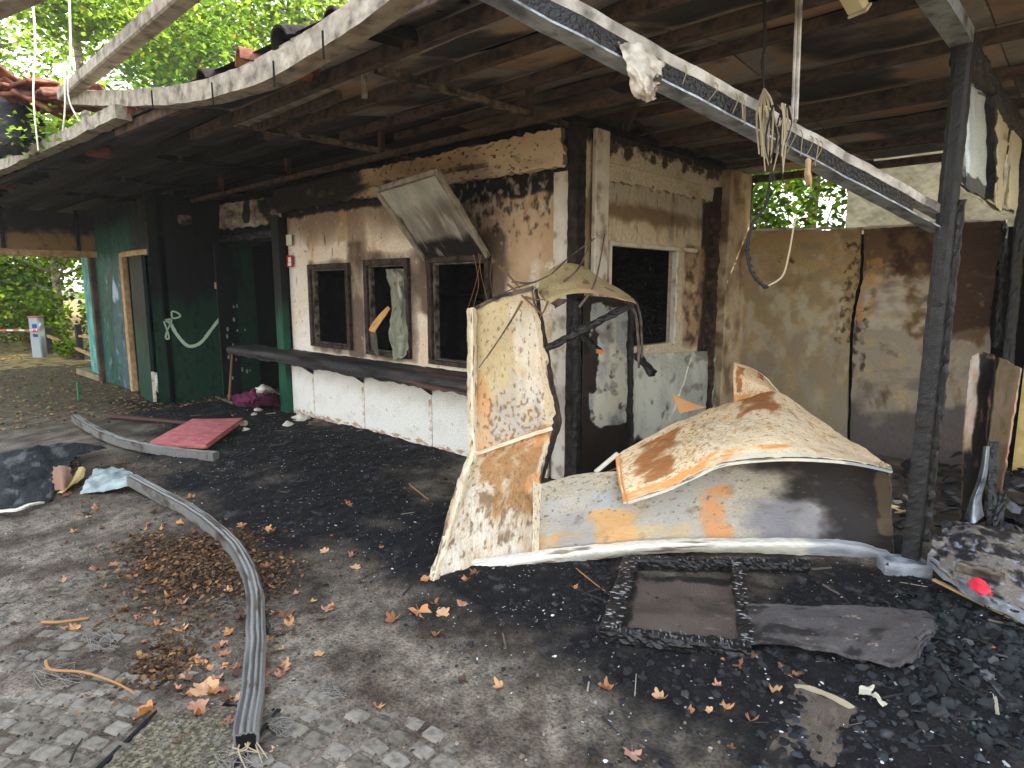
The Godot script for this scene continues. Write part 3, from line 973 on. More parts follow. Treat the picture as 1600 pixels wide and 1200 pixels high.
func green_wing() -> void:
	var g := thing("green_wing", "green painted kiosk wing blackened by smoke, with two open doorways and white graffiti", "building", Vector3(-7.5, 0, -0.5))
	# pilaster between doorway and serving front
	var st := begin()
	sheet(st, [[Vector3(-4.76, 2.5, 0.035), Vector3(-4.575, 2.5, 0.035)], [Vector3(-4.76, 1.2, 0.035), Vector3(-4.575, 1.2, 0.035)], [Vector3(-4.76, 0, 0.035), Vector3(-4.575, 0, 0.035)]], 4, 10, -0.09)
	part("green_pilaster", st, M.green, g)
	var sg := begin()
	box(sg, Vector3(-4.548, 2.256, 0.037), Vector3(-4.408, 2.125, 0.041))
	part("notice", sg, plain(c8(196, 200, 172), 0.6), g, "small pale notice high on the green pilaster")
	sg = begin()
	box(sg, Vector3(-4.558, 2.005, 0.037), Vector3(-4.419, 1.860, 0.041))
	var safety := part("safety_sign", sg, plain(c8(176, 40, 36), 0.5), g, "small red fire extinguisher sign on the green pilaster")
	sg = begin()
	box(sg, Vector3(-4.512, 1.980, 0.041), Vector3(-4.448, 1.915, 0.044))
	box(sg, Vector3(-4.528, 1.910, 0.041), Vector3(-4.444, 1.876, 0.044))
	part("white_symbol", sg, plain(c8(230, 228, 222), 0.5), safety)
	# doorway behind the counter: black passage
	st = begin()
	box(st, Vector3(-6.5, 2.2, -0.38), Vector3(-4.76, 2.85, 0.02))
	part("passage_header", st, M.black, g)
	st = begin()
	box(st, Vector3(-6.45, 0.0, -2.2), Vector3(-4.75, 2.8, -2.1))
	part("passage_wall", st, M.black, g)
	st = begin()
	sheet(st, [[Vector3(-6.338, 2.754, 0.060), Vector3(-5.409, 2.742, 0.060), Vector3(-4.585, 2.707, 0.060)], [Vector3(-6.292, 2.589, 0.090), Vector3(-5.365, 2.579, 0.090), Vector3(-4.543, 2.562, 0.090)], [Vector3(-6.366, 2.445, 0.060), Vector3(-5.452, 2.422, 0.060), Vector3(-4.619, 2.400, 0.060)]], 24, 10, -0.04, 0.02, 4.0, 0.02)
	var bx := paint(192, 64, c8(120, 112, 102), [[c8(168, 160, 148), 0.9, 0.03, 0.5, 5.0, [[0.1, 0, 0.5, 0.4, 0.1, 0.3]]], [c8(52, 46, 42), 0.9, 0.03, 0.55, 5.0, []], [c8(22, 20, 19), 1.0, 0.02, 0.66, 7.0, [[0.46, 0, 0.5, 0.8, 0.05, 0.6], [0.8, 0, 1, 1, 0.2, 0.4]]]], 84)
	part("sooty_sign_box", st, skin(bx, 0.6, 0.0, M.fine_wall, 0.0, 0.5), g, "pale sooty box sign above the doorway")
	st = begin()
	rough_bar(st, Vector3(-6.432, 2.304, 0.060), Vector3(-4.583, 2.280, 0.060), 0.05, 0.09, 0.02, 0.05, 6)
	part("burnt_lintel", st, M.char, g)
	# side wall with the graffiti
	st = begin()
	wall(st, Vector3(-6.45, 0, 1.02), Vector3(-6.45, 0, -0.42), 0.0, 2.85, [], 0.08)
	part("side_wall", st, M.dark_green, g)
	st = begin()
	box(st, Vector3(-6.45, 0.0, -0.40), Vector3(-6.42, 2.25, 0.17), 0.005)
	var door := part("scratched_side_door", st, M.dark_green, g, "dark green door scraped along its edge")
	var chips := begin()
	for p in [[365, 460], [364, 482], [353, 498], [368, 500], [352, 512], [360, 526], [352, 548], [363, 551], [356, 585], [372, 570], [379, 572], [384, 570], [380, 498], [370, 458]]:
		var c := chip_at(p[0], p[1])
		var l := rng.randf_range(0.018, 0.045)
		var w := rng.randf_range(0.009, 0.02)
		var e := rng.randf_range(-0.012, 0.012)
		for k in 6: tri(chips, c, c + Vector3(0, sin(k * TAU / 6) * l + e, cos(k * TAU / 6) * w), c + Vector3(0, sin((k + 1) * TAU / 6) * l + e, cos((k + 1) * TAU / 6) * w + e * 0.5))
	tag(part("chipped_paint", chips, plain(c8(132, 144, 132), 0.7), door), "", "", "", "stuff")
	var paint_m := plain(c8(172, 198, 172), 0.6)
	var gr := begin()
	for line in [[Vector3(-6.440, 1.163, 0.882), Vector3(-6.440, 1.117, 0.828), Vector3(-6.440, 0.962, 0.756), Vector3(-6.440, 0.812, 0.648), Vector3(-6.440, 0.779, 0.555), Vector3(-6.440, 0.835, 0.427), Vector3(-6.440, 1.003, 0.281), Vector3(-6.440, 1.183, 0.132)], [Vector3(-6.440, 1.275, 0.800), Vector3(-6.440, 1.186, 0.790), Vector3(-6.440, 1.210, 0.687), Vector3(-6.440, 1.265, 0.734), Vector3(-6.440, 1.284, 0.799)], [Vector3(-6.440, 1.164, 0.891), Vector3(-6.440, 1.161, 0.808), Vector3(-6.440, 1.013, 0.877), Vector3(-6.440, 0.917, 0.901), Vector3(-6.440, 0.906, 0.860), Vector3(-6.440, 0.995, 0.870), Vector3(-6.440, 1.147, 0.908)]]:
		ribbon(gr, curve(line, 40), 0.022 if line.size() == 8 else 0.011)
	part("graffiti", gr, paint_m, g)
	st = begin()
	box(st, Vector3(-6.420, 2.590, 0.636), Vector3(-6.300, 2.472, 0.495), 0.01)
	part("wall_lamp", st, M.dim_steel, g, "sooty pale lamp box high on the dark wall")
	st = begin()
	box(st, Vector3(-6.45, 1.59, 0.13), Vector3(-6.425, 1.68, 0.19), 0.004)
	part("switch", st, plain(c8(190, 160, 120), 0.6), g)
	# wall with the open door, facing the yard
	st = begin()
	wall(st, Vector3(-9.5, 0, 0.9), Vector3(-6.45, 0, 0.9), 0.0, 2.85, [[1.55, 2.72, 0.0, 2.10]], 0.08)
	var dwt := paint(320, 288, c8(26, 66, 55), [
		[c8(40, 88, 76), 0.7, 0.01, 0.52, 2.4, [[0, 0, 1, 0.25, 0.2, 0.2]], 1.0, 3.0],
		[c8(62, 84, 92), 0.8, 0.012, 0.6, 2.6, [[0.26, 0.3, 0.5, 0.95, 0.1, 0.35]], 1.0, 3.0],
		[c8(14, 17, 16), 0.95, 0.01, 0.7, 2.2, [[0, 0, 1, 0.03, 0.12, 0.9], [0.75, 0, 1, 0.5, 0.2, 0.7]]],
		[c8(18, 30, 28), 0.7, 0.02, 0.6, 3.0, [], 1.0, 3.0],
		[c8(176, 188, 210), 0.8, 0.03, 0.62, 4.0, [[0.29, 0.42, 0.33, 0.5, 0.05, 0.4]]],
	], 23)
	part("door_wall", st, skin(dwt, 0.5, 0.0, M.grainy, 0.0, 0.4), g)
	st = begin()
	box(st, Vector3(-8.05, 0, 0.86), Vector3(-7.93, 2.12, 0.945), 0.008)
	box(st, Vector3(-7.93, 2.06, 0.86), Vector3(-6.78, 2.14, 0.945), 0.008)
	part("door_frame", st, M.bare_wood, g)
	st = begin()
	obox(st, Vector3(-6.86, 1.03, 1.055), Vector3(0.75, 2.02, 0.045), Basis(Vector3.UP, -0.09), 0.006)
	var leaf := part("open_door", st, M.dark_green, g, "green door standing open beside the graffiti wall")
	st = begin()
	obox(st, Vector3(-6.478, 0.25, 1.089), Vector3(0.012, 0.42, 0.04), Basis(Vector3.UP, -0.09))
	part("door_edge", st, M.white_paint, leaf)
	st = begin()
	box(st, Vector3(-9.42, 0, -1.6), Vector3(-6.5, 2.8, -1.5))
	box(st, Vector3(-9.5, 0, -1.5), Vector3(-9.42, 2.8, 0.80))
	box(st, Vector3(-6.62, 0, -1.5), Vector3(-6.54, 2.8, 0.80))
	part("inner_walls", st, M.black, g)
	st = begin()
	box(st, Vector3(-9.42, 2.3, 0.4), Vector3(-7.0, 2.33, 0.5))
	tube(st, [Vector3(-7.7, 2.0, 0.5), Vector3(-7.1, 1.3, 0.4)], 0.02)
	part("fallen_lath", st, M.dim_steel, g)
	# corner post, teal shutter and its rails
	st = begin()
	box(st, Vector3(-9.62, 0, 0.86), Vector3(-9.5, 2.4, 0.98), 0.01)
	part("brown_post", st, skin(cloud(128, noise(85, 0.03, 4), [[0.2, c8(54, 42, 34)], [0.8, c8(92, 74, 60)]]), 0.8, 0.0, M.grainy, 0.8), g)
	for i in 3:
		st = begin()
		box(st, Vector3(-9.70 - i * 0.32, 0.08, 0.88 - i * 0.03), Vector3(-9.64 - (i + 1) * 0.32 + 0.07, 2.35, 0.92 - i * 0.03), 0.01)
		part("teal_shutter_leaf", st, M.teal, g)
	st = begin()
	box(st, Vector3(-11.1, 0, 0.6), Vector3(-9.62, 0.1, 0.98))
	part("plinth", st, M.concrete, g)
	st = begin()
	box(st, Vector3(-9.42, 0, -1.5), Vector3(-6.6, 0.02, 0.8))
	part("passage_floor", st, M.soot, g)
	# brown header board over the way through
	var h := thing("header_board", "smoke browned header board of two panels above the way to the trees", "panel", Vector3(-9.4, 2.1, 1.6))
	var hb := paint(192, 96, c8(96, 76, 52), [[c8(140, 112, 72), 0.8, 0.02, 0.5, 4.0, [[0, 0.6, 1, 0.9, 0.3, 0.4]]], [c8(30, 25, 21), 0.95, 0.015, 0.6, 3.0, [[0, 0, 1, 0.3, 0.5, 0.6]]]], 86)
	var hm := skin(hb, 0.7, 0.0, M.fine_wall, 0.0, 0.4)
	for z in [[0.74, 1.12], [1.16, 2.1], [2.14, 3.3]]:
		st = begin()
		wall(st, Vector3(-9.4, 2.2, z[1]), Vector3(-9.4, 2.2, z[0]), 0.0, 0.6, [], 0.02)
		part("panel", st, hm, h)
	st = begin()
	box(st, Vector3(-9.43, 2.1, 0.7), Vector3(-9.33, 2.2, 3.4), 0.01)
	part("lower_rail", st, M.bare_wood, h)
	for z in [0.72, 1.14, 2.12]:
		st = begin()
		box(st, Vector3(-9.42, 2.2, z - 0.025), Vector3(-9.37, 2.85, z + 0.025), 0.005)
		part("stile", st, M.soot, h)


func chip_at(x: float, y: float) -> Vector3:
	# spot on the scraped door: along it from far to near, and upwards
	return Vector3(-6.416, 0.04 + (606.0 - y + (401.0 - x) * 0.13) / 118.0, -0.36 + (396.0 - x) / 62.0 * 0.6)


func ribbon(st: SurfaceTool, pts: Array, r: float) -> void:
	for i in pts.size() - 1:
		var a: Vector3 = pts[i]
		var b: Vector3 = pts[i + 1]
		var d := (b - a).normalized()
		var s := d.cross(Vector3.RIGHT) * r * (1.0 + 0.25 * fine.get_noise_1d(i * 0.4))
		quad(st, a - s, a + s, b + s, b - s)


# ---------- the roof over all of it ----------
func roof_height(z: float) -> float:
	return 2.75 + (2.45 - z) * 0.155 if z > 0.0 else 3.13 + z * 0.085


func eave(x: float) -> float:
	# the front eaves run slightly askew to the wall
	return 2.37 - 0.053 * (x - 0.6)


func roof() -> void:
	var r := thing("charred_roof", "low tiled roof burnt from below, with sooty sheets, rusty purlins and steel trusses", "roof", Vector3(-2.3, 2.8, 0))
	var mats: Array = []
	for v in 3:
		var un := paint(320, 160, [c8(156, 149, 142), c8(136, 130, 126), c8(156, 144, 130)][v], [
			[c8(182, 174, 158), 0.8, 0.012, 0.54, 3.0, [], 3.0, 1.0],
			[c8(174, 134, 94), 0.7, 0.010, 0.6, 3.0, [[0.6 - 0.3 * v, 0.2, 0.9 - 0.2 * v, 0.9, 0.2, 0.3]], 2.0, 1.0],
			[c8(84, 74, 68), 0.8, 0.010, 0.56, 3.0, [], 3.0, 1.0],
			[c8(42, 39, 39), 0.9, 0.007, 0.66, 3.0, [[0.1 + 0.3 * v, 0.0, 0.5 + 0.2 * v, 0.8, 0.25, 0.45]], 1.6, 1.0],
			[c8(120, 80, 60), 0.5, 0.03, 0.66, 4.0, [], 4.0, 1.0],
		], 90 + v * 7)
		mats.append(skin(un, 0.75, 0.0, M.fine_wall, 0.0, 0.4))
	var dark := paint(256, 128, c8(66, 61, 58), [[c8(40, 37, 36), 0.9, 0.012, 0.45, 4.0, []], [c8(98, 90, 82), 0.6, 0.02, 0.62, 5.0, [], 4.0, 1.0]], 91)
	mats.append(skin(dark, 0.8, 0.0, M.fine_wall, 0.0, 0.4))
	var bands := [2.5, 1.95, 1.35, 0.62, 0.0, -0.7, -1.35, -2.0, -2.6, -3.25]
	var xs := [-13.0, -11.0, -9.0, -7.0, -5.2, -3.4, -1.6, 0.1, 1.1, 2.44, 4.0, 5.6]
	for i in bands.size() - 1:
		for j in xs.size() - 1:
			if xs[j] > 2.3 and bands[i] > 0.7: continue
			if i == 0 and xs[j] > 1.0: continue   # burnt through by the roof corner
			var st := begin()
			var z0: float = bands[i]
			var z1: float = bands[i + 1]
			var x0: float = xs[j] + 0.004
			var x1: float = xs[j + 1] - 0.004
			var d := rng.randf_range(-0.012, 0.012)
			var sag := -0.03 if (i + j) % 3 == 0 else 0.0
			var za := eave(x0) if i == 0 else z0
			var zb := eave(x1) if i == 0 else z0
			var hz := 2.765 if i == 0 else roof_height(z0)
			sheet(st, [[Vector3(x0, hz + d, za), Vector3((x0 + x1) / 2, hz + sag, (za + zb) / 2), Vector3(x1, hz - d, zb)], [Vector3(x0, roof_height(z1) + 0.012, z1), Vector3((x0 + x1) / 2, roof_height(z1) + 0.012, z1), Vector3(x1, roof_height(z1) + 0.012, z1)]], 10, 5, 0.02, 0.012, 1.5)
			part("ceiling_sheet", st, mats[3] if xs[j] < -2.0 else mats[(i * 2 + j) % 3], r)
	# tiles and boards above, light tight
	var over := begin()
	quad(over, Vector3(-13, roof_height(0) + 0.09, 0), Vector3(1.25, roof_height(0) + 0.09, 0), Vector3(1.25, 2.80, eave(1.25)), Vector3(-13, 2.80, eave(-13)))
	quad(over, Vector3(1.25, roof_height(0) + 0.09, 0), Vector3(2.5, roof_height(0) + 0.09, 0), Vector3(2.5, roof_height(1.9) + 0.09, 1.9), Vector3(1.25, roof_height(1.9) + 0.09, 1.9))
	quad(over, Vector3(-13, roof_height(-3.3) + 0.09, -3.3), Vector3(5.6, roof_height(-3.3) + 0.09, -3.3), Vector3(5.6, roof_height(0) + 0.09, 0), Vector3(-13, roof_height(0) + 0.09, 0))
	part("roof_deck", over, M.soot, r)
	for i in bands.size():
		var z: float = bands[i]
		var st := begin()
		var x0 := -13.0
		var x1 := 2.5 if z > 0.7 else 5.6
		for piece in [[x0, -2.3], [-2.3, x1]]:
			st = begin()
			if i == 0: bar(st, Vector3(piece[0], 2.72, eave(piece[0]) - 0.05), Vector3(piece[1], 2.72, eave(piece[1]) - 0.05), 0.05, 0.07, 0.006)
			else: bar(st, Vector3(piece[0], roof_height(z) - 0.045, z), Vector3(piece[1], roof_height(z) - 0.045, z), 0.05, 0.075, 0.006)
			part("purlin", st, M.soot if piece[1] < 0.0 else M.rusty_steel, r)
	# trusses: chords both ways at the height of the wall head, with posts up to the purlins
	for z in [0.42]:
		var st := begin()
		bar(st, Vector3(-9.0, 2.80, z), Vector3(1.06, 2.80, z), 0.05, 0.045, 0.005)
		part("truss_chord", st, M.rusty_steel, r)
	for z in [-1.0, -2.3]:
		var st := begin()
		bar(st, Vector3(0.1, 2.82, z), Vector3(2.4, 2.82, z), 0.05, 0.045, 0.005)
		part("truss_chord", st, M.rusty_steel, r)
	for x in [-7.2, -5.45, -3.7, -1.95, -0.13]:
		var st := begin()
		var zb := -2.9 if x > -0.5 else 0.1
		bar(st, Vector3(x, 2.845, 1.75), Vector3(x, 2.845, zb), 0.045, 0.045, 0.005)
		part("truss_chord", st, M.dim_steel if x > -3.0 else M.soot, r)
		for z in [0.42, 1.55]:
			st = begin()
			bar(st, Vector3(x, 2.82, z), Vector3(x, roof_height(z) - 0.01, z), 0.05, 0.05, 0.004)
			part("truss_post", st, M.rusty_steel, r)
	for z in [-0.75, -1.9]:
		var st := begin()
		bar(st, Vector3(-0.13, 2.85, z), Vector3(-0.13, roof_height(z) - 0.01, z), 0.045, 0.045, 0.004)
		part("truss_post", st, M.rusty_steel, r)
	var dg := begin()
	bar(dg, Vector3(-0.1, roof_height(-0.9) - 0.03, -0.9), Vector3(-0.1, 2.85, -1.9), 0.03, 0.03)
	bar(dg, Vector3(0.9, roof_height(0.4) - 0.03, 0.4), Vector3(0.1, 2.85, -0.5), 0.03, 0.03)
	part("truss_brace", dg, M.rusty_steel, r)
	# inner edge beam with its lower rail
	var bm := begin()
	sweep(bm, [Vector2(-0.05, -0.085), Vector2(0.05, -0.085), Vector2(0.05, -0.06), Vector2(0.035, -0.05), Vector2(0.05, -0.02), Vector2(0.05, 0.06), Vector2(0.03, 0.085), Vector2(-0.05, 0.085)], curve([Vector3(-2.02, 2.925, 1.72), Vector3(-1.3, 2.93, 1.72), Vector3(-0.4, 2.95, 1.73), Vector3(0.5, 2.95, 1.75), Vector3(1.6, 2.96, 1.78)], 60), Vector3.UP, 0.012)
	part("edge_beam", bm, M.gutter, r)
	bm = begin()
	bar(bm, Vector3(-1.85, 2.825, 1.62), Vector3(-0.72, 2.845, 1.62), 0.05, 0.055, 0.006)
	part("edge_rail", bm, M.rusty_steel, r)
	bm = begin()
	bar(bm, Vector3(-0.32, 2.73, 1.70), Vector3(-0.32, 2.95, 1.70), 0.03, 0.02)
	part("bracket", bm, M.pale_steel, r)
	# eaves: gutter still in place at the left
	var prof := [Vector2(-0.05, -0.045), Vector2(0.05, -0.045), Vector2(0.055, 0.0), Vector2(0.045, 0.01), Vector2(0.055, 0.02), Vector2(0.055, 0.05), Vector2(0.04, 0.05), Vector2(-0.05, 0.045)]
	M.prof = prof
	var gs := begin()
	sweep(gs, prof, curve([Vector3(-12.8, 2.80, eave(-12.8) + 0.05), Vector3(-7.26, 2.79, eave(-7.26) + 0.05), Vector3(-4.0, 2.775, eave(-4) + 0.05), Vector3(-1.9, 2.77, eave(-1.9) + 0.05)], 50), Vector3.UP, 0.015)
	part("eaves_gutter", gs, M.gutter, r)
	# tiles along the eaves
	var t := begin()
	var rows: Array = []
	for j in 3:
		var row: Array = []
		for k in 7:
			var a := PI * k / 6.0
			row.append(Vector3(cos(a) * 0.085, sin(a) * 0.075, -j * 0.2))
		rows.append(row)
	sheet(t, rows, 8, 3, 0.012)
	var tile := shape(t)
	var dark_tile: StandardMaterial3D = skin(cloud(128, noise(92, 0.05, 4), [[0.2, c8(16, 14, 14)], [0.8, c8(44, 38, 36)]]), 0.9, 0.0, M.grainy, 1.0)
	for i in 64:
		if (i * 7 + i / 3) % 5 > 1: continue
		var o := MeshInstance3D.new()
		o.mesh = tile
		o.material_override = dark_tile if i % 5 != 2 and i % 7 != 3 else M.tile
		var x := -11.0 + i * 0.205
		o.position = Vector3(x, 2.752 + rng.randf_range(-0.02, 0.012), eave(x) + 0.04) - r.position
		o.rotation = Vector3(0.1 + rng.randf_range(-0.15, 0.15), rng.randf_range(-0.3, 0.3), rng.randf_range(-0.2, 0.2))
		o.name = numbered(r, "roof_tile")
		r.add_child(o, true)
	# right edge: steel eaves beam before the post, charred beam behind it
	var eb := begin()
	box(eb, Vector3(2.36, 2.80, 0.03), Vector3(2.46, 2.815, 2.5))
	box(eb, Vector3(2.36, 2.815, 0.03), Vector3(2.375, 2.93, 2.5))
	box(eb, Vector3(2.445, 2.815, 0.03), Vector3(2.46, 2.87, 2.5))
	part("steel_eaves_beam", eb, M.blue_steel, r)
	var cb := begin()
	rough_bar(cb, Vector3(2.41, 2.78, 0.0), Vector3(2.41, 2.78, -3.1), 0.10, 0.13, 0.018, 0.035, 8)
	part("charred_eaves_beam", cb, M.char, r)
	for p in [[2.75, -0.2], [3.1, -0.9], [2.7, -1.5]]:
		var st := begin()
		bar(st, Vector3(p[0], 3.1, p[1] + 0.4), Vector3(p[0] + 0.1, 2.55, p[1] - 0.5), 0.10, 0.02)
		part("dangling_lath", st, M.rusty_steel, r)


# ---------- the scorched partition behind ----------
func back_fence() -> void:
	var f := thing("scorched_partition", "tall partition of warped sandwich panels scorched tan, grey and brown behind the bent metal", "partition", Vector3(1.2, 0, -2.9))
	var t1 := paint(320, 512, c8(176, 150, 106), [
		[c8(150, 134, 104), 0.8, 0.012, 0.5, 4.0, [[0, 0.4, 1, 1, 0.3, 0.2]]],
		[c8(182, 172, 146), 0.9, 0.02, 0.62, 4.5, [[0.0, 0.36, 0.85, 0.62, 0.1, 0.22]], 1.0, 1.4],
		[c8(142, 134, 120), 0.7, 0.012, 0.62, 1.8, [[0, 0.66, 1, 1, 0.2, 0.42]]],
		[c8(130, 106, 72), 0.7, 0.02, 0.70, 3.0, [[0.8, 0, 1, 0.7, 0.12, 0.2], [0.3, 0.3, 0.6, 0.36, 0.05, 0.3]]],
		[c8(66, 48, 32), 0.9, 0.03, 0.76, 5.0, [[0.88, 0.1, 1, 0.6, 0.08, 0.25], [0.4, 0.18, 0.5, 0.2, 0.05, 0.3]]],
	], 100)
	var t2 := paint(320, 512, c8(172, 152, 116), [
		[c8(150, 140, 124), 0.9, 0.012, 0.5, 4.0, [[0, 0.5, 1, 1, 0.3, 0.3]]],
		[c8(104, 80, 52), 0.95, 0.012, 0.6, 5.0, [[0, 0, 1, 0.12, 0.2, 0.5], [0.5, 0, 1, 0.5, 0.25, 0.5]]],
		[c8(64, 42, 22), 1.0, 0.014, 0.68, 5.0, [[0.58, 0.05, 1, 0.52, 0.12, 0.62], [0.25, 0.0, 0.6, 0.2, 0.2, 0.3]]],
		[c8(190, 136, 78), 0.7, 0.02, 0.68, 4.5, [[0.06, 0.2, 0.16, 0.3, 0.05, 0.5], [0.02, 0.4, 0.14, 0.5, 0.06, 0.42]]],
		[c8(186, 176, 156), 0.8, 0.02, 0.66, 4.0, [[0.1, 0.3, 0.5, 0.5, 0.1, 0.3]]],
		[c8(58, 44, 32), 0.9, 0.03, 0.78, 5.0, [[0, 0.45, 0.1, 0.7, 0.06, 0.3]]],
		[c8(92, 84, 82), 0.9, 0.012, 0.6, 5.0, [[0, 0.86, 1, 0.93, 0.06, 0.5]], 3.0, 1.0],
	], 101)
	var st := begin()
	sheet(st, [[Vector3(-0.034, 2.212, -2.880), Vector3(0.617, 2.187, -2.880), Vector3(1.226, 2.157, -2.880)], [Vector3(-0.012, 1.810, -2.880), Vector3(0.649, 1.796, -2.860), Vector3(1.244, 1.723, -2.870)], [Vector3(0.018, 1.247, -2.880), Vector3(0.658, 1.270, -2.840), Vector3(1.209, 1.288, -2.840)], [Vector3(0.053, 0.601, -2.880), Vector3(0.656, 0.661, -2.860), Vector3(1.222, 0.715, -2.860)], [Vector3(0.102, -0.318, -2.880), Vector3(0.743, -0.292, -2.880), Vector3(1.272, -0.236, -2.880)]], 30, 44, -0.03, 0.012, 1.5, 0.012)
	part("panel", st, skin(t1, 0.6, 0.05, M.fine_wall, 0.0, 0.35), f, "tan panel with grey peeled patches")
	st = begin()
	sheet(st, [[Vector3(1.255, 2.155, -2.880), Vector3(1.802, 2.162, -2.880), Vector3(2.335, 2.164, -2.880)], [Vector3(1.284, 1.723, -2.870), Vector3(1.840, 1.744, -2.860), Vector3(2.323, 1.736, -2.860)], [Vector3(1.247, 1.289, -2.850), Vector3(1.855, 1.310, -2.840), Vector3(2.313, 1.381, -2.840)], [Vector3(1.257, 0.718, -2.860), Vector3(1.869, 0.777, -2.860), Vector3(2.346, 0.992, -2.860)], [Vector3(1.297, -0.251, -2.880), Vector3(1.919, -0.188, -2.880), Vector3(2.428, -0.105, -2.880)]], 30, 44, -0.03, 0.012, 1.5, 0.012)
	part("panel", st, skin(t2, 0.6, 0.05, M.fine_wall, 0.0, 0.35), f, "panel with a large dark brown scorch and orange patches")
	st = begin()
	box(st, Vector3(0.0, 0, -2.99), Vector3(3.1, 2.12, -2.95))
	part("charred_core", st, M.black, f)
	st = begin()
	sweep(st, [Vector2(-0.045, -0.012), Vector2(0.045, -0.012), Vector2(0.045, 0.012), Vector2(-0.045, 0.012)], curve([Vector3(-0.033, 2.221, -2.910), Vector3(0.605, 2.203, -2.910), Vector3(1.217, 2.172, -2.910), Vector3(1.795, 2.176, -2.910), Vector3(2.340, 2.172, -2.910)], 40), Vector3.UP, 0.02)
	part("top_rail", st, M.white_paint, f)
	st = begin()
	rough_bar(st, Vector3(0.06, 2.1, -2.95), Vector3(0.06, 2.8, -2.95), 0.06, 0.06, 0.012, 0.04, 12)
	part("short_stud", st, M.char, f)


func right_side() -> void:
	var p := thing("charred_post", "black charred timber post with cracked scales holding the end of the gutter", "post", Vector3(2.41, 0, 0))
	var st := begin()
	rough_bar(st, Vector3(2.405, 0.0, 0.0), Vector3(2.42, 2.80, 0.0), 0.088, 0.088, 0.004, 0.02, 15)
	part("timber", st, M.post_char, p)
	st = begin()
	rough_bar(st, Vector3(2.458, 0.2, -0.01), Vector3(2.464, 2.05, -0.01), 0.022, 0.05, 0.010, 0.025, 16)
	part("blistered_edge", st, M.post_char, p)
	var foot := thing("post_footing", "grey concrete footing block at the base of the charred post", "block", Vector3(2.40, 0, 0.05))
	st = begin()
	obox(st, Vector3(2.385, 0.03, 0.06), Vector3(0.24, 0.13, 0.16), Basis(Vector3.UP, 0.55), 0.015)
	part("block", st, M.grey_stone, foot)
	var q := thing("charred_post", "second charred post at the right edge of the photo, behind the hanging sheets", "post", Vector3(2.45, 0, -2.5))
	st = begin()
	rough_bar(st, Vector3(2.53, 0.0, -2.45), Vector3(2.47, 2.80, -2.45), 0.07, 0.07, 0.010, 0.03, 17)
	part("timber", st, M.post_char, q)
	# sheets hanging from the charred beam
	var ht := paint(128, 256, c8(196, 206, 204), [[c8(160, 172, 184), 0.8, 0.015, 0.5, 4.0, [], 1.0, 4.0], [c8(214, 214, 186), 0.7, 0.02, 0.56, 5.0, [], 1.0, 5.0], [c8(60, 64, 68), 0.9, 0.02, 0.7, 7.0, [[0, 0.9, 1, 1, 0.1, 0.5], [0, 0, 1, 0.03, 0.06, 0.4]]]], 102)
	var hm := skin(ht, 0.4, 0.1, M.fine_wall, 0.0, 0.3)
	var ht2 := paint(128, 256, c8(206, 198, 170), [[c8(170, 170, 162), 0.8, 0.015, 0.5, 4.0, [], 1.0, 4.0], [c8(140, 116, 84), 0.7, 0.02, 0.76, 5.0, [[0.8, 0.1, 1, 0.3, 0.1, 0.3]]]], 103)
	var hm2 := skin(ht2, 0.5, 0.05, M.fine_wall, 0.0, 0.3)
	var h := thing("hanging_sheet", "bluish white sheet hanging from the charred beam next to the post", "metal sheet", Vector3(2.42, 2.1, -0.4), "sheets hanging from the charred beam")
	st = begin()
	sheet(st, [[Vector3(2.420, 2.679, 0.003), Vector3(2.420, 2.685, -0.278), Vector3(2.420, 2.717, -0.698)], [Vector3(2.420, 2.424, -0.089), Vector3(2.460, 2.420, -0.198), Vector3(2.420, 2.520, -0.912)], [Vector3(2.420, 2.170, -0.177), Vector3(2.480, 2.121, -0.203), Vector3(2.440, 2.147, -0.993)]], 14, 20, 0.003, 0.02, 3.0, 0.01)
	part("sheet", st, hm, h)
	h = thing("hanging_sheet", "second hanging sheet, pale with a buckled lower edge, in the middle of the three", "metal sheet", Vector3(2.42, 2.1, -1.4), "sheets hanging from the charred beam")
	st = begin()
	sheet(st, [[Vector3(2.420, 2.724, -0.892), Vector3(2.420, 2.760, -1.310), Vector3(2.420, 2.795, -1.804)], [Vector3(2.420, 2.442, -1.100), Vector3(2.470, 2.411, -1.087), Vector3(2.420, 2.507, -1.849)], [Vector3(2.420, 2.178, -1.295), Vector3(2.480, 2.119, -1.146), Vector3(2.420, 2.141, -1.953)]], 14, 20, 0.003, 0.02, 3.0, 0.01)
	part("sheet", st, hm2, h)
	h = thing("hanging_sheet", "cream hanging sheet furthest right, against the second charred post", "metal sheet", Vector3(2.42, 2.1, -2.1), "sheets hanging from the charred beam")
	st = begin()
	sheet(st, [[Vector3(2.430, 2.712, -1.853), Vector3(2.430, 2.756, -2.195), Vector3(2.430, 2.793, -2.588)], [Vector3(2.440, 2.475, -1.790), Vector3(2.470, 2.471, -1.893), Vector3(2.430, 2.568, -2.735)], [Vector3(2.430, 2.198, -1.882), Vector3(2.470, 2.173, -1.949), Vector3(2.430, 2.228, -2.902)]], 10, 16, 0.003, 0.02, 3.0, 0.01)
	part("sheet", st, hm2, h)
	var s := thing("charred_stud", "charred stud between two hanging sheets", "timber", Vector3(2.42, 2.1, -0.85))
	st = begin()
	rough_bar(st, Vector3(2.420, 2.720, -0.768), Vector3(2.430, 2.180, -1.156), 0.09, 0.05, 0.02, 0.03, 18)
	part("timber", st, M.char, s)
	var cu := thing("curled_edge_strip", "curled pale strip drooping below the hanging sheets", "metal strip", Vector3(2.42, 2.0, -1.5))
	st = begin()
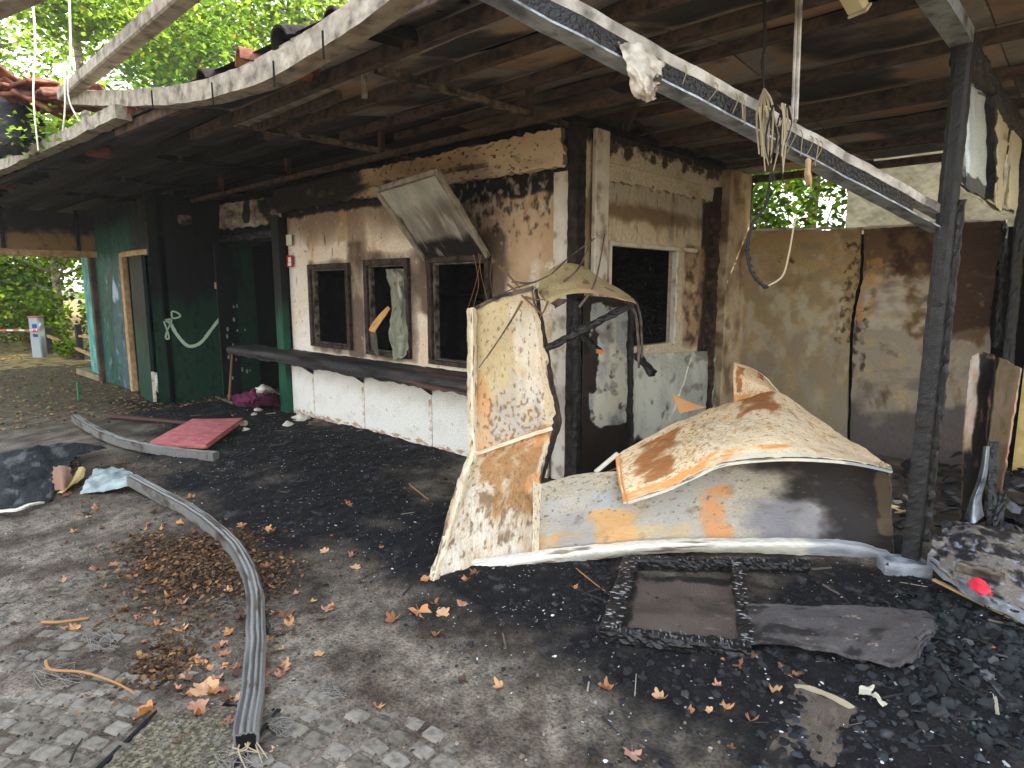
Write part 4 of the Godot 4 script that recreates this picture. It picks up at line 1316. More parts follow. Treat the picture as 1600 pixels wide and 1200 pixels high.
	sheet(st, [[Vector3(2.400, 2.184, -0.337), Vector3(2.400, 2.202, -0.888), Vector3(2.400, 2.181, -1.577), Vector3(2.400, 2.203, -2.231), Vector3(2.400, 2.255, -2.832)], [Vector3(2.460, 2.112, 0.015), Vector3(2.460, 2.119, -0.498), Vector3(2.460, 2.096, -1.136), Vector3(2.460, 2.112, -1.743), Vector3(2.460, 2.151, -2.226)]], 24, 4, 0.004, 0.01, 4.0)
	part("strip", st, M.white_paint, cu)
	# board leaning against the second post, with a wide scorch
	var lt := paint(256, 384, c8(150, 132, 104), [[c8(176, 168, 160), 0.8, 0.012, 0.54, 2.5, [[0, 0, 0.2, 0.4, 0.15, 0.4]]], [c8(122, 104, 72), 0.7, 0.02, 0.5, 4.0, []], [c8(20, 17, 15), 1.0, 0.010, 0.7, 2.6, [[0.28, 0, 0.48, 1, 0.16, 1.0], [0, 0.72, 0.48, 1, 0.25, 1.0]]], [c8(186, 128, 108), 0.8, 0.012, 0.6, 5.0, [[0.97, 0.2, 1, 1, 0.03, 0.8]]]], 104)
	var lb := thing("leaning_scorched_board", "curved board with a broad black scorch leaning against the second post", "board", Vector3(2.5, 0, -1.3))
	st = begin()
	sheet(st, [[Vector3(2.400, 1.128, -1.320), Vector3(2.464, 1.165, -1.360), Vector3(2.530, 1.135, -1.460), Vector3(2.611, 1.112, -1.380), Vector3(2.701, 1.081, -1.240)], [Vector3(2.414, 0.769, -1.260), Vector3(2.472, 0.768, -1.320), Vector3(2.528, 0.761, -1.420), Vector3(2.614, 0.740, -1.340), Vector3(2.689, 0.725, -1.220)], [Vector3(2.439, 0.375, -1.200), Vector3(2.488, 0.350, -1.260), Vector3(2.543, 0.316, -1.360), Vector3(2.609, 0.298, -1.300), Vector3(2.678, 0.356, -1.200)], [Vector3(2.472, -0.025, -1.140), Vector3(2.516, -0.048, -1.200), Vector3(2.559, -0.028, -1.300), Vector3(2.614, 0.086, -1.240), Vector3(2.667, 0.226, -1.160)]], 36, 44, -0.012, 0.01, 3.0, 0.015)
	part("board", st, skin(lt, 0.6, 0.0, M.fine_wall, 0.0, 0.4), lb)
	var pt := thing("curled_white_tube", "bluish white curled sheet standing at the foot of the leaning board", "metal strip", Vector3(2.45, 0, -1.1))
	st = begin()
	sheet(st, [[Vector3(2.552, 0.555, -1.120), Vector3(2.583, 0.583, -1.020), Vector3(2.593, 0.562, -1.120)], [Vector3(2.545, 0.351, -1.100), Vector3(2.584, 0.398, -0.980), Vector3(2.599, 0.375, -1.100)], [Vector3(2.512, 0.152, -1.060), Vector3(2.554, 0.223, -0.960), Vector3(2.582, 0.231, -1.060)], [Vector3(2.505, 0.012, -1.040), Vector3(2.560, 0.069, -0.920), Vector3(2.609, 0.110, -1.040)]], 12, 20, 0.004, 0.004, 4.0)
	part("sheet", st, M.blue_steel, pt)
	var ls := thing("charred_laths", "charred laths crossed below the leaning board", "timber", Vector3(2.5, 0, -1.0))
	st = begin()
	rough_bar(st, Vector3(2.652, 0.062, -1.000), Vector3(2.602, 0.595, -1.140), 0.05, 0.03, 0.012, 0.03, 19)
	part("lath", st, M.char, ls)
	st = begin()
	rough_bar(st, Vector3(2.691, 0.069, -0.950), Vector3(2.683, 0.271, -1.100), 0.05, 0.03, 0.012, 0.03, 20)
	part("lath", st, M.char, ls)
	st = begin()
	rough_bar(st, Vector3(2.345, 2.123, -2.820), Vector3(2.409, 1.091, -2.700), 0.13, 0.04, 0.03, 0.04, 21)
	var cb := thing("charred_board", "black wavy charred board between the partition and the second post", "board", Vector3(2.4, 0, -2.75))
	part("board", st, M.char, cb)
	# fallen sheets at the right edge
	var ft := paint(256, 256, c8(120, 112, 104), [[c8(168, 158, 140), 0.9, 0.02, 0.55, 5.0, []], [c8(40, 38, 40), 1.0, 0.02, 0.5, 5.0, [[0, 0, 0.6, 0.6, 0.3, 0.15]]], [c8(150, 156, 166), 0.8, 0.03, 0.62, 6.0, []]], 105)
	var fs := thing("fallen_sheet", "long ash covered sheet fallen on the debris at the right edge of the photo", "metal sheet", Vector3(2.8, 0.1, 0.0))
	st = begin()
	sheet(st, [[Vector3(2.544, 0.240, -0.347), Vector3(2.718, 0.250, -0.363), Vector3(2.964, 0.220, -0.515)], [Vector3(2.522, 0.220, -0.047), Vector3(2.756, 0.250, 0.069), Vector3(3.027, 0.200, 0.056)], [Vector3(2.517, 0.170, 0.198), Vector3(2.751, 0.190, 0.492), Vector3(3.063, 0.160, 0.620)]], 30, 24, -0.012, 0.03, 3.0, 0.02)
	part("sheet", st, skin(ft, 0.55, 0.1, M.fine_wall, 0.0, 0.6), fs)
	st = begin()
	sweep(st, [Vector2(-0.006, -0.025), Vector2(0.012, -0.025), Vector2(0.012, 0.025), Vector2(-0.006, 0.025)], curve([Vector3(2.514, 0.165, 0.208), Vector3(2.657, 0.170, 0.366), Vector3(2.753, 0.185, 0.503), Vector3(2.881, 0.170, 0.553), Vector3(3.064, 0.155, 0.642)], 30), Vector3.UP, 0.02)
	part("folded_edge", st, M.blue_steel, fs)
	var wd := thing("weathered_lath", "thin yellowish lath under the folded edge of the fallen sheet", "timber", Vector3(2.7, 0.1, 0.3))
	st = begin()
	bar(st, Vector3(2.565, 0.120, 0.310), Vector3(2.998, 0.100, 0.536), 0.025, 0.012, 0.003)
	part("lath", st, M.bare_wood, wd)
	var gb := thing("grey_batten", "grey batten lying on the fallen sheet", "timber", Vector3(2.7, 0.25, -0.2))
	st = begin()
	bar(st, Vector3(2.662, 0.235, 0.345), Vector3(2.852, 0.240, 0.385), 0.045, 0.05, 0.006)
	part("batten", st, M.dim_steel, gb)
	var rd := thing("red_scrap", "crumpled bright red scrap lying on the fallen sheet", "scrap", Vector3(2.75, 0.25, 0.1))
	st = begin()
	sheet(st, [[Vector3(2.740, 0.260, 0.575), Vector3(2.767, 0.280, 0.553), Vector3(2.798, 0.260, 0.520)], [Vector3(2.754, 0.250, 0.621), Vector3(2.786, 0.275, 0.627), Vector3(2.820, 0.250, 0.559)], [Vector3(2.792, 0.240, 0.644), Vector3(2.817, 0.250, 0.664), Vector3(2.828, 0.240, 0.593)]], 10, 10, 0.003, 0.012, 14.0, 0.01)
	part("scrap", st, plain(c8(206, 44, 66), 0.5), rd)
	# above: strip, cords and lamp hanging under the roof
	var hs := thing("hanging_metal_strip", "pale metal strip hanging straight down from the roof beside the gutter", "metal strip", Vector3(2.06, 2.3, 1.25))
	st = begin()
	var top := Vector3(2.027, 2.870, 1.180)
	var low := Vector3(2.072, 2.274, 1.261)
	bar(st, top, low, 0.042, 0.012, 0.003)
	bar(st, top + Vector3(0.014, 0, 0.012), low + Vector3(0.014, 0, 0.012), 0.012, 0.014, 0.003)
	part("strip", st, M.pale_steel, hs)
	var hc := thing("burnt_rope", "burnt cord hanging from the roof onto the gutter", "cord", Vector3(1.9, 2.3, 1.3))
	st = begin()
	tube(st, curve([Vector3(1.932, 2.860, 1.300), Vector3(1.960, 2.603, 1.326), Vector3(1.963, 2.500, 1.344), Vector3(1.991, 2.365, 1.374), Vector3(2.009, 2.230, 1.426)], 24), 0.007, 0.004)
	part("cord", st, M.cord, hc)
	for i in 5:
		st = begin()
		var a := 0.1 * i
		tube(st, curve([Vector3(1.988, 2.391, 1.371), Vector3(2.018, 2.293, 1.405) + Vector3(0.02 * i - 0.04, 0, 0.01 * i), Vector3(2.049, 2.119, 1.481) + Vector3(0.012 * i - 0.02, -a * 0.1, 0)], 12), 0.006, 0.003)
		part("strand", st, M.fibre, hc)
	var fl := thing("hanging_fibre_bundle", "bundle of frayed fibres and wire hanging over the gutter in a long loop", "cord", Vector3(1.9, 2.2, 1.2))
	for i in 22:
		st = begin()
		var o := Vector3(rng.randf_range(-0.05, 0.05), 0, rng.randf_range(-0.05, 0.05))
		var tt := rng.randf_range(0.25, 0.95)
		var p0 := Vector3(2.063, 2.297, 1.431) + o
		var p2 := p0.lerp(Vector3(2.122, 1.963, 1.513) + o * 0.6, tt)
		tube(st, curve([p0, p0.lerp(p2, 0.5) + Vector3(rng.randf_range(-0.03, 0.03), 0, rng.randf_range(-0.03, 0.03)), p2], 10), rng.randf_range(0.002, 0.006), 0.002, 5)
		part("fibre", st, M.fibre if i % 3 else M.cord, fl)
	st = begin()
	tube(st, curve([Vector3(2.093, 2.038, 1.512), Vector3(2.089, 1.916, 1.540), Vector3(2.061, 1.843, 1.582), Vector3(2.057, 1.746, 1.606), Vector3(2.076, 1.661, 1.605), Vector3(2.114, 1.610, 1.580), Vector3(2.129, 1.605, 1.567)], 40), 0.006, 0.007)
	part("wire_loop", st, M.cord, fl)
	st = begin()
	tube(st, curve([Vector3(2.125, 1.605, 1.571), Vector3(2.164, 1.644, 1.526), Vector3(2.174, 1.722, 1.501), Vector3(2.177, 1.831, 1.475), Vector3(2.181, 1.880, 1.461)], 30), 0.004, 0.003)
	part("wire_loop", st, M.fibre, fl)
	for k in 7:
		st = begin()
		obox(st, (Vector3(2.057, 1.746, 1.606)).lerp(Vector3(2.121, 1.605, 1.574), k / 6.0) + Vector3(-0.012 * sin(k * 0.5), -0.02 * sin(k * PI / 6.0), 0), Vector3(0.016, 0.016, 0.016), Basis(Vector3.UP, k * 1.0), 0.004)
		part("melted_bead", st, M.cord, fl)
	st = begin()
	sheet(st, [[Vector3(2.168, 2.094, 1.374), Vector3(2.174, 2.104, 1.366), Vector3(2.182, 2.094, 1.360)], [Vector3(2.181, 2.037, 1.401), Vector3(2.202, 2.036, 1.423), Vector3(2.199, 2.037, 1.384)], [Vector3(2.181, 1.996, 1.381), Vector3(2.201, 1.996, 1.404), Vector3(2.198, 1.971, 1.370)]], 4, 10, 0.002, 0.01, 9.0)
	part("curled_scrap", st, M.bare_wood, fl)
	var lp := thing("ceiling_lamp_end", "end of a pale tube lamp hanging at the top of the photo", "lamp", Vector3(2.3, 2.8, 1.3))
	st = begin()
	bar(st, Vector3(2.127, 2.911, 1.105), Vector3(2.192, 2.759, 0.936), 0.085, 0.04, 0.008)
	part("housing", st, plain(c8(214, 208, 170), 0.5), lp)
	st = begin()
	obox(st, Vector3(2.198, 2.752, 0.946), Vector3(0.088, 0.05, 0.012), along(Vector3(2.192, 2.759, 0.936) - Vector3(2.127, 2.911, 1.105)), 0.004)
	part("end_cap", st, M.white_paint, lp)


func far_things() -> void:
	var b := thing("concrete_building", "plain grey beige concrete building behind the partition", "building", Vector3(3.5, 0, -8))
	var st := begin()
	wall(st, Vector3(0.16, 0, -6.0), Vector3(9.0, 0, -6.0), 0.0, 6.0, [], 0.3)
	part("wall", st, M.concrete, b)
	st = begin()
	wall(st, Vector3(0.16, 0, -11.0), Vector3(0.16, 0, -6.0), 0.0, 6.0, [], 0.3)
	part("side_wall", st, M.concrete, b)
	st = begin()
	tube(st, [Vector3(3.62, 0, -5.9), Vector3(3.62, 6, -5.9)], 0.06, 0.06, 10)
	part("downpipe", st, M.dim_steel, b)
	var y := thing("yellow_shutter", "pale yellow slatted wall at the right edge of the photo", "wall", Vector3(4.2, 0, -3.4))
	st = begin()
	wall(st, Vector3(2.60, 0, -2.62), Vector3(6.5, 0, -2.62), 0.0, 2.1, [[0.05, 1.5, 0.42, 0.50], [0.05, 1.5, 0.74, 0.80], [0.05, 1.5, 1.10, 1.19]], 0.06)
	part("boarding", st, skin(cloud(256, noise(110, 0.02, 4), [[0.2, c8(176, 152, 92)], [0.7, c8(206, 184, 122)]]), 0.8, 0.0, M.grainy, 0.6, 0.4), y)
	st = begin()
	box(st, Vector3(2.60, 0, -2.82), Vector3(6.5, 2.1, -2.74))
	part("backing", st, M.dim_steel, y)
	# among the trees at the left
	var bo := thing("service_pillar", "pale grey service pillar with small blue and red notices among the trees", "pillar", Vector3(-15.4, 0, 0.74))
	var turn := Basis(Vector3.UP, 0.75)
	st = begin()
	obox(st, Vector3(-15.4, 0.44, 0.74), Vector3(0.24, 0.96, 0.2), turn, 0.02)
	part("body", st, plain(c8(150, 158, 158), 0.7), bo)
	st = begin()
	obox(st, Vector3(-15.4, 0.93, 0.74), Vector3(0.26, 0.03, 0.22), turn, 0.008)
	part("cap", st, plain(c8(168, 96, 76), 0.7), bo)
	for n in [[0.72, 0.09, c8(44, 72, 140)], [0.5, 0.07, c8(38, 58, 110)], [0.61, 0.06, c8(184, 54, 50)]]:
		st = begin()
		obox(st, Vector3(-15.4, n[0], 0.74) + turn * Vector3(0.02, 0, 0.103), Vector3(0.11, n[1], 0.006), turn)
		part("notice", st, plain(n[2]), bo)
	for p in [[-16.4, 0.35, 0.62], [-14.15, 0.2, 0.78]]:
		var po := thing("barrier_post", "dark wooden barrier post carrying tape, %s of the two" % ("nearer the pillar" if p[0] < -15 else "nearer the teal shutter"), "post", Vector3(p[0], 0, p[1]), "barrier posts among the trees")
		st = begin()
		box(st, Vector3(p[0] - 0.06, -0.1, p[1] - 0.06), Vector3(p[0] + 0.06, p[2], p[1] + 0.06), 0.01)
		part("post", st, plain(c8(52, 48, 46), 0.9), po)
	var tp := thing("barrier_tape", "red and white barrier tape strung past the service pillar", "tape", Vector3(-15, 0.6, 0.7))
	var path := curve([Vector3(-19.5, 0.70, 3.4), Vector3(-17.2, 0.60, 1.9), Vector3(-15.2, 0.62, 0.93), Vector3(-16.3, 0.60, 0.42)], 60)
	for i in 60:
		st = begin()
		var a: Vector3 = path[i]
		var c: Vector3 = path[i + 1]
		quad(st, a + Vector3.UP * 0.035, c + Vector3.UP * 0.035, c - Vector3.UP * 0.005, a - Vector3.UP * 0.005)
		part("tape_band", st, plain(c8(176, 84, 80)) if (i / 2) % 2 else plain(c8(196, 190, 180)), tp)
	var rl := thing("sagging_rail", "weathered rail sagging between the barrier posts", "rail", Vector3(-15, 0.4, 0.3))
	st = begin()
	bar(st, Vector3(-16.4, 0.42, 0.37), Vector3(-12.6, 0.1, 0.2), 0.05, 0.06)
	bar(st, Vector3(-14.2, 0.52, 0.22), Vector3(-12.0, 0.50, -0.1), 0.04, 0.05)
	part("rail", st, M.bare_wood, rl)
	# wreck of another roof overhead at the left
	var w := thing("broken_eaves", "broken eaves of a neighbouring roof overhead, with bare beams and loose tiles", "roof wreck", Vector3(-3, 2.6, 4))
	st = begin()
	bar(st, Vector3(-3.294, 3.143, 2.557), Vector3(-0.030, 3.020, 2.700), 0.10, 0.09, 0.01)
	part("beam", st, M.gutter, w)
	st = begin()
	bar(st, Vector3(-1.515, 3.046, 3.400), Vector3(-0.980, 3.375, 2.828), 0.16, 0.13, 0.012)
	part("beam", st, M.gutter, w)
	st = begin()
	bar(st, Vector3(-3.233, 3.132, 2.501), Vector3(-2.050, 2.937, 2.259), 0.09, 0.10, 0.01)
	part("gutter_stub", st, M.gutter, w)
	st = begin()
	sheet(st, [[Vector3(-4.521, 3.261, 3.134), Vector3(-4.114, 3.261, 2.750), Vector3(-3.934, 3.095, 2.614)], [Vector3(-3.949, 2.886, 3.228), Vector3(-3.614, 2.937, 2.901), Vector3(-3.471, 2.834, 2.787)], [Vector3(-3.646, 2.539, 3.292), Vector3(-3.373, 2.713, 2.998), Vector3(-3.293, 2.708, 2.923)]], 12, 12, 0.08, 0.06, 3.0, 0.06)
	part("sagging_deck", st, M.soot, w)
	var tiles: Array[ArrayMesh] = []
	for k in 3:
		var s := begin()
		obox(s, Vector3.ZERO, Vector3(0.22, 0.03, 0.3), Basis(), 0.008)
		tiles.append(shape(s))
	for i in 26:
		var o := MeshInstance3D.new()
		o.mesh = tiles[i % 3]
		o.material_override = M.tile
		var at := (Vector3(-3.974, 3.286, 2.752)).lerp(Vector3(-3.372, 3.172, 2.485), rng.randf()) + Vector3(rng.randf_range(-0.1, 0.1), rng.randf_range(-0.08, 0.05), rng.randf_range(-0.2, 0.2))
		o.position = at - w.position
		o.rotation = Vector3(rng.randf_range(-0.5, 0.5), rng.randf_range(-3, 3), rng.randf_range(-0.5, 0.5))
		o.name = numbered(w, "loose_tile")
		w.add_child(o, true)
	for q in [[Vector3(-3.294, 3.776, 2.704), Vector3(-3.125, 3.441, 2.753), Vector3(-2.969, 3.024, 2.830), Vector3(-2.774, 2.599, 2.873)], [Vector3(-2.602, 3.693, 2.625), Vector3(-2.554, 3.283, 2.663), Vector3(-2.531, 2.965, 2.708), Vector3(-2.455, 2.783, 2.674)], [Vector3(-2.702, 3.227, 2.676), Vector3(-2.666, 2.948, 2.700), Vector3(-2.658, 2.739, 2.735)]]:
		st = begin()
		tube(st, curve(q, 20), 0.008, 0.005)
		part("hanging_root", st, M.white_paint, w)
	# twigs of green leaves caught on the gutter
	for c in [[Vector3(-3.262, 2.762, 2.883), 0.2, 60], [Vector3(-3.118, 2.886, 2.722), 0.16, 40], [Vector3(-3.020, 2.811, 2.644), 0.08, 14]]:
		st = begin()
		leaf_cloud(st, c[0], Vector3.ONE * c[1], c[2], 0.05, 1)
		tag(part("leafy_twig", st, M.foliage, w), "", "", "", "stuff")


# ---------- trees ----------
func leaf_cloud(st: SurfaceTool, c: Vector3, r: Vector3, n: int, size: float, tone: int) -> void:
	for i in n:
		var d := Vector3(rng.randfn(), rng.randfn(), rng.randfn()).normalized() * pow(rng.randf(), 0.4)
		var p := c + d * r
		var b := Basis.from_euler(Vector3(rng.randf_range(-1.2, 1.2), rng.randf_range(0, TAU), rng.randf_range(-1.0, 1.0)))
		var s := size * rng.randf_range(0.6, 1.25)
		var g := rng.randf()
		var col := Color(0.08, 0.135, 0.03).lerp(Color(0.20, 0.25, 0.07), g)
		if tone == 1: col = Color(0.17, 0.21, 0.06).lerp(Color(0.36, 0.38, 0.17), g)
		if tone == 2: col = Color(0.03, 0.075, 0.018).lerp(Color(0.08, 0.14, 0.03), g)
		if rng.randf() < 0.03: col = Color(0.28, 0.16, 0.03)
		st.set_color(col)
		var q := [p - b.x * s * 0.5, p + b.z * s * 0.32 + b.y * s * 0.06, p + b.x * s * 0.55, p - b.z * s * 0.32 + b.y * s * 0.06]
		quad(st, q[0], q[1], q[2], q[3])


func tree(label: String, at: Vector3, h: float, spread: float, leaf_count: int, size: float, tone: int, low := 0.3, trunk_r := 0.16) -> Node3D:
	var t := thing("tree", label, "tree", at, "trees around the kiosk")
	var tr := begin(true)
	var lean := Vector3(rng.randf_range(-0.4, 0.4), 0, rng.randf_range(-0.4, 0.4))
	tube(tr, curve([at - Vector3.UP * 0.2, at + Vector3(0, h * 0.35, 0) + lean * 0.4, at + Vector3(0, h * 0.85, 0) + lean], 10), trunk_r, trunk_r * 0.3, 9)
	var crown := begin()
	var tips: Array = []
	for i in 11:
		var k := rng.randf_range(low, 0.85)
		var a := TAU * i / 11.0 + rng.randf_range(-0.3, 0.3)
		var s0 := at + Vector3(0, h * k, 0) + lean * k
		var l := spread * rng.randf_range(0.5, 1.0) * (1.15 - k * 0.5)
		var s1 := s0 + Vector3(cos(a) * l, l * rng.randf_range(0.1, 0.5), sin(a) * l)
		tube(tr, curve([s0, s0.lerp(s1, 0.5) + Vector3.UP * 0.2, s1], 6), trunk_r * 0.35, 0.015, 6)
		tips.append(s1)
		tips.append(s0.lerp(s1, 0.6) + Vector3(rng.randf_range(-0.5, 0.5), rng.randf_range(-0.3, 0.6), rng.randf_range(-0.5, 0.5)))
	tips.append(at + Vector3.UP * h * 0.95 + lean)
	tips.append(at + Vector3.UP * h * 0.8 + lean)
	for p in tips:
		leaf_cloud(crown, p, Vector3(1, 0.65, 1) * spread * rng.randf_range(0.28, 0.5), int(leaf_count / tips.size()), size, tone)
	part("trunk", tr, skin(cloud(256, noise(120, 0.04, 5), [[0.2, c8(82, 74, 60)], [0.55, c8(138, 130, 110)], [0.85, c8(176, 170, 150)]]), 0.9, 0.0, M.grainy, 0.7) if not M.has("bark") else M.bark, t)
	part("crown", crown, M.foliage, t)
	return t


func bush(label: String, at: Vector3, r: Vector3, n: int, size: float, tone: int) -> void:
	var t := thing("bush", label, "bush", at, "undergrowth among the trees")
	var st := begin()
	for i in 7:
		var c := at + Vector3(rng.randf_range(-0.6, 0.6) * r.x, r.y * rng.randf_range(0.25, 0.8), rng.randf_range(-0.6, 0.6) * r.z)
		leaf_cloud(st, c, r * rng.randf_range(0.35, 0.55), n / 7, size, tone)
	var stems := begin()
	for i in 5: tube(stems, [at, at + Vector3(rng.randf_range(-0.5, 0.5) * r.x, r.y * 0.8, rng.randf_range(-0.5, 0.5) * r.z)], 0.03, 0.01, 5)
	part("stems", stems, M.stick, t)
	part("foliage", st, M.foliage, t)


func trees() -> void:
	M.bark = skin(cloud(256, noise(120, 0.04, 5), [[0.2, c8(82, 74, 60)], [0.55, c8(138, 130, 110)], [0.85, c8(176, 170, 150)]]), 0.9, 0.0, M.grainy, 0.7)
	tree("pale trunked leafy tree behind the broken eaves at the upper left", Vector3(-14.5, 0, -0.6), 9.5, 3.0, 8892, 0.18, 1, 0.35, 0.2)
	tree("tall leafy tree behind the sagging gutter", Vector3(-12.5, 0, -5.2), 11.0, 3.6, 10260, 0.18, 1, 0.35, 0.2)
	tree("thick leafy tree above the tiled eaves, right of the first crown", Vector3(-9.5, 0, -7.8), 11.5, 3.8, 10260, 0.18, 0, 0.35, 0.22)
	tree("leafy tree beyond the service pillar", Vector3(-20.5, 0, -0.8), 9.0, 3.6, 9576, 0.18, 1, 0.12, 0.14)
	tree("leafy tree far left, beyond the barrier tape", Vector3(-22.0, 0, 2.6), 9.5, 3.8, 9576, 0.20, 1, 0.12, 0.15)
	tree("darker tree behind the teal shutter", Vector3(-18.0, 0, -4.5), 10.0, 3.8, 9576, 0.18, 0, 0.15, 0.18)
	tree("deep green tree in the gap between pilaster and concrete building", Vector3(-1.6, 0, -9.5), 8.0, 3.0, 10260, 0.14, 0, 0.12, 0.15)
	tree("tall tree at the far back of the wood", Vector3(-27.0, 0, -8.0), 14.0, 5.0, 9576, 0.25, 0, 0.15, 0.25)
	tree("broad tree at the far back left of the wood", Vector3(-30.0, 0, -1.0), 14.0, 5.5, 9576, 0.27, 1, 0.12, 0.25)
	tree("broad tree at the far left, partly out of the photo", Vector3(-30.0, 0, 5.5), 13.0, 5.5, 9576, 0.27, 0, 0.12, 0.25)
	tree("tall tree behind the roof ridge", Vector3(-18.0, 0, -12.0), 14.0, 5.0, 9576, 0.24, 0, 0.2, 0.25)
	bush("bright green bush behind the service pillar", Vector3(-18.0, 0, 0.5), Vector3(1.5, 1.6, 1.3), 2500, 0.16, 1)
	bush("low bright bush beyond the barrier tape at the far left", Vector3(-20.0, 0, 2.6), Vector3(2.0, 1.6, 1.6), 3000, 0.18, 1)
	bush("green bush behind the sagging rail", Vector3(-15.6, 0, -1.2), Vector3(1.6, 1.7, 1.0), 2800, 0.15, 0)
	bush("low green plants at the foot of the service pillar", Vector3(-14.7, 0, 0.25), Vector3(0.7, 0.35, 0.35), 700, 0.1, 1)
	bush("dark bush at the back of the clearing", Vector3(-23.5, 0, 0.6), Vector3(3.0, 2.6, 2.0), 3500, 0.24, 0)
	bush("dark leafy bush seen in the gap above the scorched partition", Vector3(-0.9, 0, -6.6), Vector3(1.5, 3.6, 0.9), 4200, 0.13, 0)
	# far wood that reads as one mass
	var st := begin()
	for i in 90:
		var a := lerpf(2.55, 4.0, i / 90.0)
		var d := rng.randf_range(34.0, 48.0)
		var c := Vector3(3.0 + cos(a) * d, rng.randf_range(1.0, 12.0), 4.0 - absf(sin(a)) * d * (1.0 if a < PI else -0.35))
		leaf_cloud(st, c, Vector3(3.4, 2.8, 3.4), 260, 0.42, 0 if i % 3 else 1)
	var o := part("distant_wood", st, M.foliage)
	tag(o, "far mass of woodland behind the nearer trees", "wood", "", "stuff")


# ---------- the big bent metal panel ----------
func bent_panel() -> void:
	var b := thing("bent_metal_panel", "large buckled metal panel, burnt cream and rust, folded on the ground before the kiosk corner", "metal panel", Vector3(1.2, 0, 0.9))
	var up := paint(256, 512, c8(190, 172, 144), [
		[c8(194, 174, 128), 0.85, 0.01, 0.54, 2.4, [[0.1, 0.06, 0.62, 0.34, 0.1, 0.42]]],
		[c8(214, 202, 182), 0.8, 0.012, 0.64, 3.0, [[0.62, 0.1, 0.88, 0.38, 0.06, 0.45], [0.1, 0.78, 0.9, 0.97, 0.08, 0.4]]],
		[c8(164, 158, 150), 0.85, 0.014, 0.62, 2.4, [[0.25, 0.36, 0.8, 0.52, 0.12, 0.42]]],
		[c8(204, 150, 100), 0.8, 0.014, 0.62, 3.0, [[0.0, 0.36, 0.25, 0.5, 0.12, 0.42], [0.1, 0.52, 0.9, 0.56, 0.04, 0.36]]],
		[c8(156, 112, 68), 0.9, 0.016, 0.64, 3.6, [[0.3, 0.58, 0.9, 0.72, 0.07, 0.42], [0.5, 0.74, 0.9, 0.84, 0.07, 0.36], [0.7, 0.5, 1, 0.54, 0.04, 0.36]]],
		[c8(120, 94, 68), 0.8, 0.06, 0.66, 6.0, [[0.25, 0.4, 0.85, 0.53, 0.1, 0.14], [0.1, 0.72, 0.9, 0.9, 0.08, 0.08]]],
		[c8(126, 100, 74), 0.85, 0.02, 0.76, 6.0, [[0.35, 0.8, 0.5, 0.86, 0.04, 0.4], [0.6, 0.86, 0.75, 0.92, 0.03, 0.4], [0.1, 0.05, 0.16, 0.08, 0.03, 0.5]]],
		[c8(202, 140, 86), 0.75, 0.014, 0.70, 4.0, [[0.8, 0.52, 1.0, 0.57, 0.05, 0.42], [0.82, 0.74, 1, 0.8, 0.05, 0.42]]],
		[c8(104, 84, 68), 0.8, 0.02, 0.74, 4.0, [[0, 0, 0.03, 1, 0.04, 0.34], [0.0, 0, 1, 0.015, 0.02, 0.34]]],
		[c8(92, 74, 58), 0.8, 0.09, 0.78, 8.0, []],
	], 130)
	var um := skin(up, 0.6, 0.1, M.fine_wall, 0.0, 0.6)
	var st := begin()
	sheet(st, [[Vector3(-0.113, 1.453, 1.040), Vector3(0.046, 1.531, 0.920), Vector3(0.223, 1.600, 0.780)], [Vector3(-0.106, 1.208, 1.050), Vector3(0.115, 1.257, 0.930), Vector3(0.323, 1.304, 0.800)], [Vector3(-0.085, 0.856, 1.080), Vector3(0.164, 0.904, 0.950), Vector3(0.411, 0.943, 0.820)], [Vector3(0.009, 0.524, 1.160), Vector3(0.259, 0.603, 1.020), Vector3(0.469, 0.688, 0.860)], [Vector3(0.037, 0.374, 1.270), Vector3(0.284, 0.444, 1.120), Vector3(0.490, 0.494, 0.960)], [Vector3(0.167, 0.199, 1.500), Vector3(0.379, 0.241, 1.300), Vector3(0.591, 0.296, 1.120)], [Vector3(0.517, 0.023, 1.930), Vector3(0.597, -0.011, 1.620), Vector3(0.741, -0.006, 1.330)]], 40, 90, -0.02, 0.016, 4.0, 0.006)
	part("upright_sheet", st, um, b)
	# folded margins of the upright sheet
	var rim := skin(paint(64, 256, c8(214, 198, 168), [[c8(168, 132, 96), 0.9, 0.03, 0.55, 5.0, []], [c8(92, 76, 62), 0.9, 0.05, 0.68, 7.0, []], [c8(230, 222, 204), 0.8, 0.03, 0.6, 5.0, []]], 131), 0.55, 0.1, M.fine_wall, 0.0, 0.5)
	st = begin()
	sheet(st, [[Vector3(-0.124, 1.462, 1.060), Vector3(-0.030, 1.473, 1.100), Vector3(-0.045, 1.463, 1.050)], [Vector3(-0.118, 1.120, 1.070), Vector3(-0.013, 1.132, 1.120), Vector3(-0.033, 1.125, 1.060)], [Vector3(-0.092, 0.723, 1.100), Vector3(0.014, 0.745, 1.150), Vector3(0.001, 0.734, 1.090)], [Vector3(-0.013, 0.500, 1.170), Vector3(0.085, 0.522, 1.220), Vector3(0.084, 0.520, 1.160)], [Vector3(0.042, 0.340, 1.310), Vector3(0.154, 0.366, 1.360), Vector3(0.128, 0.342, 1.280)], [Vector3(0.267, 0.136, 1.630), Vector3(0.349, 0.151, 1.660), Vector3(0.305, 0.121, 1.570)], [Vector3(0.502, 0.010, 1.950), Vector3(0.576, 0.042, 1.970), Vector3(0.533, 0.008, 1.880)]], 8, 60, 0.004, 0.014, 9.0)
	part("folded_margin", st, rim, b)
	st = begin()
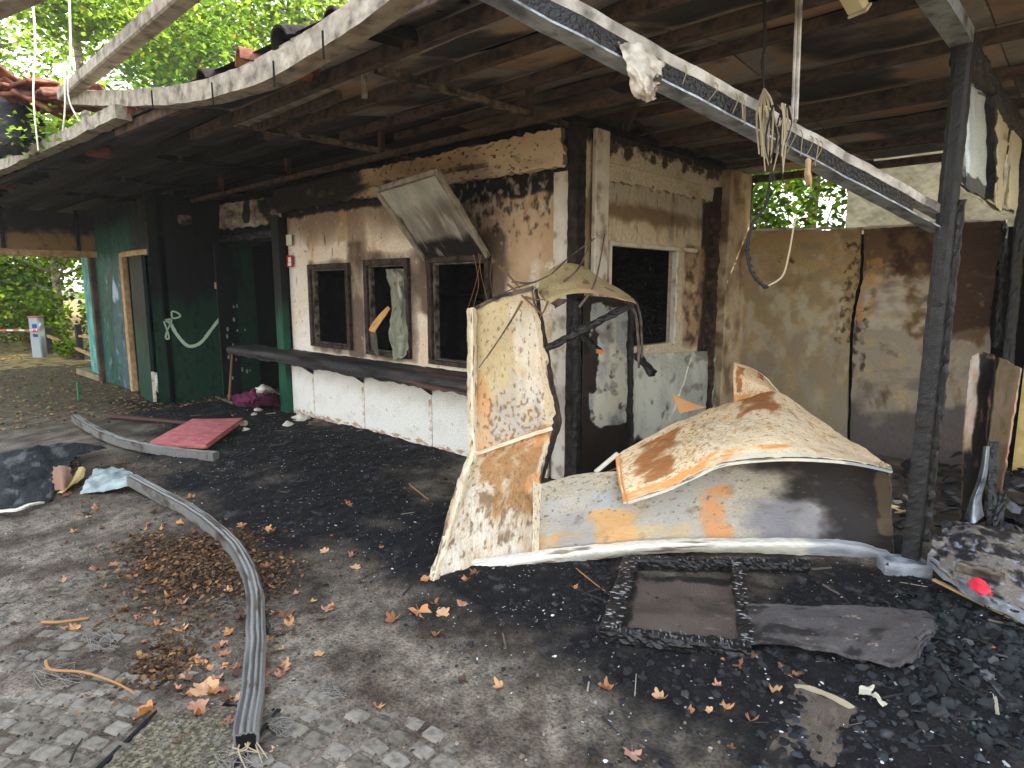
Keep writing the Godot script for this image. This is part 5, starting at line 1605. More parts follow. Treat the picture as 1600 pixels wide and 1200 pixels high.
	sweep(st, [Vector2(-0.012, -0.01), Vector2(0.012, -0.01), Vector2(0.008, 0.012), Vector2(-0.008, 0.012)], curve([Vector3(0.101, 0.513, 1.200), Vector3(0.218, 0.558, 1.100), Vector3(0.357, 0.633, 1.000), Vector3(0.494, 0.696, 0.890)], 24), Vector3.UP, 0.012)
	part("buckled_crease", st, rim, b)
	st = begin()
	sweep(st, [Vector2(-0.02, -0.012), Vector2(0.02, -0.012), Vector2(0.02, 0.012), Vector2(-0.02, 0.012)], curve([Vector3(-0.105, 1.453, 1.060), Vector3(-0.018, 1.505, 0.980), Vector3(0.087, 1.557, 0.900), Vector3(0.241, 1.608, 0.800)], 24), Vector3.UP, 0.015)
	part("top_edge", st, M.dim_steel, b)
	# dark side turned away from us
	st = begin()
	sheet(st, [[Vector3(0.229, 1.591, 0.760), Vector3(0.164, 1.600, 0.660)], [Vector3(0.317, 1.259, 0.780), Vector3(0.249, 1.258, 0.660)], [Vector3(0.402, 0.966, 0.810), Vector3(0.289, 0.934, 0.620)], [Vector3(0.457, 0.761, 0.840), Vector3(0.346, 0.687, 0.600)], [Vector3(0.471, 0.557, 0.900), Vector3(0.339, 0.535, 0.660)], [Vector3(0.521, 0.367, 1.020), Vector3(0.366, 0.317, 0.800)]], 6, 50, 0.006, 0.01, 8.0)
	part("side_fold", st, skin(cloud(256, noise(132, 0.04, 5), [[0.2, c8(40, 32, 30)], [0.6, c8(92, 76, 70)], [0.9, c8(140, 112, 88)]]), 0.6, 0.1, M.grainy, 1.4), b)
	# standing strip between upright sheet and trough
	st = begin()
	sheet(st, [[Vector3(0.775, 0.503, 1.384), Vector3(0.779, 0.470, 1.322)], [Vector3(0.782, 0.265, 1.391), Vector3(0.786, 0.241, 1.344)], [Vector3(0.787, 0.015, 1.400), Vector3(0.795, -0.002, 1.363)]], 4, 20, 0.006, 0.008, 8.0)
	part("corner_fold", st, rim, b)
	# trough: lower face
	var tr := paint(512, 192, c8(166, 156, 136), [
		[c8(150, 148, 142), 0.85, 0.008, 0.55, 2.0, [[0.25, 0.1, 0.75, 0.7, 0.2, 0.25]]],
		[c8(166, 166, 164), 0.8, 0.012, 0.62, 2.4, [[0.08, 0.3, 0.24, 0.9, 0.08, 0.4]]],
		[c8(200, 150, 92), 0.85, 0.016, 0.70, 3.2, [[0.03, 0.68, 0.27, 0.94, 0.1, 0.5], [0.20, 0.48, 0.27, 0.92, 0.08, 0.62]]],
		[c8(154, 150, 146), 0.9, 0.014, 0.66, 3.0, [[0.1, 0.45, 0.18, 0.9, 0.05, 0.5]]],
		[c8(196, 130, 76), 0.8, 0.02, 0.70, 3.2, [[0.522, 0.35, 0.53, 0.85, 0.065, 0.55], [0.13, 0.93, 0.18, 0.98, 0.06, 0.42]]],
		[c8(184, 156, 108), 0.7, 0.014, 0.66, 3.0, [[0.35, 0.68, 0.43, 0.85, 0.05, 0.45]]],
		[c8(122, 118, 122), 0.85, 0.012, 0.64, 2.2, [[0.64, 0.5, 0.85, 1, 0.15, 0.5]]],
		[c8(40, 34, 31), 1.0, 0.014, 0.74, 2.0, [[0.8, 0, 1, 0.4, 0.25, 1.0], [0.9, 0.5, 1, 1, 0.2, 1.0], [0.6, 0, 0.76, 0.1, 0.16, 0.6]]],
		[c8(98, 84, 62), 0.8, 0.02, 0.64, 4.0, [[0.96, 0.1, 1, 0.7, 0.04, 0.5]]],
		[c8(96, 84, 72), 0.75, 0.08, 0.76, 8.0, [[0.0, 0.0, 0.35, 0.45, 0.1, 0.1], [0.42, 0.1, 0.7, 0.6, 0.1, 0.08]]],
	], 133)
	st = begin()
	sheet(st, [[Vector3(0.757, 0.468, 1.330), Vector3(0.914, 0.520, 1.139), Vector3(1.067, 0.531, 0.936), Vector3(1.276, 0.544, 0.632), Vector3(1.477, 0.552, 0.278), Vector3(1.732, 0.516, -0.102), Vector3(2.002, 0.528, -0.210), Vector3(2.226, 0.544, -0.168)], [Vector3(0.766, 0.230, 1.350), Vector3(0.935, 0.268, 1.160), Vector3(1.094, 0.288, 0.966), Vector3(1.308, 0.296, 0.671), Vector3(1.518, 0.286, 0.337), Vector3(1.771, 0.251, -0.041), Vector3(2.033, 0.247, -0.170), Vector3(2.250, 0.250, -0.193)], [Vector3(0.774, -0.003, 1.356), Vector3(0.950, 0.023, 1.174), Vector3(1.121, 0.042, 0.995), Vector3(1.360, 0.059, 0.746), Vector3(1.589, 0.051, 0.465), Vector3(1.851, 0.033, 0.149), Vector3(2.084, 0.024, -0.049), Vector3(2.271, -0.009, -0.202)]], 90, 26, -0.008, 0.010, 3.0, 0.004)
	part("trough_face", st, skin(tr, 0.5, 0.12, M.fine_wall, 0.0, 0.35), b)
	# pale folded rim along its foot
	var pr := skin(paint(256, 64, c8(206, 200, 184), [[c8(222, 212, 190), 0.9, 0.02, 0.52, 5.0, [], 3.0, 1.0], [c8(120, 108, 92), 0.9, 0.04, 0.66, 8.0, [], 2.0, 1.0], [c8(150, 154, 158), 0.8, 0.02, 0.68, 4.0, [[0.85, 0, 1, 1, 0.12, 0.6]]]], 134), 0.45, 0.15, M.fine_wall, 0.0, 0.4)
	st = begin()
	sheet(st, [[Vector3(0.412, 0.007, 1.776), Vector3(0.605, 0.048, 1.576), Vector3(0.792, 0.077, 1.366), Vector3(0.967, 0.108, 1.199), Vector3(1.137, 0.126, 1.022), Vector3(1.373, 0.139, 0.776), Vector3(1.608, 0.132, 0.518), Vector3(1.873, 0.120, 0.227), Vector3(2.092, 0.098, -0.000), Vector3(2.246, 0.037, -0.161)], [Vector3(0.417, -0.021, 1.829), Vector3(0.633, 0.019, 1.604), Vector3(0.825, 0.056, 1.404), Vector3(0.992, 0.082, 1.230), Vector3(1.160, 0.104, 1.056), Vector3(1.394, 0.120, 0.812), Vector3(1.626, 0.113, 0.556), Vector3(1.889, 0.101, 0.268), Vector3(2.106, 0.079, 0.043), Vector3(2.284, 0.005, -0.142)], [Vector3(0.370, -0.085, 1.835), Vector3(0.611, -0.046, 1.583), Vector3(0.805, -0.009, 1.381), Vector3(0.974, 0.021, 1.206), Vector3(1.144, 0.052, 1.029), Vector3(1.380, 0.068, 0.783), Vector3(1.615, 0.057, 0.525), Vector3(1.885, 0.032, 0.244), Vector3(2.103, 0.010, 0.017), Vector3(2.293, -0.045, -0.180)]], 110, 8, -0.006, 0.008, 7.0, 0.004)
	part("foot_rim", st, pr, b)
	# flap folded over the top
	var fl := paint(512, 256, c8(206, 184, 150), [
		[c8(210, 182, 140), 0.8, 0.008, 0.52, 2.0, [[0, 0, 0.5, 1, 0.3, 0.25]]],
		[c8(222, 208, 182), 0.8, 0.012, 0.6, 2.4, [[0.4, 0.3, 1, 0.9, 0.2, 0.25]]],
		[c8(142, 88, 48), 0.9, 0.018, 0.66, 4.4, [[0.1, 0.15, 0.16, 0.75, 0.06, 0.45], [0.46, 0.0, 0.53, 0.22, 0.07, 0.45]]],
		[c8(144, 106, 74), 0.75, 0.08, 0.69, 5.5, [[0.04, 0.1, 0.3, 0.8, 0.12, 0.16], [0.3, 0.05, 0.9, 0.6, 0.15, 0.08]]],
		[c8(150, 122, 96), 0.6, 0.12, 0.76, 6.0, []],
		[c8(204, 134, 74), 0.85, 0.016, 0.66, 4.0, [[0.0, 0.86, 0.42, 0.97, 0.05, 0.45], [0.3, 0.76, 0.7, 0.81, 0.03, 0.28]]],
		[c8(194, 190, 172), 0.8, 0.014, 0.64, 3.0, [[0.4, 0.9, 1, 1, 0.06, 0.5]]],
		[c8(96, 76, 58), 0.8, 0.08, 0.80, 9.0, []],
	], 135)
	var fm := skin(fl, 0.55, 0.12, M.fine_wall, 0.0, 0.5)
	st = begin()
	sheet(st, [[Vector3(1.010, 0.605, 0.909), Vector3(1.086, 0.701, 0.542), Vector3(1.224, 0.806, 0.224), Vector3(1.357, 0.865, -0.000), Vector3(1.519, 0.908, -0.226), Vector3(1.830, 0.735, -0.233), Vector3(2.051, 0.632, -0.203), Vector3(2.225, 0.552, -0.168)], [Vector3(1.073, 0.540, 0.973), Vector3(1.206, 0.637, 0.705), Vector3(1.337, 0.723, 0.482), Vector3(1.455, 0.772, 0.301), Vector3(1.642, 0.805, 0.078), Vector3(1.895, 0.679, -0.040), Vector3(2.071, 0.606, -0.108), Vector3(2.231, 0.547, -0.159)], [Vector3(1.125, 0.464, 1.020), Vector3(1.289, 0.562, 0.821), Vector3(1.413, 0.642, 0.663), Vector3(1.531, 0.695, 0.526), Vector3(1.733, 0.720, 0.301), Vector3(1.941, 0.649, 0.099), Vector3(2.090, 0.597, -0.027), Vector3(2.234, 0.546, -0.148)], [Vector3(1.170, 0.393, 1.045), Vector3(1.333, 0.469, 0.876), Vector3(1.449, 0.546, 0.755), Vector3(1.561, 0.613, 0.624), Vector3(1.776, 0.639, 0.401), Vector3(1.969, 0.625, 0.185), Vector3(2.105, 0.596, 0.029), Vector3(2.239, 0.545, -0.139)]], 90, 44, -0.006, 0.012, 4.0, 0.004)
	part("folded_flap", st, fm, b)
	st = begin()
	sheet(st, [[Vector3(1.013, 0.607, 0.920), Vector3(1.043, 0.609, 0.917)], [Vector3(1.091, 0.491, 0.997), Vector3(1.124, 0.500, 1.007)], [Vector3(1.160, 0.386, 1.042), Vector3(1.194, 0.388, 1.049)]], 3, 16, 0.005, 0.004, 8.0)
	part("flap_edge", st, plain(c8(186, 128, 72), 0.6), b)
	st = begin()
	sweep(st, [Vector2(-0.008, -0.008), Vector2(0.008, -0.008), Vector2(0.008, 0.008), Vector2(-0.008, 0.008)], curve([Vector3(1.168, 0.379, 1.054), Vector3(1.336, 0.455, 0.880), Vector3(1.457, 0.536, 0.754), Vector3(1.566, 0.600, 0.633), Vector3(1.780, 0.626, 0.410), Vector3(1.973, 0.612, 0.195), Vector3(2.109, 0.584, 0.039), Vector3(2.243, 0.532, -0.128)], 40))
	part("flap_lip", st, pr, b)
	st = begin()
	bar(st, Vector3(0.937, 0.509, 1.013), Vector3(1.020, 0.620, 0.898), 0.03, 0.02, 0.004)
	part("broken_stay", st, M.white_paint, b)
	# right end of the trough, and the back behind it
	st = begin()
	sheet(st, [[Vector3(2.228, 0.547, -0.157), Vector3(2.132, 0.499, -0.417), Vector3(2.003, 0.472, -0.644)], [Vector3(2.256, 0.274, -0.186), Vector3(2.163, 0.181, -0.450), Vector3(2.044, 0.090, -0.687)], [Vector3(2.283, -0.013, -0.199), Vector3(2.191, -0.078, -0.479), Vector3(2.077, -0.140, -0.721)]], 12, 14, 0.004, 0.014, 4.0)
	part("end_fold", st, M.dim_steel, b)
	# curled piece behind, catching the light, and a small torn corner
	st = begin()
	sheet(st, [[Vector3(1.174, 1.080, -0.301), Vector3(1.319, 1.045, -0.279), Vector3(1.430, 0.980, -0.278), Vector3(1.506, 0.910, -0.271)], [Vector3(1.184, 0.973, -0.282), Vector3(1.291, 0.951, -0.336), Vector3(1.393, 0.923, -0.356), Vector3(1.492, 0.902, -0.285)], [Vector3(1.228, 0.813, -0.213), Vector3(1.315, 0.843, -0.274), Vector3(1.406, 0.867, -0.311), Vector3(1.489, 0.889, -0.283)]], 20, 12, 0.005, 0.01, 4.0)
	part("curled_corner", st, fm, b)
	st = begin()
	sheet(st, [[Vector3(0.997, 0.895, 0.230), Vector3(1.012, 0.886, 0.214)], [Vector3(1.033, 0.841, 0.249), Vector3(1.099, 0.849, 0.181)], [Vector3(1.083, 0.783, 0.284), Vector3(1.207, 0.824, 0.156)]], 6, 8, 0.004, 0.006, 6.0)
	part("torn_corner", st, plain(c8(178, 132, 86), 0.6, 0.1), b)
	# hood-like sheet caught on top, with wires and laths
	var h := thing("curled_hood_sheet", "arched cream metal sheet perched on top of the bent panel by the corner post", "metal sheet", Vector3(0.3, 1.6, 0.5))
	st = begin()
	sheet(st, [[Vector3(0.083, 1.591, 0.580), Vector3(0.087, 1.719, 0.460), Vector3(0.164, 1.778, 0.380), Vector3(0.263, 1.764, 0.320), Vector3(0.425, 1.680, 0.300), Vector3(0.675, 1.548, 0.280)], [Vector3(0.176, 1.565, 0.660), Vector3(0.201, 1.653, 0.580), Vector3(0.262, 1.697, 0.500), Vector3(0.372, 1.688, 0.460), Vector3(0.523, 1.626, 0.420), Vector3(0.753, 1.524, 0.360)], [Vector3(0.280, 1.532, 0.740), Vector3(0.325, 1.566, 0.700), Vector3(0.387, 1.600, 0.640), Vector3(0.486, 1.608, 0.600), Vector3(0.620, 1.583, 0.540), Vector3(0.815, 1.509, 0.440)], [Vector3(0.343, 1.482, 0.760), Vector3(0.392, 1.524, 0.740), Vector3(0.446, 1.554, 0.700), Vector3(0.543, 1.567, 0.660), Vector3(0.659, 1.559, 0.580), Vector3(0.837, 1.502, 0.460)]], 36, 20, 0.003, 0.012, 5.0, 0.006)
	part("sheet", st, skin(paint(192, 96, c8(186, 170, 124), [[c8(206, 192, 150), 0.8, 0.015, 0.5, 4.0, []], [c8(140, 116, 80), 0.9, 0.03, 0.66, 7.0, []], [c8(200, 168, 132), 0.9, 0.02, 0.6, 5.0, [[0.6, 0.6, 1, 1, 0.15, 0.4]]]], 136), 0.5, 0.12, M.fine_wall, 0.0, 0.4), h)
	st = begin()
	sheet(st, [[Vector3(0.382, 1.500, 0.780), Vector3(0.447, 1.534, 0.780)], [Vector3(0.415, 1.483, 0.780), Vector3(0.521, 1.527, 0.780)], [Vector3(0.420, 1.467, 0.780), Vector3(0.501, 1.502, 0.780)]], 5, 5, 0.004, 0.004, 8.0)
	part("dark_corner", st, M.rusty_steel, h)
	st = begin()
	tube(st, curve([Vector3(0.715, 1.532, 0.340), Vector3(0.759, 1.481, 0.320), Vector3(0.781, 1.343, 0.300), Vector3(0.781, 1.124, 0.280)], 16), 0.012, 0.008)
	tube(st, curve([Vector3(0.693, 1.515, 0.360), Vector3(0.753, 1.438, 0.340), Vector3(0.772, 1.257, 0.320), Vector3(0.771, 1.059, 0.300)], 16), 0.014, 0.008)
	part("bent_strap", st, M.dim_steel, h)
	var wr := thing("tangled_wires", "tangle of wires and split laths sticking out of the top of the bent panel", "wire", Vector3(0.1, 1.6, 0.8))
	for l in [[Vector3(-0.071, 1.751, 0.800), Vector3(0.071, 1.661, 0.820), Vector3(0.161, 1.600, 0.840)], [Vector3(0.047, 1.626, 0.840), Vector3(0.208, 1.532, 0.840), Vector3(0.350, 1.433, 0.840)], [Vector3(0.071, 1.643, 0.820), Vector3(0.229, 1.634, 0.800), Vector3(0.324, 1.693, 0.700)], [Vector3(0.324, 1.693, 0.700), Vector3(0.328, 1.818, 0.500), Vector3(0.385, 1.947, 0.300)], [Vector3(0.343, 1.643, 0.600), Vector3(0.401, 1.739, 0.500), Vector3(0.431, 1.940, 0.400)], [Vector3(0.529, 1.475, 0.660), Vector3(0.574, 1.642, 0.550), Vector3(0.466, 1.974, 0.300)], [Vector3(0.259, 1.395, 1.020), Vector3(0.182, 1.268, 1.060), Vector3(0.027, 1.068, 1.100)], [Vector3(0.258, 1.517, 0.920), Vector3(0.199, 1.370, 0.980), Vector3(0.061, 1.132, 1.060)], [Vector3(0.241, 1.608, 0.800), Vector3(0.253, 1.515, 0.800), Vector3(0.322, 1.423, 0.800)], [Vector3(0.360, 1.516, 0.780), Vector3(0.344, 1.449, 0.800), Vector3(0.299, 1.397, 0.800)], [Vector3(0.208, 1.541, 0.840), Vector3(0.276, 1.524, 0.800), Vector3(0.337, 1.524, 0.780)], [Vector3(0.044, 1.523, 0.980), Vector3(0.146, 1.592, 0.900), Vector3(0.275, 1.642, 0.800)]]:
		st = begin()
		tube(st, curve(l, 10), rng.randf_range(0.005, 0.011), 0.004, 5)
		part("wire", st, M.stick if rng.randf() < 0.3 else M.dim_steel, wr)
	for l in [[Vector3(-1.750, 1.890, 0.100), Vector3(-1.694, 1.660, 0.120), Vector3(-1.686, 1.479, 0.100), Vector3(-1.777, 1.341, 0.060)], [Vector3(-1.011, 1.886, 0.160), Vector3(-0.907, 1.654, 0.200), Vector3(-0.957, 1.490, 0.200), Vector3(-1.059, 1.319, 0.160)], [Vector3(-0.946, 1.895, 0.160), Vector3(-0.875, 1.708, 0.200), Vector3(-0.819, 1.492, 0.180)], [Vector3(-0.935, 1.884, 0.140), Vector3(-0.960, 1.655, 0.180), Vector3(-1.121, 1.402, 0.140)], [Vector3(-0.877, 1.872, 0.120), Vector3(-0.802, 1.654, 0.180), Vector3(-0.887, 1.501, 0.160)], [Vector3(-0.835, 1.893, 0.100), Vector3(-0.827, 1.708, 0.140), Vector3(-0.817, 1.546, 0.120)]]:
		st = begin()
		tube(st, curve(l, 14), 0.004, 0.003, 5)
		part("wire", st, M.cord if rng.randf() < 0.5 else M.stick, wr)
	# loose charred sticks and the door-like sheet below
	var cs := thing("charred_branch", "charred batten wedged slantwise under the arched sheet", "timber", Vector3(0.3, 1.3, 0.5))
	st = begin()
	rough_bar(st, Vector3(0.312, 1.184, 0.760), Vector3(0.734, 1.490, 0.360), 0.055, 0.045, 0.012, 0.025, 23)
	part("batten", st, M.char, cs)
	cs = thing("charred_branch", "short burnt stick with an orange broken end in front of the grey sheet", "timber", Vector3(0.3, 1.2, 0.2))
	st = begin()
	rough_bar(st, Vector3(0.275, 1.276, 0.300), Vector3(0.481, 1.163, 0.360), 0.035, 0.035, 0.014, 0.02, 24)
	var sk := part("stick", st, M.char, cs)
	st = begin()
	rough_bar(st, Vector3(0.471, 1.162, 0.362), Vector3(0.533, 1.154, 0.380), 0.03, 0.03, 0.006, 0.01, 25)
	part("broken_end", st, plain(c8(196, 128, 84), 0.8), sk)
	cs = thing("charred_branch", "black stub of timber sticking out below the side window", "timber", Vector3(0.4, 1.0, 0.1))
	st = begin()
	rough_bar(st, Vector3(0.716, 1.144, 0.250), Vector3(0.899, 1.033, 0.320), 0.05, 0.045, 0.012, 0.02, 26)
	part("stub", st, M.char, cs)
	var ds := thing("standing_grey_sheet", "blistered grey metal sheet in a burnt frame, upright against the kiosk corner", "metal sheet", Vector3(0.15, 0, -0.3))
	var dt := paint(128, 384, c8(150, 152, 150), [[c8(196, 192, 172), 0.9, 0.015, 0.55, 5.0, [[0.3, 0.35, 0.9, 0.75, 0.15, 0.3]], 1.0, 2.0], [c8(110, 108, 104), 0.8, 0.02, 0.58, 5.0, []], [c8(36, 29, 24), 1.0, 0.02, 0.66, 9.0, [[0, 0, 0.1, 1, 0.12, 0.9], [0, 0.78, 1, 1, 0.1, 0.95], [0, 0.3, 0.25, 0.45, 0.15, 0.6], [0, 0, 1, 0.03, 0.06, 0.5]]]], 137)
	st = begin()
	sheet(st, [[Vector3(0.100, 1.541, 0.044), Vector3(0.120, 1.529, -0.234), Vector3(0.100, 1.493, -0.600)], [Vector3(0.100, 1.054, 0.031), Vector3(0.150, 1.028, -0.210), Vector3(0.100, 0.968, -0.626)], [Vector3(0.100, 0.594, 0.035), Vector3(0.140, 0.550, -0.225), Vector3(0.100, 0.493, -0.650)], [Vector3(0.100, 0.061, 0.055), Vector3(0.100, 0.063, -0.281), Vector3(0.100, 0.078, -0.650)]], 20, 50, 0.005, 0.02, 2.5)
	part("sheet", st, skin(dt, 0.45, 0.15, M.fine_wall, 0.0, 0.35), ds)
	st = begin()
	rough_bar(st, Vector3(0.120, 0.119, -0.637), Vector3(0.120, 1.472, -0.571), 0.05, 0.05, 0.01, 0.03, 27)
	part("frame_post", st, M.char, ds)
	st = begin()
	rough_bar(st, Vector3(0.060, 0.052, 0.053), Vector3(0.060, 1.502, 0.072), 0.06, 0.05, 0.01, 0.03, 28)
	part("frame_post", st, M.char, ds)


# ---------- gutters ----------
func gutters() -> void:
	var a := Vector3(1.488, 2.624, 2.489)
	var b := Vector3(2.391, 1.949, -0.050)
	var g := thing("fallen_gutter", "ash crusted steel gutter come down slantwise from the roof corner onto the charred post", "gutter", b)
	var path: Array = []
	for i in 81: path.append(a.lerp(b, i / 80.0))
	var st := begin()
	sweep(st, [Vector2(0.05, -0.058), Vector2(0.05, -0.018), Vector2(0.046, -0.012), Vector2(0.042, -0.018), Vector2(0.042, -0.05), Vector2(-0.04, -0.05), Vector2(-0.04, -0.058)], path, Vector3.UP, 0.004)
	part("channel", st, M.blue_steel, g)
	st = begin()
	sweep(st, [Vector2(0.022, -0.048), Vector2(0.026, 0.012), Vector2(-0.03, 0.014), Vector2(-0.03, -0.048)], path.slice(0, 72), Vector3.UP, 0.006)
	part("charred_filling", st, M.char, g)
	st = begin()
	sweep(st, [Vector2(0.044, 0.014), Vector2(0.05, 0.02), Vector2(0.046, 0.05), Vector2(-0.03, 0.058), Vector2(-0.03, 0.016)], path, Vector3.UP, 0.006)
	part("upper_rail", st, M.pale_steel, g)
	var chunks := lump(300, 0.9)
	var where: Array = []
	var tints: Array = []
	for i in 700:
		var t := pow(rng.randf(), 1.0) * 0.66
		var along_b := along(b - a)
		var p: Vector3 = a.lerp(b, t) + along_b * Vector3(rng.randf_range(-0.03, 0.058), rng.randf_range(0.046, 0.074), 0)
		if rng.randf() < 0.35: p = a.lerp(b, t) + along_b * Vector3(0.04, rng.randf_range(-0.05, 0.02), 0)
		where.append(Transform3D(Basis.from_euler(Vector3(rng.randf() * 6, rng.randf() * 6, rng.randf() * 6)) * Basis.from_scale(Vector3.ONE * rng.randf_range(0.006, 0.022)), p))
		tints.append(Color(0.5, 0.46, 0.38) * rng.randf_range(0.5, 1.2) if p.y - a.lerp(b, t).y > 0.02 else Color(0.03, 0.03, 0.03))
	heap("ash_crust", "", "", chunks, M.tinted, where, tints, g)
	st = begin()
	sheet(st, [[Vector3(1.678, 2.503, 1.988), Vector3(1.746, 2.471, 1.930), Vector3(1.804, 2.417, 1.845)], [Vector3(1.720, 2.436, 1.990), Vector3(1.785, 2.402, 1.963), Vector3(1.821, 2.365, 1.881)], [Vector3(1.740, 2.372, 1.984), Vector3(1.811, 2.342, 1.993), Vector3(1.823, 2.339, 1.899)], [Vector3(1.750, 2.325, 1.971), Vector3(1.814, 2.296, 1.986), Vector3(1.814, 2.310, 1.900)], [Vector3(1.749, 2.294, 1.951), Vector3(1.802, 2.267, 1.948), Vector3(1.801, 2.293, 1.887)]], 14, 20, 0.003, 0.022, 9.0, 0.03)
	part("crumpled_flashing", st, skin(cloud(128, noise(140, 0.05, 4), [[0.15, c8(96, 84, 74)], [0.5, c8(186, 176, 160)], [0.9, c8(214, 208, 194)]]), 0.5, 0.1, M.grainy, 2.0), g)
	for i in 16:
		st = begin()
		var t := rng.randf_range(0.25, 0.62)
		var p: Vector3 = a.lerp(b, t) + Vector3(0.03, 0.04, 0.03)
		tube(st, curve([p, p + Vector3(0.02, -0.03, 0.02), p + Vector3(rng.randf_range(-0.02, 0.04), -rng.randf_range(0.06, 0.13), 0.03)], 8), 0.003, 0.0015, 4)
		part("dangling_fibre", st, M.fibre, g)
	# gutter sagging along the front eaves
	var s := thing("sagging_gutter", "cream gutter sagging off the front eaves in a long curve", "gutter", Vector3(-0.593, 2.657, 2.500))
	var pts := curve([Vector3(-3.316, 3.139, 2.500), Vector3(-2.215, 2.925, 2.500), Vector3(-1.463, 2.786, 2.500), Vector3(-0.593, 2.657, 2.500), Vector3(0.100, 2.606, 2.500), Vector3(0.534, 2.622, 2.500), Vector3(0.824, 2.642, 2.500), Vector3(1.075, 2.672, 2.500), Vector3(1.424, 2.712, 2.500)], 90)
	st = begin()
	sweep(st, [Vector2(-0.05, -0.052), Vector2(0.05, -0.052), Vector2(0.056, -0.04), Vector2(0.055, 0.01), Vector2(0.042, 0.016), Vector2(0.057, 0.022), Vector2(0.058, 0.05), Vector2(0.045, 0.055), Vector2(-0.05, 0.05)], pts, Vector3.UP, 0.006)
	var gt := paint(1024, 64, c8(196, 184, 160), [
		[c8(160, 146, 124), 0.8, 0.012, 0.5, 4.0, [], 3.0, 1.0],
		[c8(110, 96, 80), 0.85, 0.03, 0.66, 7.0, [[0.1, 0, 0.6, 1, 0.1, 0.05]], 2.0, 1.0],
		[c8(40, 36, 34), 0.95, 0.05, 0.66, 9.0, [[0.55, 0, 1, 1, 0.12, 0.12]], 0.6, 1.0],
	], 141)
	part("gutter_run", st, M.gutter, s)
	st = begin()
	for x in [240, 330, 425, 500]:
		pass
	var bk: Array = [Vector3(-1.280, 2.730, 2.570), Vector3(-0.411, 2.597, 2.570), Vector3(0.254, 2.551, 2.570), Vector3(0.674, 2.570, 2.570)]
	for p in bk: obox(st, p, Vector3(0.008, 0.11, 0.008), Basis(), 0.002)
	part("gutter_clips", st, M.soot, s)
	# curved lengths of gutter on the ground
	var low := [Vector2(-0.038, -0.045), Vector2(0.038, -0.045), Vector2(0.042, 0.02), Vector2(0.03, 0.034), Vector2(0.022, 0.030), Vector2(0.012, 0.038), Vector2(0.002, 0.031), Vector2(-0.012, 0.038), Vector2(-0.022, 0.030), Vector2(-0.042, 0.034)]
	var run := skin(paint(640, 80, c8(112, 110, 105), [
		[c8(88, 82, 78), 0.8, 0.012, 0.52, 2.4, [], 3.0, 1.0],
		[c8(64, 60, 57), 0.75, 0.02, 0.62, 3.0, [[0, 0.41, 1, 0.45, 0.03, 0.4], [0, 0.61, 1, 0.65, 0.03, 0.4], [0, 0.81, 1, 0.85, 0.03, 0.4]], 4.0, 1.0],
		[c8(130, 128, 122), 0.7, 0.015, 0.62, 3.0, [], 4.0, 1.0],
		[c8(62, 48, 38), 0.85, 0.03, 0.68, 5.0, [[0.2, 0, 0.5, 1, 0.2, 0.15]], 2.0, 1.0],
	], 160), 0.55, 0.1, M.fine_wall, 0.0, 0.3)
	var c := thing("curved_gutter", "long curved length of grey gutter lying on the cobbles at the front left", "gutter", Vector3(-0.376, 0.000, 2.570), "bent gutter lengths on the ground")
	st = begin()
	sweep(st, low, curve([Vector3(-2.382, 0.120, 2.567), Vector3(-1.978, 0.070, 2.499), Vector3(-1.470, 0.050, 2.459), Vector3(-0.845, 0.050, 2.498), Vector3(-0.358, 0.050, 2.586), Vector3(0.059, 0.050, 2.721), Vector3(0.475, 0.050, 2.906), Vector3(0.746, 0.050, 3.041), Vector3(0.926, 0.050, 3.141), Vector3(1.075, 0.050, 3.224)], 90), Vector3.UP, 0.005)
	part("gutter_run", st, run, c)
	st = begin()
	for i in 9:
		tube(st, curve([Vector3(1.052, 0.050, 3.211), Vector3(1.076, 0.030, 3.218) + Vector3(rng.randf_range(-0.04, 0.04), 0.01, rng.randf_range(-0.03, 0.05)), Vector3(1.085, 0.010, 3.230) + Vector3(rng.randf_range(-0.09, 0.09), 0, rng.randf_range(-0.05, 0.07))], 8), 0.004, 0.002, 4)
	part("torn_end", st, M.fibre, c)
	var tip := Vector3(1.075, 0.050, 3.224)
	var way := (tip - Vector3(1.003, 0.050, 3.184)).normalized()
	var hollow: Array = []
	for o in low: hollow.append(o * 0.78)
	st = begin()
	sweep(st, hollow, [tip - way * 0.004, tip + way * 0.003])
	part("hollow_end", st, M.black, c)
	c = thing("curved_gutter", "shorter bent length of grey gutter lying in front of the red board", "gutter", Vector3(-3.947, 0.000, 1.980), "bent gutter lengths on the ground")
	st = begin()
	sweep(st, low, curve([Vector3(-5.661, 0.100, 2.207), Vector3(-5.038, 0.080, 2.217), Vector3(-4.364, 0.060, 2.180), Vector3(-3.756, 0.060, 2.093), Vector3(-3.243, 0.060, 1.917), Vector3(-2.843, 0.060, 1.733)], 50), Vector3.UP, 0.008)
	part("gutter_run", st, run, c)


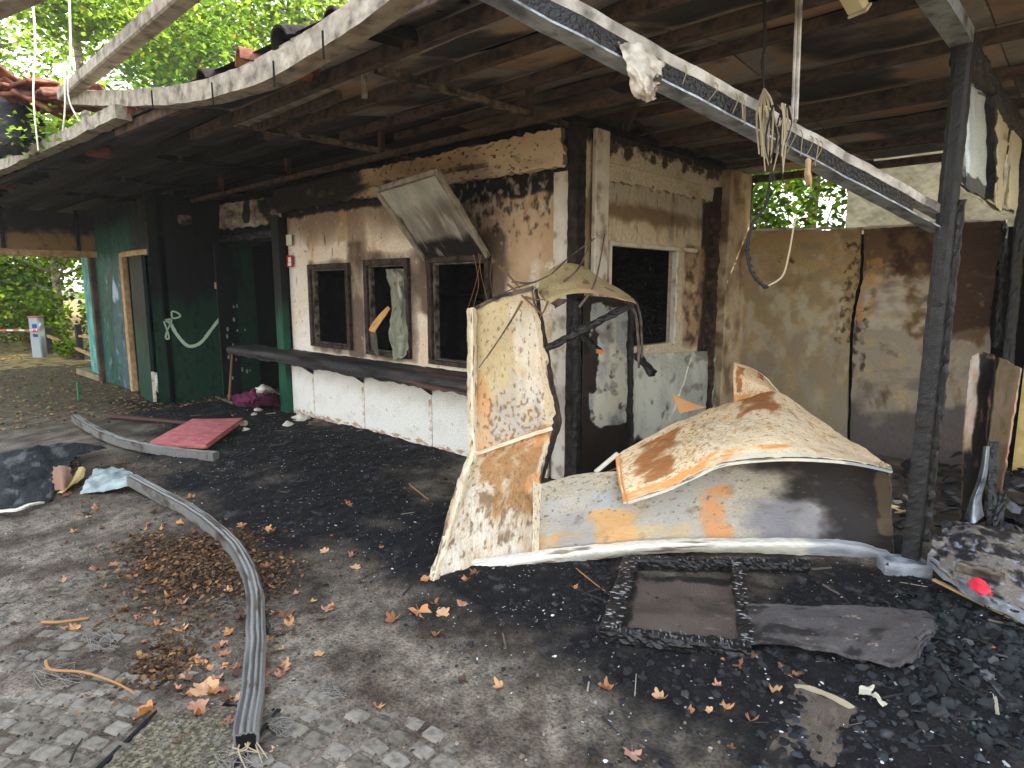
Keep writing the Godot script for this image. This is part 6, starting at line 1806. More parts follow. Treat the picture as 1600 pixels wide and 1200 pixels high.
# ---------- things lying about ----------
func floor_things() -> void:
	var t := thing("red_board", "faded red board lying flat among the ash before the green wall", "board", Vector3(-4.168, 0.000, 1.394))
	var st := begin()
	sheet(st, [[Vector3(-4.583, 0.070, 1.295), Vector3(-4.397, 0.065, 1.087), Vector3(-4.245, 0.060, 0.861)], [Vector3(-4.169, 0.060, 1.668), Vector3(-3.886, 0.070, 1.503), Vector3(-3.696, 0.060, 1.306)], [Vector3(-3.800, 0.055, 1.998), Vector3(-3.511, 0.055, 1.834), Vector3(-3.276, 0.050, 1.656)]], 10, 10, -0.03, 0.006, 2.0)
	part("board", st, skin(cloud(256, noise(150, 0.03, 5), [[0.1, c8(164, 92, 92)], [0.5, c8(184, 108, 106)], [0.9, c8(192, 126, 122)]]), 0.6, 0.0, M.grainy, 0.8, 0.4), t)
	st = begin()
	bar(st, Vector3(-3.739, 0.062, 2.017), Vector3(-3.226, 0.056, 1.676), 0.03, 0.012, 0.003)
	bar(st, Vector3(-3.226, 0.056, 1.676), Vector3(-4.180, 0.066, 0.889), 0.03, 0.012, 0.003)
	part("edging", st, skin(cloud(128, noise(151, 0.05, 4), [[0.2, c8(120, 56, 48)], [0.8, c8(186, 120, 96)]]), 0.6, 0.0, M.grainy, 1.0), t)
	var lt := thing("red_lath", "thin reddish lath lying behind the red board", "timber", Vector3(-5.406, 0.000, 1.455))
	st = begin()
	bar(st, Vector3(-5.939, 0.030, 1.832), Vector3(-4.626, 0.040, 1.289), 0.05, 0.03, 0.004)
	part("lath", st, plain(c8(84, 54, 50), 0.8), lt)
	var pc := thing("purple_cloth", "crumpled dark pink cloth in the burnt doorway", "cloth", Vector3(-5.634, 0.000, 0.005))
	st = begin()
	sheet(st, [[Vector3(-6.063, 0.030, 0.209), Vector3(-5.926, 0.120, 0.050), Vector3(-5.856, 0.160, -0.158), Vector3(-5.932, 0.080, -0.448)], [Vector3(-5.622, 0.030, 0.363), Vector3(-4.901, 0.200, 0.467), Vector3(-4.730, 0.240, 0.359), Vector3(-5.141, 0.120, -0.086)], [Vector3(-5.445, 0.020, 0.388), Vector3(-5.081, 0.060, 0.342), Vector3(-4.841, 0.080, 0.264), Vector3(-4.863, 0.030, 0.043)]], 30, 16, 0.006, 0.08, 5.0, 0.04)
	part("cloth", st, plain(c8(92, 32, 62), 0.95), pc)
	var wb := thing("white_bundle", "small white bundle on top of the dark pink cloth", "bag", Vector3(-5.878, 0.100, -0.165))
	st = begin()
	sheet(st, [[Vector3(-5.352, 0.250, 0.159), Vector3(-5.060, 0.320, 0.196), Vector3(-5.152, 0.250, 0.048)], [Vector3(-5.208, 0.220, 0.220), Vector3(-4.610, 0.340, 0.395), Vector3(-5.085, 0.220, 0.029)], [Vector3(-5.126, 0.180, 0.243), Vector3(-5.023, 0.200, 0.168), Vector3(-5.065, 0.160, -0.050)]], 12, 12, 0.01, 0.05, 7.0, 0.02)
	part("bundle", st, M.white_paint, wb)
	var n := 0
	for p in [[Vector3(-4.260, -0.000, 0.835), 0.10, 0.10, "white crumpled cup lying at the corner of the red board"], [Vector3(-5.033, 0.000, 0.298), 0.11, 0.06, "white scrap of paper on the ash before the doorway"], [Vector3(-4.780, 0.000, 0.477), 0.09, 0.05, "white torn scrap nearest the dark doorway threshold"], [Vector3(-4.086, 0.000, 0.209), 0.20, 0.13, "pale rounded bag by the foot of the green pilaster"], [Vector3(-3.886, -0.000, 0.482), 0.13, 0.09, "small cream lump left of the pale bag"], [Vector3(-3.687, 0.000, 0.195), 0.26, 0.09, "flat brown stone against the serving wall"], [Vector3(-3.972, 0.000, 0.942), 0.08, 0.06, "small white lump just below the crumpled cup"]]:
		var o := thing(["crumpled_cup", "paper_scrap", "paper_scrap", "pale_bag", "cream_lump", "brown_stone", "white_lump"][n], p[3], ["cup", "scrap", "scrap", "bag", "lump", "stone", "lump"][n], p[0])
		var m := MeshInstance3D.new()
		m.mesh = rounded(400 + n)
		m.scale = Vector3(p[1], p[2], p[1] * 0.8)
		m.rotation.y = n * 1.3
		m.material_override = M.white_paint if n != 5 else M.dim_steel
		m.name = "body"
		o.add_child(m)
		n += 1
	var sk := thing("thin_stick", "thin pale stick leaning on the scraped green door", "stick", Vector3(-6.049, 0.000, 0.254))
	st = begin()
	tube(st, [Vector3(-5.996, 0.000, 0.276), Vector3(-6.380, 0.709, 0.019)], 0.018, 0.015)
	part("stick", st, M.stick, sk)
	sk = thing("thin_stick", "pale stick lying on the ash beside the dark pink cloth", "stick", Vector3(-6.123, 0.000, 0.250))
	st = begin()
	tube(st, [Vector3(-6.397, 0.020, 0.292), Vector3(-5.635, 0.030, 0.375)], 0.018, 0.018)
	part("stick", st, M.dim_steel, sk)
	sk = thing("green_strip", "small upright green strip on the path at the left", "strip", Vector3(-8.570, 0.000, 1.528))
	st = begin()
	obox(st, Vector3(-7.693, 0.120, 1.717), Vector3(0.06, 0.3, 0.02), Basis(Vector3.FORWARD, 0.15))
	part("strip", st, plain(c8(46, 104, 62), 0.7), sk)
	var fb := thing("white_flue", "white rolled tube lying in the left doorway with a scorched cushion behind", "tube", Vector3(-8.789, 0.000, 0.624))
	st = begin()
	tube(st, [Vector3(-8.0, 0.14, 0.55), Vector3(-7.0, 0.12, 0.75)], 0.13, 0.12, 10)
	part("tube", st, M.white_paint, fb)
	var cu := thing("scorched_cushion", "brown scorched cushion inside the left doorway", "cushion", Vector3(-7.7, 0.3, 0.2))
	st = begin()
	obox(st, Vector3(-7.8, 0.42, 0.1), Vector3(0.7, 0.5, 0.3), Basis(Vector3.UP, 0.3), 0.12)
	part("cushion", st, plain(c8(120, 84, 56), 0.9), cu)
	# crumpled sheets at the left
	var bs := thing("crumpled_black_sheet", "big crumpled blackened sheet lying at the left edge of the photo", "metal sheet", Vector3(-3.393, 0.000, 2.903))
	var bt := paint(192, 192, c8(34, 36, 37), [[c8(20, 21, 23), 0.9, 0.015, 0.5, 4.0, []], [c8(96, 96, 90), 0.8, 0.02, 0.64, 6.0, [[0, 0, 1, 0.2, 0.2, 0.15]]], [c8(140, 132, 116), 0.8, 0.03, 0.74, 8.0, []]], 152)
	st = begin()
	sheet(st, [[Vector3(-4.151, 0.120, 3.396), Vector3(-3.988, 0.140, 3.105), Vector3(-3.995, 0.160, 2.867), Vector3(-4.100, 0.120, 2.572), Vector3(-3.982, 0.050, 2.322)], [Vector3(-3.839, 0.080, 3.434), Vector3(-3.697, 0.100, 3.153), Vector3(-3.688, 0.100, 2.975), Vector3(-3.674, 0.050, 2.771), Vector3(-3.776, 0.050, 2.625)], [Vector3(-3.287, 0.100, 3.493), Vector3(-3.055, 0.120, 3.249), Vector3(-3.127, 0.100, 3.084), Vector3(-3.165, 0.040, 2.945), Vector3(-3.034, 0.040, 2.918)], [Vector3(-3.003, 0.070, 3.527), Vector3(-2.816, 0.080, 3.289), Vector3(-2.788, 0.060, 3.179), Vector3(-2.627, 0.050, 3.110), Vector3(-2.577, 0.020, 3.063)], [Vector3(-2.775, 0.020, 3.557), Vector3(-2.606, 0.030, 3.363), Vector3(-2.519, 0.030, 3.280), Vector3(-2.589, 0.020, 3.194), Vector3(-2.573, 0.020, 3.119)]], 40, 40, 0.006, 0.028, 3.0, 0.03)
	part("sheet", st, skin(bt, 0.8, 0.0, M.fine_wall, 0.0, 0.7), bs)
	st = begin()
	sweep(st, [Vector2(-0.02, -0.006), Vector2(0.02, -0.006), Vector2(0.02, 0.006), Vector2(-0.02, 0.006)], curve([Vector3(-2.614, 0.050, 3.503), Vector3(-2.466, 0.050, 3.381), Vector3(-2.362, 0.060, 3.303), Vector3(-2.454, 0.050, 3.222), Vector3(-2.537, 0.030, 3.125)], 20), Vector3.UP, 0.02)
	part("pale_edge", st, M.white_paint, bs)
	var br := thing("peeled_brown_flap", "curled brown and yellow flap of lining beside the crumpled black sheet", "scrap", Vector3(-3.113, 0.000, 2.816))
	st = begin()
	sheet(st, [[Vector3(-3.391, 0.080, 2.878), Vector3(-3.177, 0.130, 2.863), Vector3(-3.119, 0.120, 2.813)], [Vector3(-3.036, 0.070, 2.959), Vector3(-2.817, 0.120, 2.931), Vector3(-2.883, 0.080, 2.860)], [Vector3(-2.806, 0.030, 2.983), Vector3(-2.688, 0.060, 2.955), Vector3(-2.869, 0.040, 2.858)]], 12, 14, 0.005, 0.02, 6.0, 0.02)
	part("lining", st, plain(c8(128, 96, 78), 0.8), br)
	st = begin()
	sheet(st, [[Vector3(-3.114, 0.110, 2.761), Vector3(-3.086, 0.120, 2.729), Vector3(-3.019, 0.100, 2.729)], [Vector3(-2.957, 0.070, 2.835), Vector3(-2.889, 0.090, 2.814), Vector3(-2.862, 0.070, 2.795)], [Vector3(-2.723, 0.030, 2.992), Vector3(-2.620, 0.050, 2.978), Vector3(-2.748, 0.030, 2.928)]], 6, 14, 0.005, 0.01, 6.0, 0.01)
	part("yellow_edge", st, plain(c8(168, 146, 92), 0.7), br)
	var ws := thing("pale_flattened_sheet", "pale greenish flattened sheet at the end of the long curved gutter", "metal sheet", Vector3(-2.970, 0.000, 2.581))
	st = begin()
	sheet(st, [[Vector3(-3.053, 0.080, 2.666), Vector3(-2.913, 0.100, 2.550), Vector3(-2.676, 0.100, 2.483)], [Vector3(-2.830, 0.060, 2.768), Vector3(-2.622, 0.100, 2.655), Vector3(-2.397, 0.110, 2.536)], [Vector3(-2.611, 0.020, 2.866), Vector3(-2.463, 0.040, 2.746), Vector3(-2.353, 0.080, 2.570)]], 18, 12, 0.005, 0.03, 4.0, 0.015)
	part("sheet", st, skin(cloud(256, noise(153, 0.02, 5), [[0.2, c8(104, 112, 110)], [0.6, c8(152, 162, 158)], [0.9, c8(172, 178, 172)]]), 0.5, 0.1, M.grainy, 1.0, 0.4), ws)
	# cover of a manhole with a raised tread
	var mh := thing("manhole_cover", "worn iron drain cover with a raised tread among the cobbles", "drain cover", Vector3(0.875, 0.000, 3.333))
	var turn := Basis(Vector3.UP, 0.62)
	var mc := Vector3(0.886, 0.000, 3.358)
	st = begin()
	obox(st, mc + Vector3(0, -0.004, 0), Vector3(0.42, 0.02, 0.42), turn, 0.004)
	var iron := skin(cloud(256, noise(154, 0.05, 5), [[0.2, c8(66, 60, 48)], [0.6, c8(112, 104, 84)], [0.9, c8(134, 126, 104)]]), 0.7, 0.2, M.grainy, 2.0)
	part("plate", st, iron, mh)
	st = begin()
	for i in 16:
		for j in 16:
			obox(st, mc + turn * Vector3((i - 7.5) * 0.0255, 0.0075, (j - 7.5) * 0.0255), Vector3(0.018, 0.009, 0.010), turn * Basis(Vector3.UP, 0.6 if (i + j) % 2 else -0.6), 0.002)
	tag(part("tread", st, iron, mh), "", "", "", "stuff")
	st = begin()
	for s in [-1.0, 1.0]:
		obox(st, mc + turn * Vector3(s * 0.226, -0.004, 0), Vector3(0.022, 0.026, 0.474), turn, 0.004)
		obox(st, mc + turn * Vector3(0, -0.004, s * 0.226), Vector3(0.43, 0.026, 0.022), turn, 0.004)
	part("rim", st, M.soot, mh)
	# charred frame and board at the right
	var cf := thing("charred_hatch", "charred rectangular timber frame lying in the ash under the bent panel", "frame", Vector3(1.663, 0.000, 1.259))
	var k := 0
	for b in [[Vector3(1.225, 0.050, 1.046), Vector3(1.583, 0.050, 1.788), 0.085], [Vector3(1.578, 0.050, 1.792), Vector3(2.108, 0.050, 1.478), 0.07], [Vector3(1.701, 0.050, 0.714), Vector3(2.087, 0.050, 1.470), 0.05], [Vector3(1.244, 0.060, 1.082), Vector3(1.995, 0.060, 0.444), 0.06]]:
		st = begin()
		rough_bar(st, b[0], b[1], b[2], 0.06, 0.014, 0.018, 30 + k)
		var fb2 := part("frame_bar", st, M.char, cf)
		var scales: Array = []
		var grey: Array = []
		for q in 60:
			var u := rng.randf()
			var p: Vector3 = (b[0] as Vector3).lerp(b[1], u) + along((b[1] as Vector3) - (b[0] as Vector3)) * Vector3(rng.randf_range(-0.5, 0.5) * b[2], 0.031, 0)
			scales.append(Transform3D(along((b[1] as Vector3) - (b[0] as Vector3)) * Basis.from_scale(Vector3(rng.randf_range(0.008, 0.02), 0.006, rng.randf_range(0.003, 0.006))), p))
			grey.append(Color(0.16, 0.155, 0.15) * rng.randf_range(0.3, 1.5))
		heap("ash_scales", "", "", lump(320 + k, 0.8), M.tinted, scales, grey, fb2)
		k += 1
	var gp := thing("dusty_sheet", "dusty grey brown sheet on the ground inside the charred frame", "sheet", Vector3(1.663, 0.000, 1.259))
	st = begin()
	sheet(st, [[Vector3(1.321, 0.030, 1.169), Vector3(1.543, 0.035, 1.006), Vector3(1.754, 0.030, 0.846)], [Vector3(1.476, 0.030, 1.469), Vector3(1.702, 0.035, 1.313), Vector3(1.914, 0.030, 1.170)], [Vector3(1.601, 0.030, 1.722), Vector3(1.835, 0.030, 1.576), Vector3(2.044, 0.030, 1.436)]], 20, 16, -0.008, 0.012, 4.0, 0.02)
	part("sheet", st, skin(paint(192, 160, c8(84, 72, 64), [[c8(104, 92, 82), 0.8, 0.012, 0.52, 2.5, []], [c8(52, 44, 39), 0.8, 0.012, 0.58, 3.0, [], 3.0, 1.0], [c8(26, 23, 22), 0.95, 0.02, 0.7, 4.0, [[0, 0, 1, 0.08, 0.12, 0.5], [0, 0, 0.05, 1, 0.1, 0.5]]], [c8(130, 116, 100), 0.7, 0.06, 0.76, 8.0, [], 4.0, 1.0]], 155), 0.85, 0.0, M.fine_wall, 0.0, 0.7), gp)
	var gb := thing("grey_dusty_board", "grey board with a rounded corner, half buried in black debris", "board", Vector3(2.308, 0.000, 0.944))
	st = begin()
	sheet(st, [[Vector3(1.932, 0.060, 1.127), Vector3(2.165, 0.075, 0.964), Vector3(2.399, 0.080, 0.790), Vector3(2.561, 0.080, 0.671), Vector3(2.611, 0.075, 0.660)], [Vector3(2.007, 0.055, 1.285), Vector3(2.225, 0.070, 1.139), Vector3(2.452, 0.080, 0.995), Vector3(2.624, 0.080, 0.862), Vector3(2.658, 0.075, 0.804)], [Vector3(2.078, 0.050, 1.436), Vector3(2.273, 0.060, 1.317), Vector3(2.450, 0.070, 1.267), Vector3(2.604, 0.075, 1.220), Vector3(2.650, 0.070, 1.038)]], 40, 16, -0.014, 0.018, 3.0, 0.015)
	part("board", st, skin(paint(256, 128, c8(76, 71, 69), [[c8(56, 49, 45), 0.9, 0.015, 0.5, 4.0, []], [c8(98, 93, 90), 0.8, 0.02, 0.62, 4.0, []], [c8(36, 32, 31), 0.9, 0.02, 0.66, 6.0, [[0, 0.6, 0.5, 1, 0.2, 0.2]]], [c8(160, 140, 112), 0.9, 0.05, 0.8, 9.0, [[0, 0.3, 0.6, 0.9, 0.2, 0.08]]]], 156), 0.85, 0.0, M.fine_wall, 0.0, 0.6), gb)
	var db := thing("earth_covered_slab", "flat grey slab with a pale torn edge at the bottom right", "slab", Vector3(2.470, 0.000, 1.639))
	st = begin()
	sheet(st, [[Vector3(2.310, 0.020, 1.538), Vector3(2.385, 0.024, 1.527), Vector3(2.549, 0.020, 1.527)], [Vector3(2.349, 0.022, 1.795), Vector3(2.443, 0.030, 1.770), Vector3(2.555, 0.022, 1.742)], [Vector3(2.380, 0.016, 2.069), Vector3(2.472, 0.020, 2.087), Vector3(2.570, 0.016, 2.080)]], 24, 24, -0.006, 0.012, 4.0, 0.05)
	part("slab", st, skin(paint(192, 192, c8(82, 73, 63), [[c8(60, 51, 43), 0.8, 0.015, 0.5, 4.0, []], [c8(104, 94, 80), 0.7, 0.02, 0.6, 4.0, []], [c8(30, 26, 24), 0.95, 0.02, 0.68, 5.0, [[0, 0, 0.12, 1, 0.15, 0.5], [0, 0.85, 1, 1, 0.15, 0.4]]], [c8(74, 50, 34), 0.8, 0.05, 0.66, 6.0, []]], 157), 0.9, 0.0, M.fine_wall, 0.0, 0.8), db)
	st = begin()
	sheet(st, [[Vector3(2.322, 0.030, 1.559), Vector3(2.385, 0.042, 1.546), Vector3(2.459, 0.040, 1.539), Vector3(2.544, 0.030, 1.545)], [Vector3(2.337, 0.032, 1.582), Vector3(2.395, 0.038, 1.574), Vector3(2.464, 0.036, 1.569), Vector3(2.544, 0.030, 1.576)]], 20, 3, 0.004, 0.008, 9.0)
	part("torn_edge", st, plain(c8(150, 138, 112), 0.8), db)
	for p in [[Vector3(2.555, 0.000, 1.445), "pale torn scrap of plastic right of the slab edge"], [Vector3(2.606, 0.000, 1.470), "pale flake beside the torn scrap of plastic"], [Vector3(2.598, 0.000, 1.114), "yellowish curled scrap below the grey board"]]:
		var sc := thing("pale_scrap", p[1], "scrap", p[0])
		st = begin()
		var q := sc.position + Vector3(0, 0.05, 0)
		var e := rng.randf_range(0, 3)
		var bs2 := Basis(Vector3.UP, e)
		sheet(st, [[q + bs2 * Vector3(-0.035, 0, -0.012), q + bs2 * Vector3(0.0, 0.012, -0.02), q + bs2 * Vector3(0.03, 0, -0.01)], [q + bs2 * Vector3(-0.03, 0.004, 0.012), q + bs2 * Vector3(0.0, -0.004, 0.014), q + bs2 * Vector3(0.04, 0.012, 0.016)]], 8, 6, 0.002, 0.012, 20.0, 0.012)
		part("scrap", st, plain(c8(176, 168, 146), 0.7), sc)
	# twigs and tangled threads at the front left
	for p in [[Vector3(-0.055, 0.030, 3.580), Vector3(0.039, 0.030, 3.581), Vector3(0.175, 0.040, 3.498), Vector3(0.367, 0.050, 3.433), Vector3(0.473, 0.030, 3.392), 0.007, "bent tan twig across the leaf litter at the front left"], [Vector3(-0.475, 0.020, 3.515), Vector3(-0.410, 0.025, 3.467), Vector3(-0.387, 0.020, 3.408), Vector3(-0.363, 0.020, 3.360), Vector3(-0.364, 0.020, 3.352), 0.008, "straight orange tan stalk lying on the cobbles at the left"], [Vector3(0.701, 0.020, 3.659), Vector3(0.657, 0.020, 3.638), Vector3(0.630, 0.020, 3.621), Vector3(0.603, 0.020, 3.603), Vector3(0.599, 0.020, 3.602), 0.005, "short dark twig on the cobbles near the drain cover"], [Vector3(1.017, 0.020, 1.292), Vector3(1.129, 0.030, 1.350), Vector3(1.222, 0.030, 1.390), Vector3(1.307, 0.030, 1.421), Vector3(1.349, 0.030, 1.440), 0.004, "thin straw left of the charred frame"], [Vector3(-0.934, 0.020, 0.968), Vector3(-0.790, 0.020, 1.016), Vector3(-0.653, 0.020, 1.062), Vector3(-0.553, 0.020, 1.093), Vector3(-0.534, 0.020, 1.096), 0.006, "thin straw on the black ash left of the upright sheet"]]:
		var tw := thing("twig", p[6], "twig", p[0])
		st = begin()
		tube(st, curve(p.slice(0, 5), 16), p[5], p[5] * 0.5)
		part("twig", st, plain(c8(148, 108, 64) if p[5] != 0.005 else c8(44, 40, 36), 0.8), tw)
	for p in [[Vector3(-0.095, 0.000, 3.363), 0.11, "pale tangle of threads among the leaf litter"], [Vector3(0.095, 0.000, 3.562), 0.12, "whitish crumpled plastic beside the bent twig"], [Vector3(-0.019, 0.000, 2.846), 0.09, "tangle of threads left of the long gutter"], [Vector3(0.384, 0.000, 2.760), 0.08, "tangle of threads right of the long gutter"], [Vector3(1.053, 0.000, 3.074), 0.07, "frayed pale scrap right of the gutter's near end"], [Vector3(1.016, 0.000, 2.853), 0.06, "thin pale scrap of thread on the paving, right of the long gutter"], [Vector3(1.081, 0.000, 3.258), 0.10, "crumpled pale fibre at the gutter's near end"]]:
		var tg := thing("thread_tangle", p[2], "threads", p[0])
		st = begin()
		for i in 7:
			var c: Array = []
			for j in 6: c.append(tg.position + Vector3(rng.randf_range(-1, 1) * p[1], rng.randf_range(0.008, 0.028), rng.randf_range(-0.6, 0.6) * p[1]))
			tube(st, curve(c, 22), 0.0014, 0.0008, 4)
		tag(part("threads", st, plain(c8(118, 112, 104), 0.8), tg), "", "", "", "stuff")


func rounded(seed_at: int) -> ArrayMesh:
	var st := begin(true)
	var n := noise(seed_at, 1.1, 2)
	var f := func(i: int, j: int) -> Vector3:
		var a := TAU * (i % 14) / 14.0
		var e := PI * 0.5 * (1.0 - j / 6.0) - 0.1
		var v := Vector3(cos(a) * cos(e), sin(e), sin(a) * cos(e))
		return v * (0.5 + 0.28 * n.get_noise_3dv(v * 1.2))
	for j in 6:
		for i in 14: quad(st, f.call(i, j), f.call(i + 1, j), f.call(i + 1, j + 1), f.call(i, j + 1))
	return shape(st)


func debris() -> void:
	var r := RandomNumberGenerator.new()
	r.seed = 99
	var shapes: Array = []
	for k in 5: shapes.append(lump(200 + k, 0.55 + 0.1 * k))
	var where: Array = [[], [], [], [], []]
	var tints: Array = [[], [], [], [], []]
	var n := 0
	while n < 15000:
		n += 1
		var x := r.randf_range(-6.3, 3.6)
		var z := r.randf_range(-0.6, 3.6)
		if r.randf() < 0.45:
			x = r.randf_range(1.0, 3.5)
			z = r.randf_range(-0.4, 2.5)
		if x < 0.05 and z < 0.08: continue
		var b := burnt(x, z)
		if r.randf() > b * b: continue
		var s := 0.004 + 0.022 * pow(r.randf(), 3.0)
		if x > 2.3 and z < 1.7: s *= 1.15
		var k := r.randi() % 5
		where[k].append(Transform3D(Basis.from_euler(Vector3(r.randf_range(-0.5, 0.5), r.randf() * TAU, r.randf_range(-0.5, 0.5))) * Basis.from_scale(Vector3(s, s * r.randf_range(0.6, 1.1), s * r.randf_range(0.6, 1.4))), Vector3(x, height(x, z) + s * 0.1, z)))
		var c := Color(0.012, 0.0115, 0.012) * r.randf_range(0.6, 1.8)
		var w := r.randf()
		if w > 0.9: c = (Color(0.075, 0.068, 0.062) if s < 0.012 else Color(0.03, 0.027, 0.025)) * r.randf_range(0.6, 1.4)
		if w > 0.972 and s < 0.012: c = Color(0.42, 0.42, 0.42) * r.randf_range(0.7, 1.3)
		if w > 0.996: c = Color(0.3, 0.09, 0.05)
		if x > 2.4 and w < 0.4: c = Color(0.021, 0.024, 0.026) * r.randf_range(0.6, 1.6)
		tints[k].append(c)
	for k in 5: heap("charcoal_debris", "bed of black charcoal, cinders and white ash flakes before the kiosk", "debris", shapes[k], M.tinted, where[k], tints[k])
	var gw: Array = []
	var gc: Array = []
	for i in 16000:
		var x := r.randf_range(-3.0, 3.2)
		var z := r.randf_range(1.4, 4.2)
		var b := burnt(x, z)
		var clump := 0.5 + 1.6 * soil.get_noise_2d(x * 5.0 + 60.0, z * 5.0)
		if b > 0.75 or r.randf() > clump: continue
		var s := 0.002 + 0.009 * pow(r.randf(), 3.5)
		gw.append(Transform3D(Basis.from_euler(Vector3(r.randf_range(-0.5, 0.5), r.randf() * TAU, r.randf_range(-0.5, 0.5))) * Basis.from_scale(Vector3(s * 1.2, s * 0.7, s)), Vector3(x, height(x, z) + s * 0.1, z)))
		var q := r.randf()
		gc.append(Color(0.10, 0.078, 0.055) * r.randf_range(0.3, 1.5) if q < 0.6 else (Color(0.015, 0.014, 0.014) if q < 0.9 else Color(0.26, 0.23, 0.19) * r.randf_range(0.6, 1.2)))
	heap("grit", "earth crumbs, grit and soot specks over the paving", "grit", shapes[2], M.tinted, gw, gc)
	var fw: Array = []
	var fc: Array = []
	n = 0
	while n < 5200:
		n += 1
		var x := r.randf_range(-5.5, 3.4)
		var z := r.randf_range(0.05, 3.5)
		if r.randf() > burnt(x, z) * 0.9 + 0.05: continue
		var s := r.randf_range(0.002, 0.0055) * (2.0 if r.randf() < 0.08 else 1.0)
		fw.append(Transform3D(Basis.from_euler(Vector3(r.randf_range(-0.4, 0.4), r.randf() * TAU, r.randf_range(-0.4, 0.4))) * Basis.from_scale(Vector3(s * 1.4, s * 0.5, s)), Vector3(x, height(x, z) + 0.003, z)))
		fc.append(Color(0.4, 0.4, 0.4) * r.randf_range(0.25, 1.3))
	heap("ash_flakes", "white and grey ash flakes sprinkled over the black ground", "ash", shapes[0], M.tinted, fw, fc)
	var sw: Array = []
	var sc: Array = []
	var rod := begin()
	rough_bar(rod, Vector3(-0.5, 0, 0), Vector3(0.5, 0, 0), 0.09, 0.07, 0.02, 0.1, 77)
	var rods := shape(rod)
	n = 0
	while n < 1500:
		n += 1
		var x := r.randf_range(-5.5, 3.4)
		var z := r.randf_range(0.05, 3.6)
		if r.randf() < 0.35:
			x = r.randf_range(1.2, 3.3)
			z = r.randf_range(-0.2, 2.4)
		if r.randf() > burnt(x, z) * 0.75 + 0.06: continue
		var l := 0.02 + 0.12 * pow(r.randf(), 3.0)
		var w := l * r.randf_range(0.25, 1.1)
		sw.append(Transform3D(Basis.from_euler(Vector3(r.randf() * TAU, r.randf() * TAU, r.randf_range(-0.12, 0.12))) * Basis.from_scale(Vector3(l, w, w)), Vector3(x, height(x, z) + w * 0.03, z)))
		var q := r.randf()
		sc.append(Color(0.016, 0.015, 0.015) * r.randf_range(0.6, 2.0) if q < 0.8 else (Color(0.12, 0.09, 0.065) if q < 0.93 else Color(0.3, 0.26, 0.2)))
	heap("burnt_splinters", "charred splinters, sticks and bits of wire strewn over the ash", "debris", rods, M.tinted, sw, sc)
	# larger pieces heaped in the right hand corner
	var big: Array = []
	var bt: Array = []
	for i in 1500:
		var a := r.randf() * TAU
		var d := pow(r.randf(), 0.7) * 0.66
		var x := 2.95 + cos(a) * d
		var z := 0.85 + sin(a) * d * 0.9
		if Vector2(x - 2.2, z - 1.05).length() < 0.32: continue
		var s := 0.007 + 0.03 * pow(r.randf(), 2.6)
		big.append(Transform3D(Basis.from_euler(Vector3(r.randf_range(-1.0, 1.0), r.randf() * TAU, r.randf_range(-1.0, 1.0))) * Basis.from_scale(Vector3(s * r.randf_range(0.8, 1.6), s * r.randf_range(0.3, 0.9), s)), Vector3(x, height(x, z) + s * 0.2, z)))
		bt.append(Color(0.016, 0.0175, 0.018) * r.randf_range(0.4, 1.8) if r.randf() < 0.93 else Color(0.085, 0.088, 0.086) * r.randf_range(0.4, 1.2))
	for i in 260:
		var x := r.randf_range(1.9, 3.4)
		var z := r.randf_range(-2.7, -0.3)
		var s := r.randf_range(0.03, 0.09)
		big.append(Transform3D(Basis.from_euler(Vector3(r.randf_range(-0.6, 0.6), r.randf() * TAU, r.randf_range(-0.6, 0.6))) * Basis.from_scale(Vector3(s * 1.3, s * 0.6, s)), Vector3(x, 0.02 + 0.12 * r.randf() * clampf((-z - 0.3) / 1.0, 0.0, 1.0), z)))
		bt.append(Color(0.02, 0.02, 0.021) * r.randf_range(0.5, 1.9) if r.randf() < 0.9 else Color(0.15, 0.15, 0.16))
	heap("burnt_rubble", "heap of larger burnt rubble and slates at the right", "debris", shapes[3], M.tinted, big, bt)
	# ash and bits on the counter
	var on: Array = []
	var ot: Array = []
	for i in 420:
		var x := r.randf_range(-5.4, -0.9)
		var z := 0.04 + 0.22 * pow(r.randf(), 1.5)
		var s := r.randf_range(0.006, 0.026)
		on.append(Transform3D(Basis.from_euler(Vector3(r.randf(), r.randf() * TAU, r.randf())) * Basis.from_scale(Vector3(s, s * 0.6, s)), Vector3(x, 0.805 + s * 0.2, z)))
		var w := r.randf()
		ot.append(Color(0.03, 0.028, 0.027) * r.randf_range(0.5, 1.6) if w < 0.86 else (Color(0.35, 0.33, 0.3) if w < 0.95 else Color(0.34, 0.17, 0.07)))
	heap("counter_ash", "ash and small burnt bits lying along the counter", "debris", shapes[3], M.tinted, on, ot)
	# brown crumbs of leaf
	var st := begin()
	quad(st, Vector3(-0.5, 0, 0), Vector3(0.05, 0.12, -0.32), Vector3(0.55, 0.05, 0.02), Vector3(0, 0.02, 0.36))
	var crumb := shape(st)
	var cw: Array = []
	var ct: Array = []
	n = 0
	while n < 36000:
		n += 1
		var x := r.randf_range(-4.5, 1.6)
		var z := r.randf_range(1.8, 4.3)
		if n % 3 > 0:
			x = -0.75 + r.randfn() * 0.5
			z = 2.72 + r.randfn() * 0.2
		if n % 9 == 4:
			x = 0.24 + r.randfn() * 0.17
			z = 3.26 + r.randfn() * 0.11
		var s := soil.get_noise_2d(x * 2.2 + 3.0, z * 2.2 - 8.0)
		var l := clampf(0.95 - Vector2((x + 0.55) * 0.8, z - 2.75).length() / 0.75 + s * 0.7, 0.0, 1.0)
		l = maxf(l, clampf(0.85 - Vector2(x - 0.26, z - 3.25).length() / 0.32 + s, 0.0, 1.0))
		l = maxf(l, clampf(0.9 - Vector2((x + 3.3) * 0.6, z - 2.7).length() / 0.8 + s * 0.8, 0.0, 1.0))
		if r.randf() > l: continue
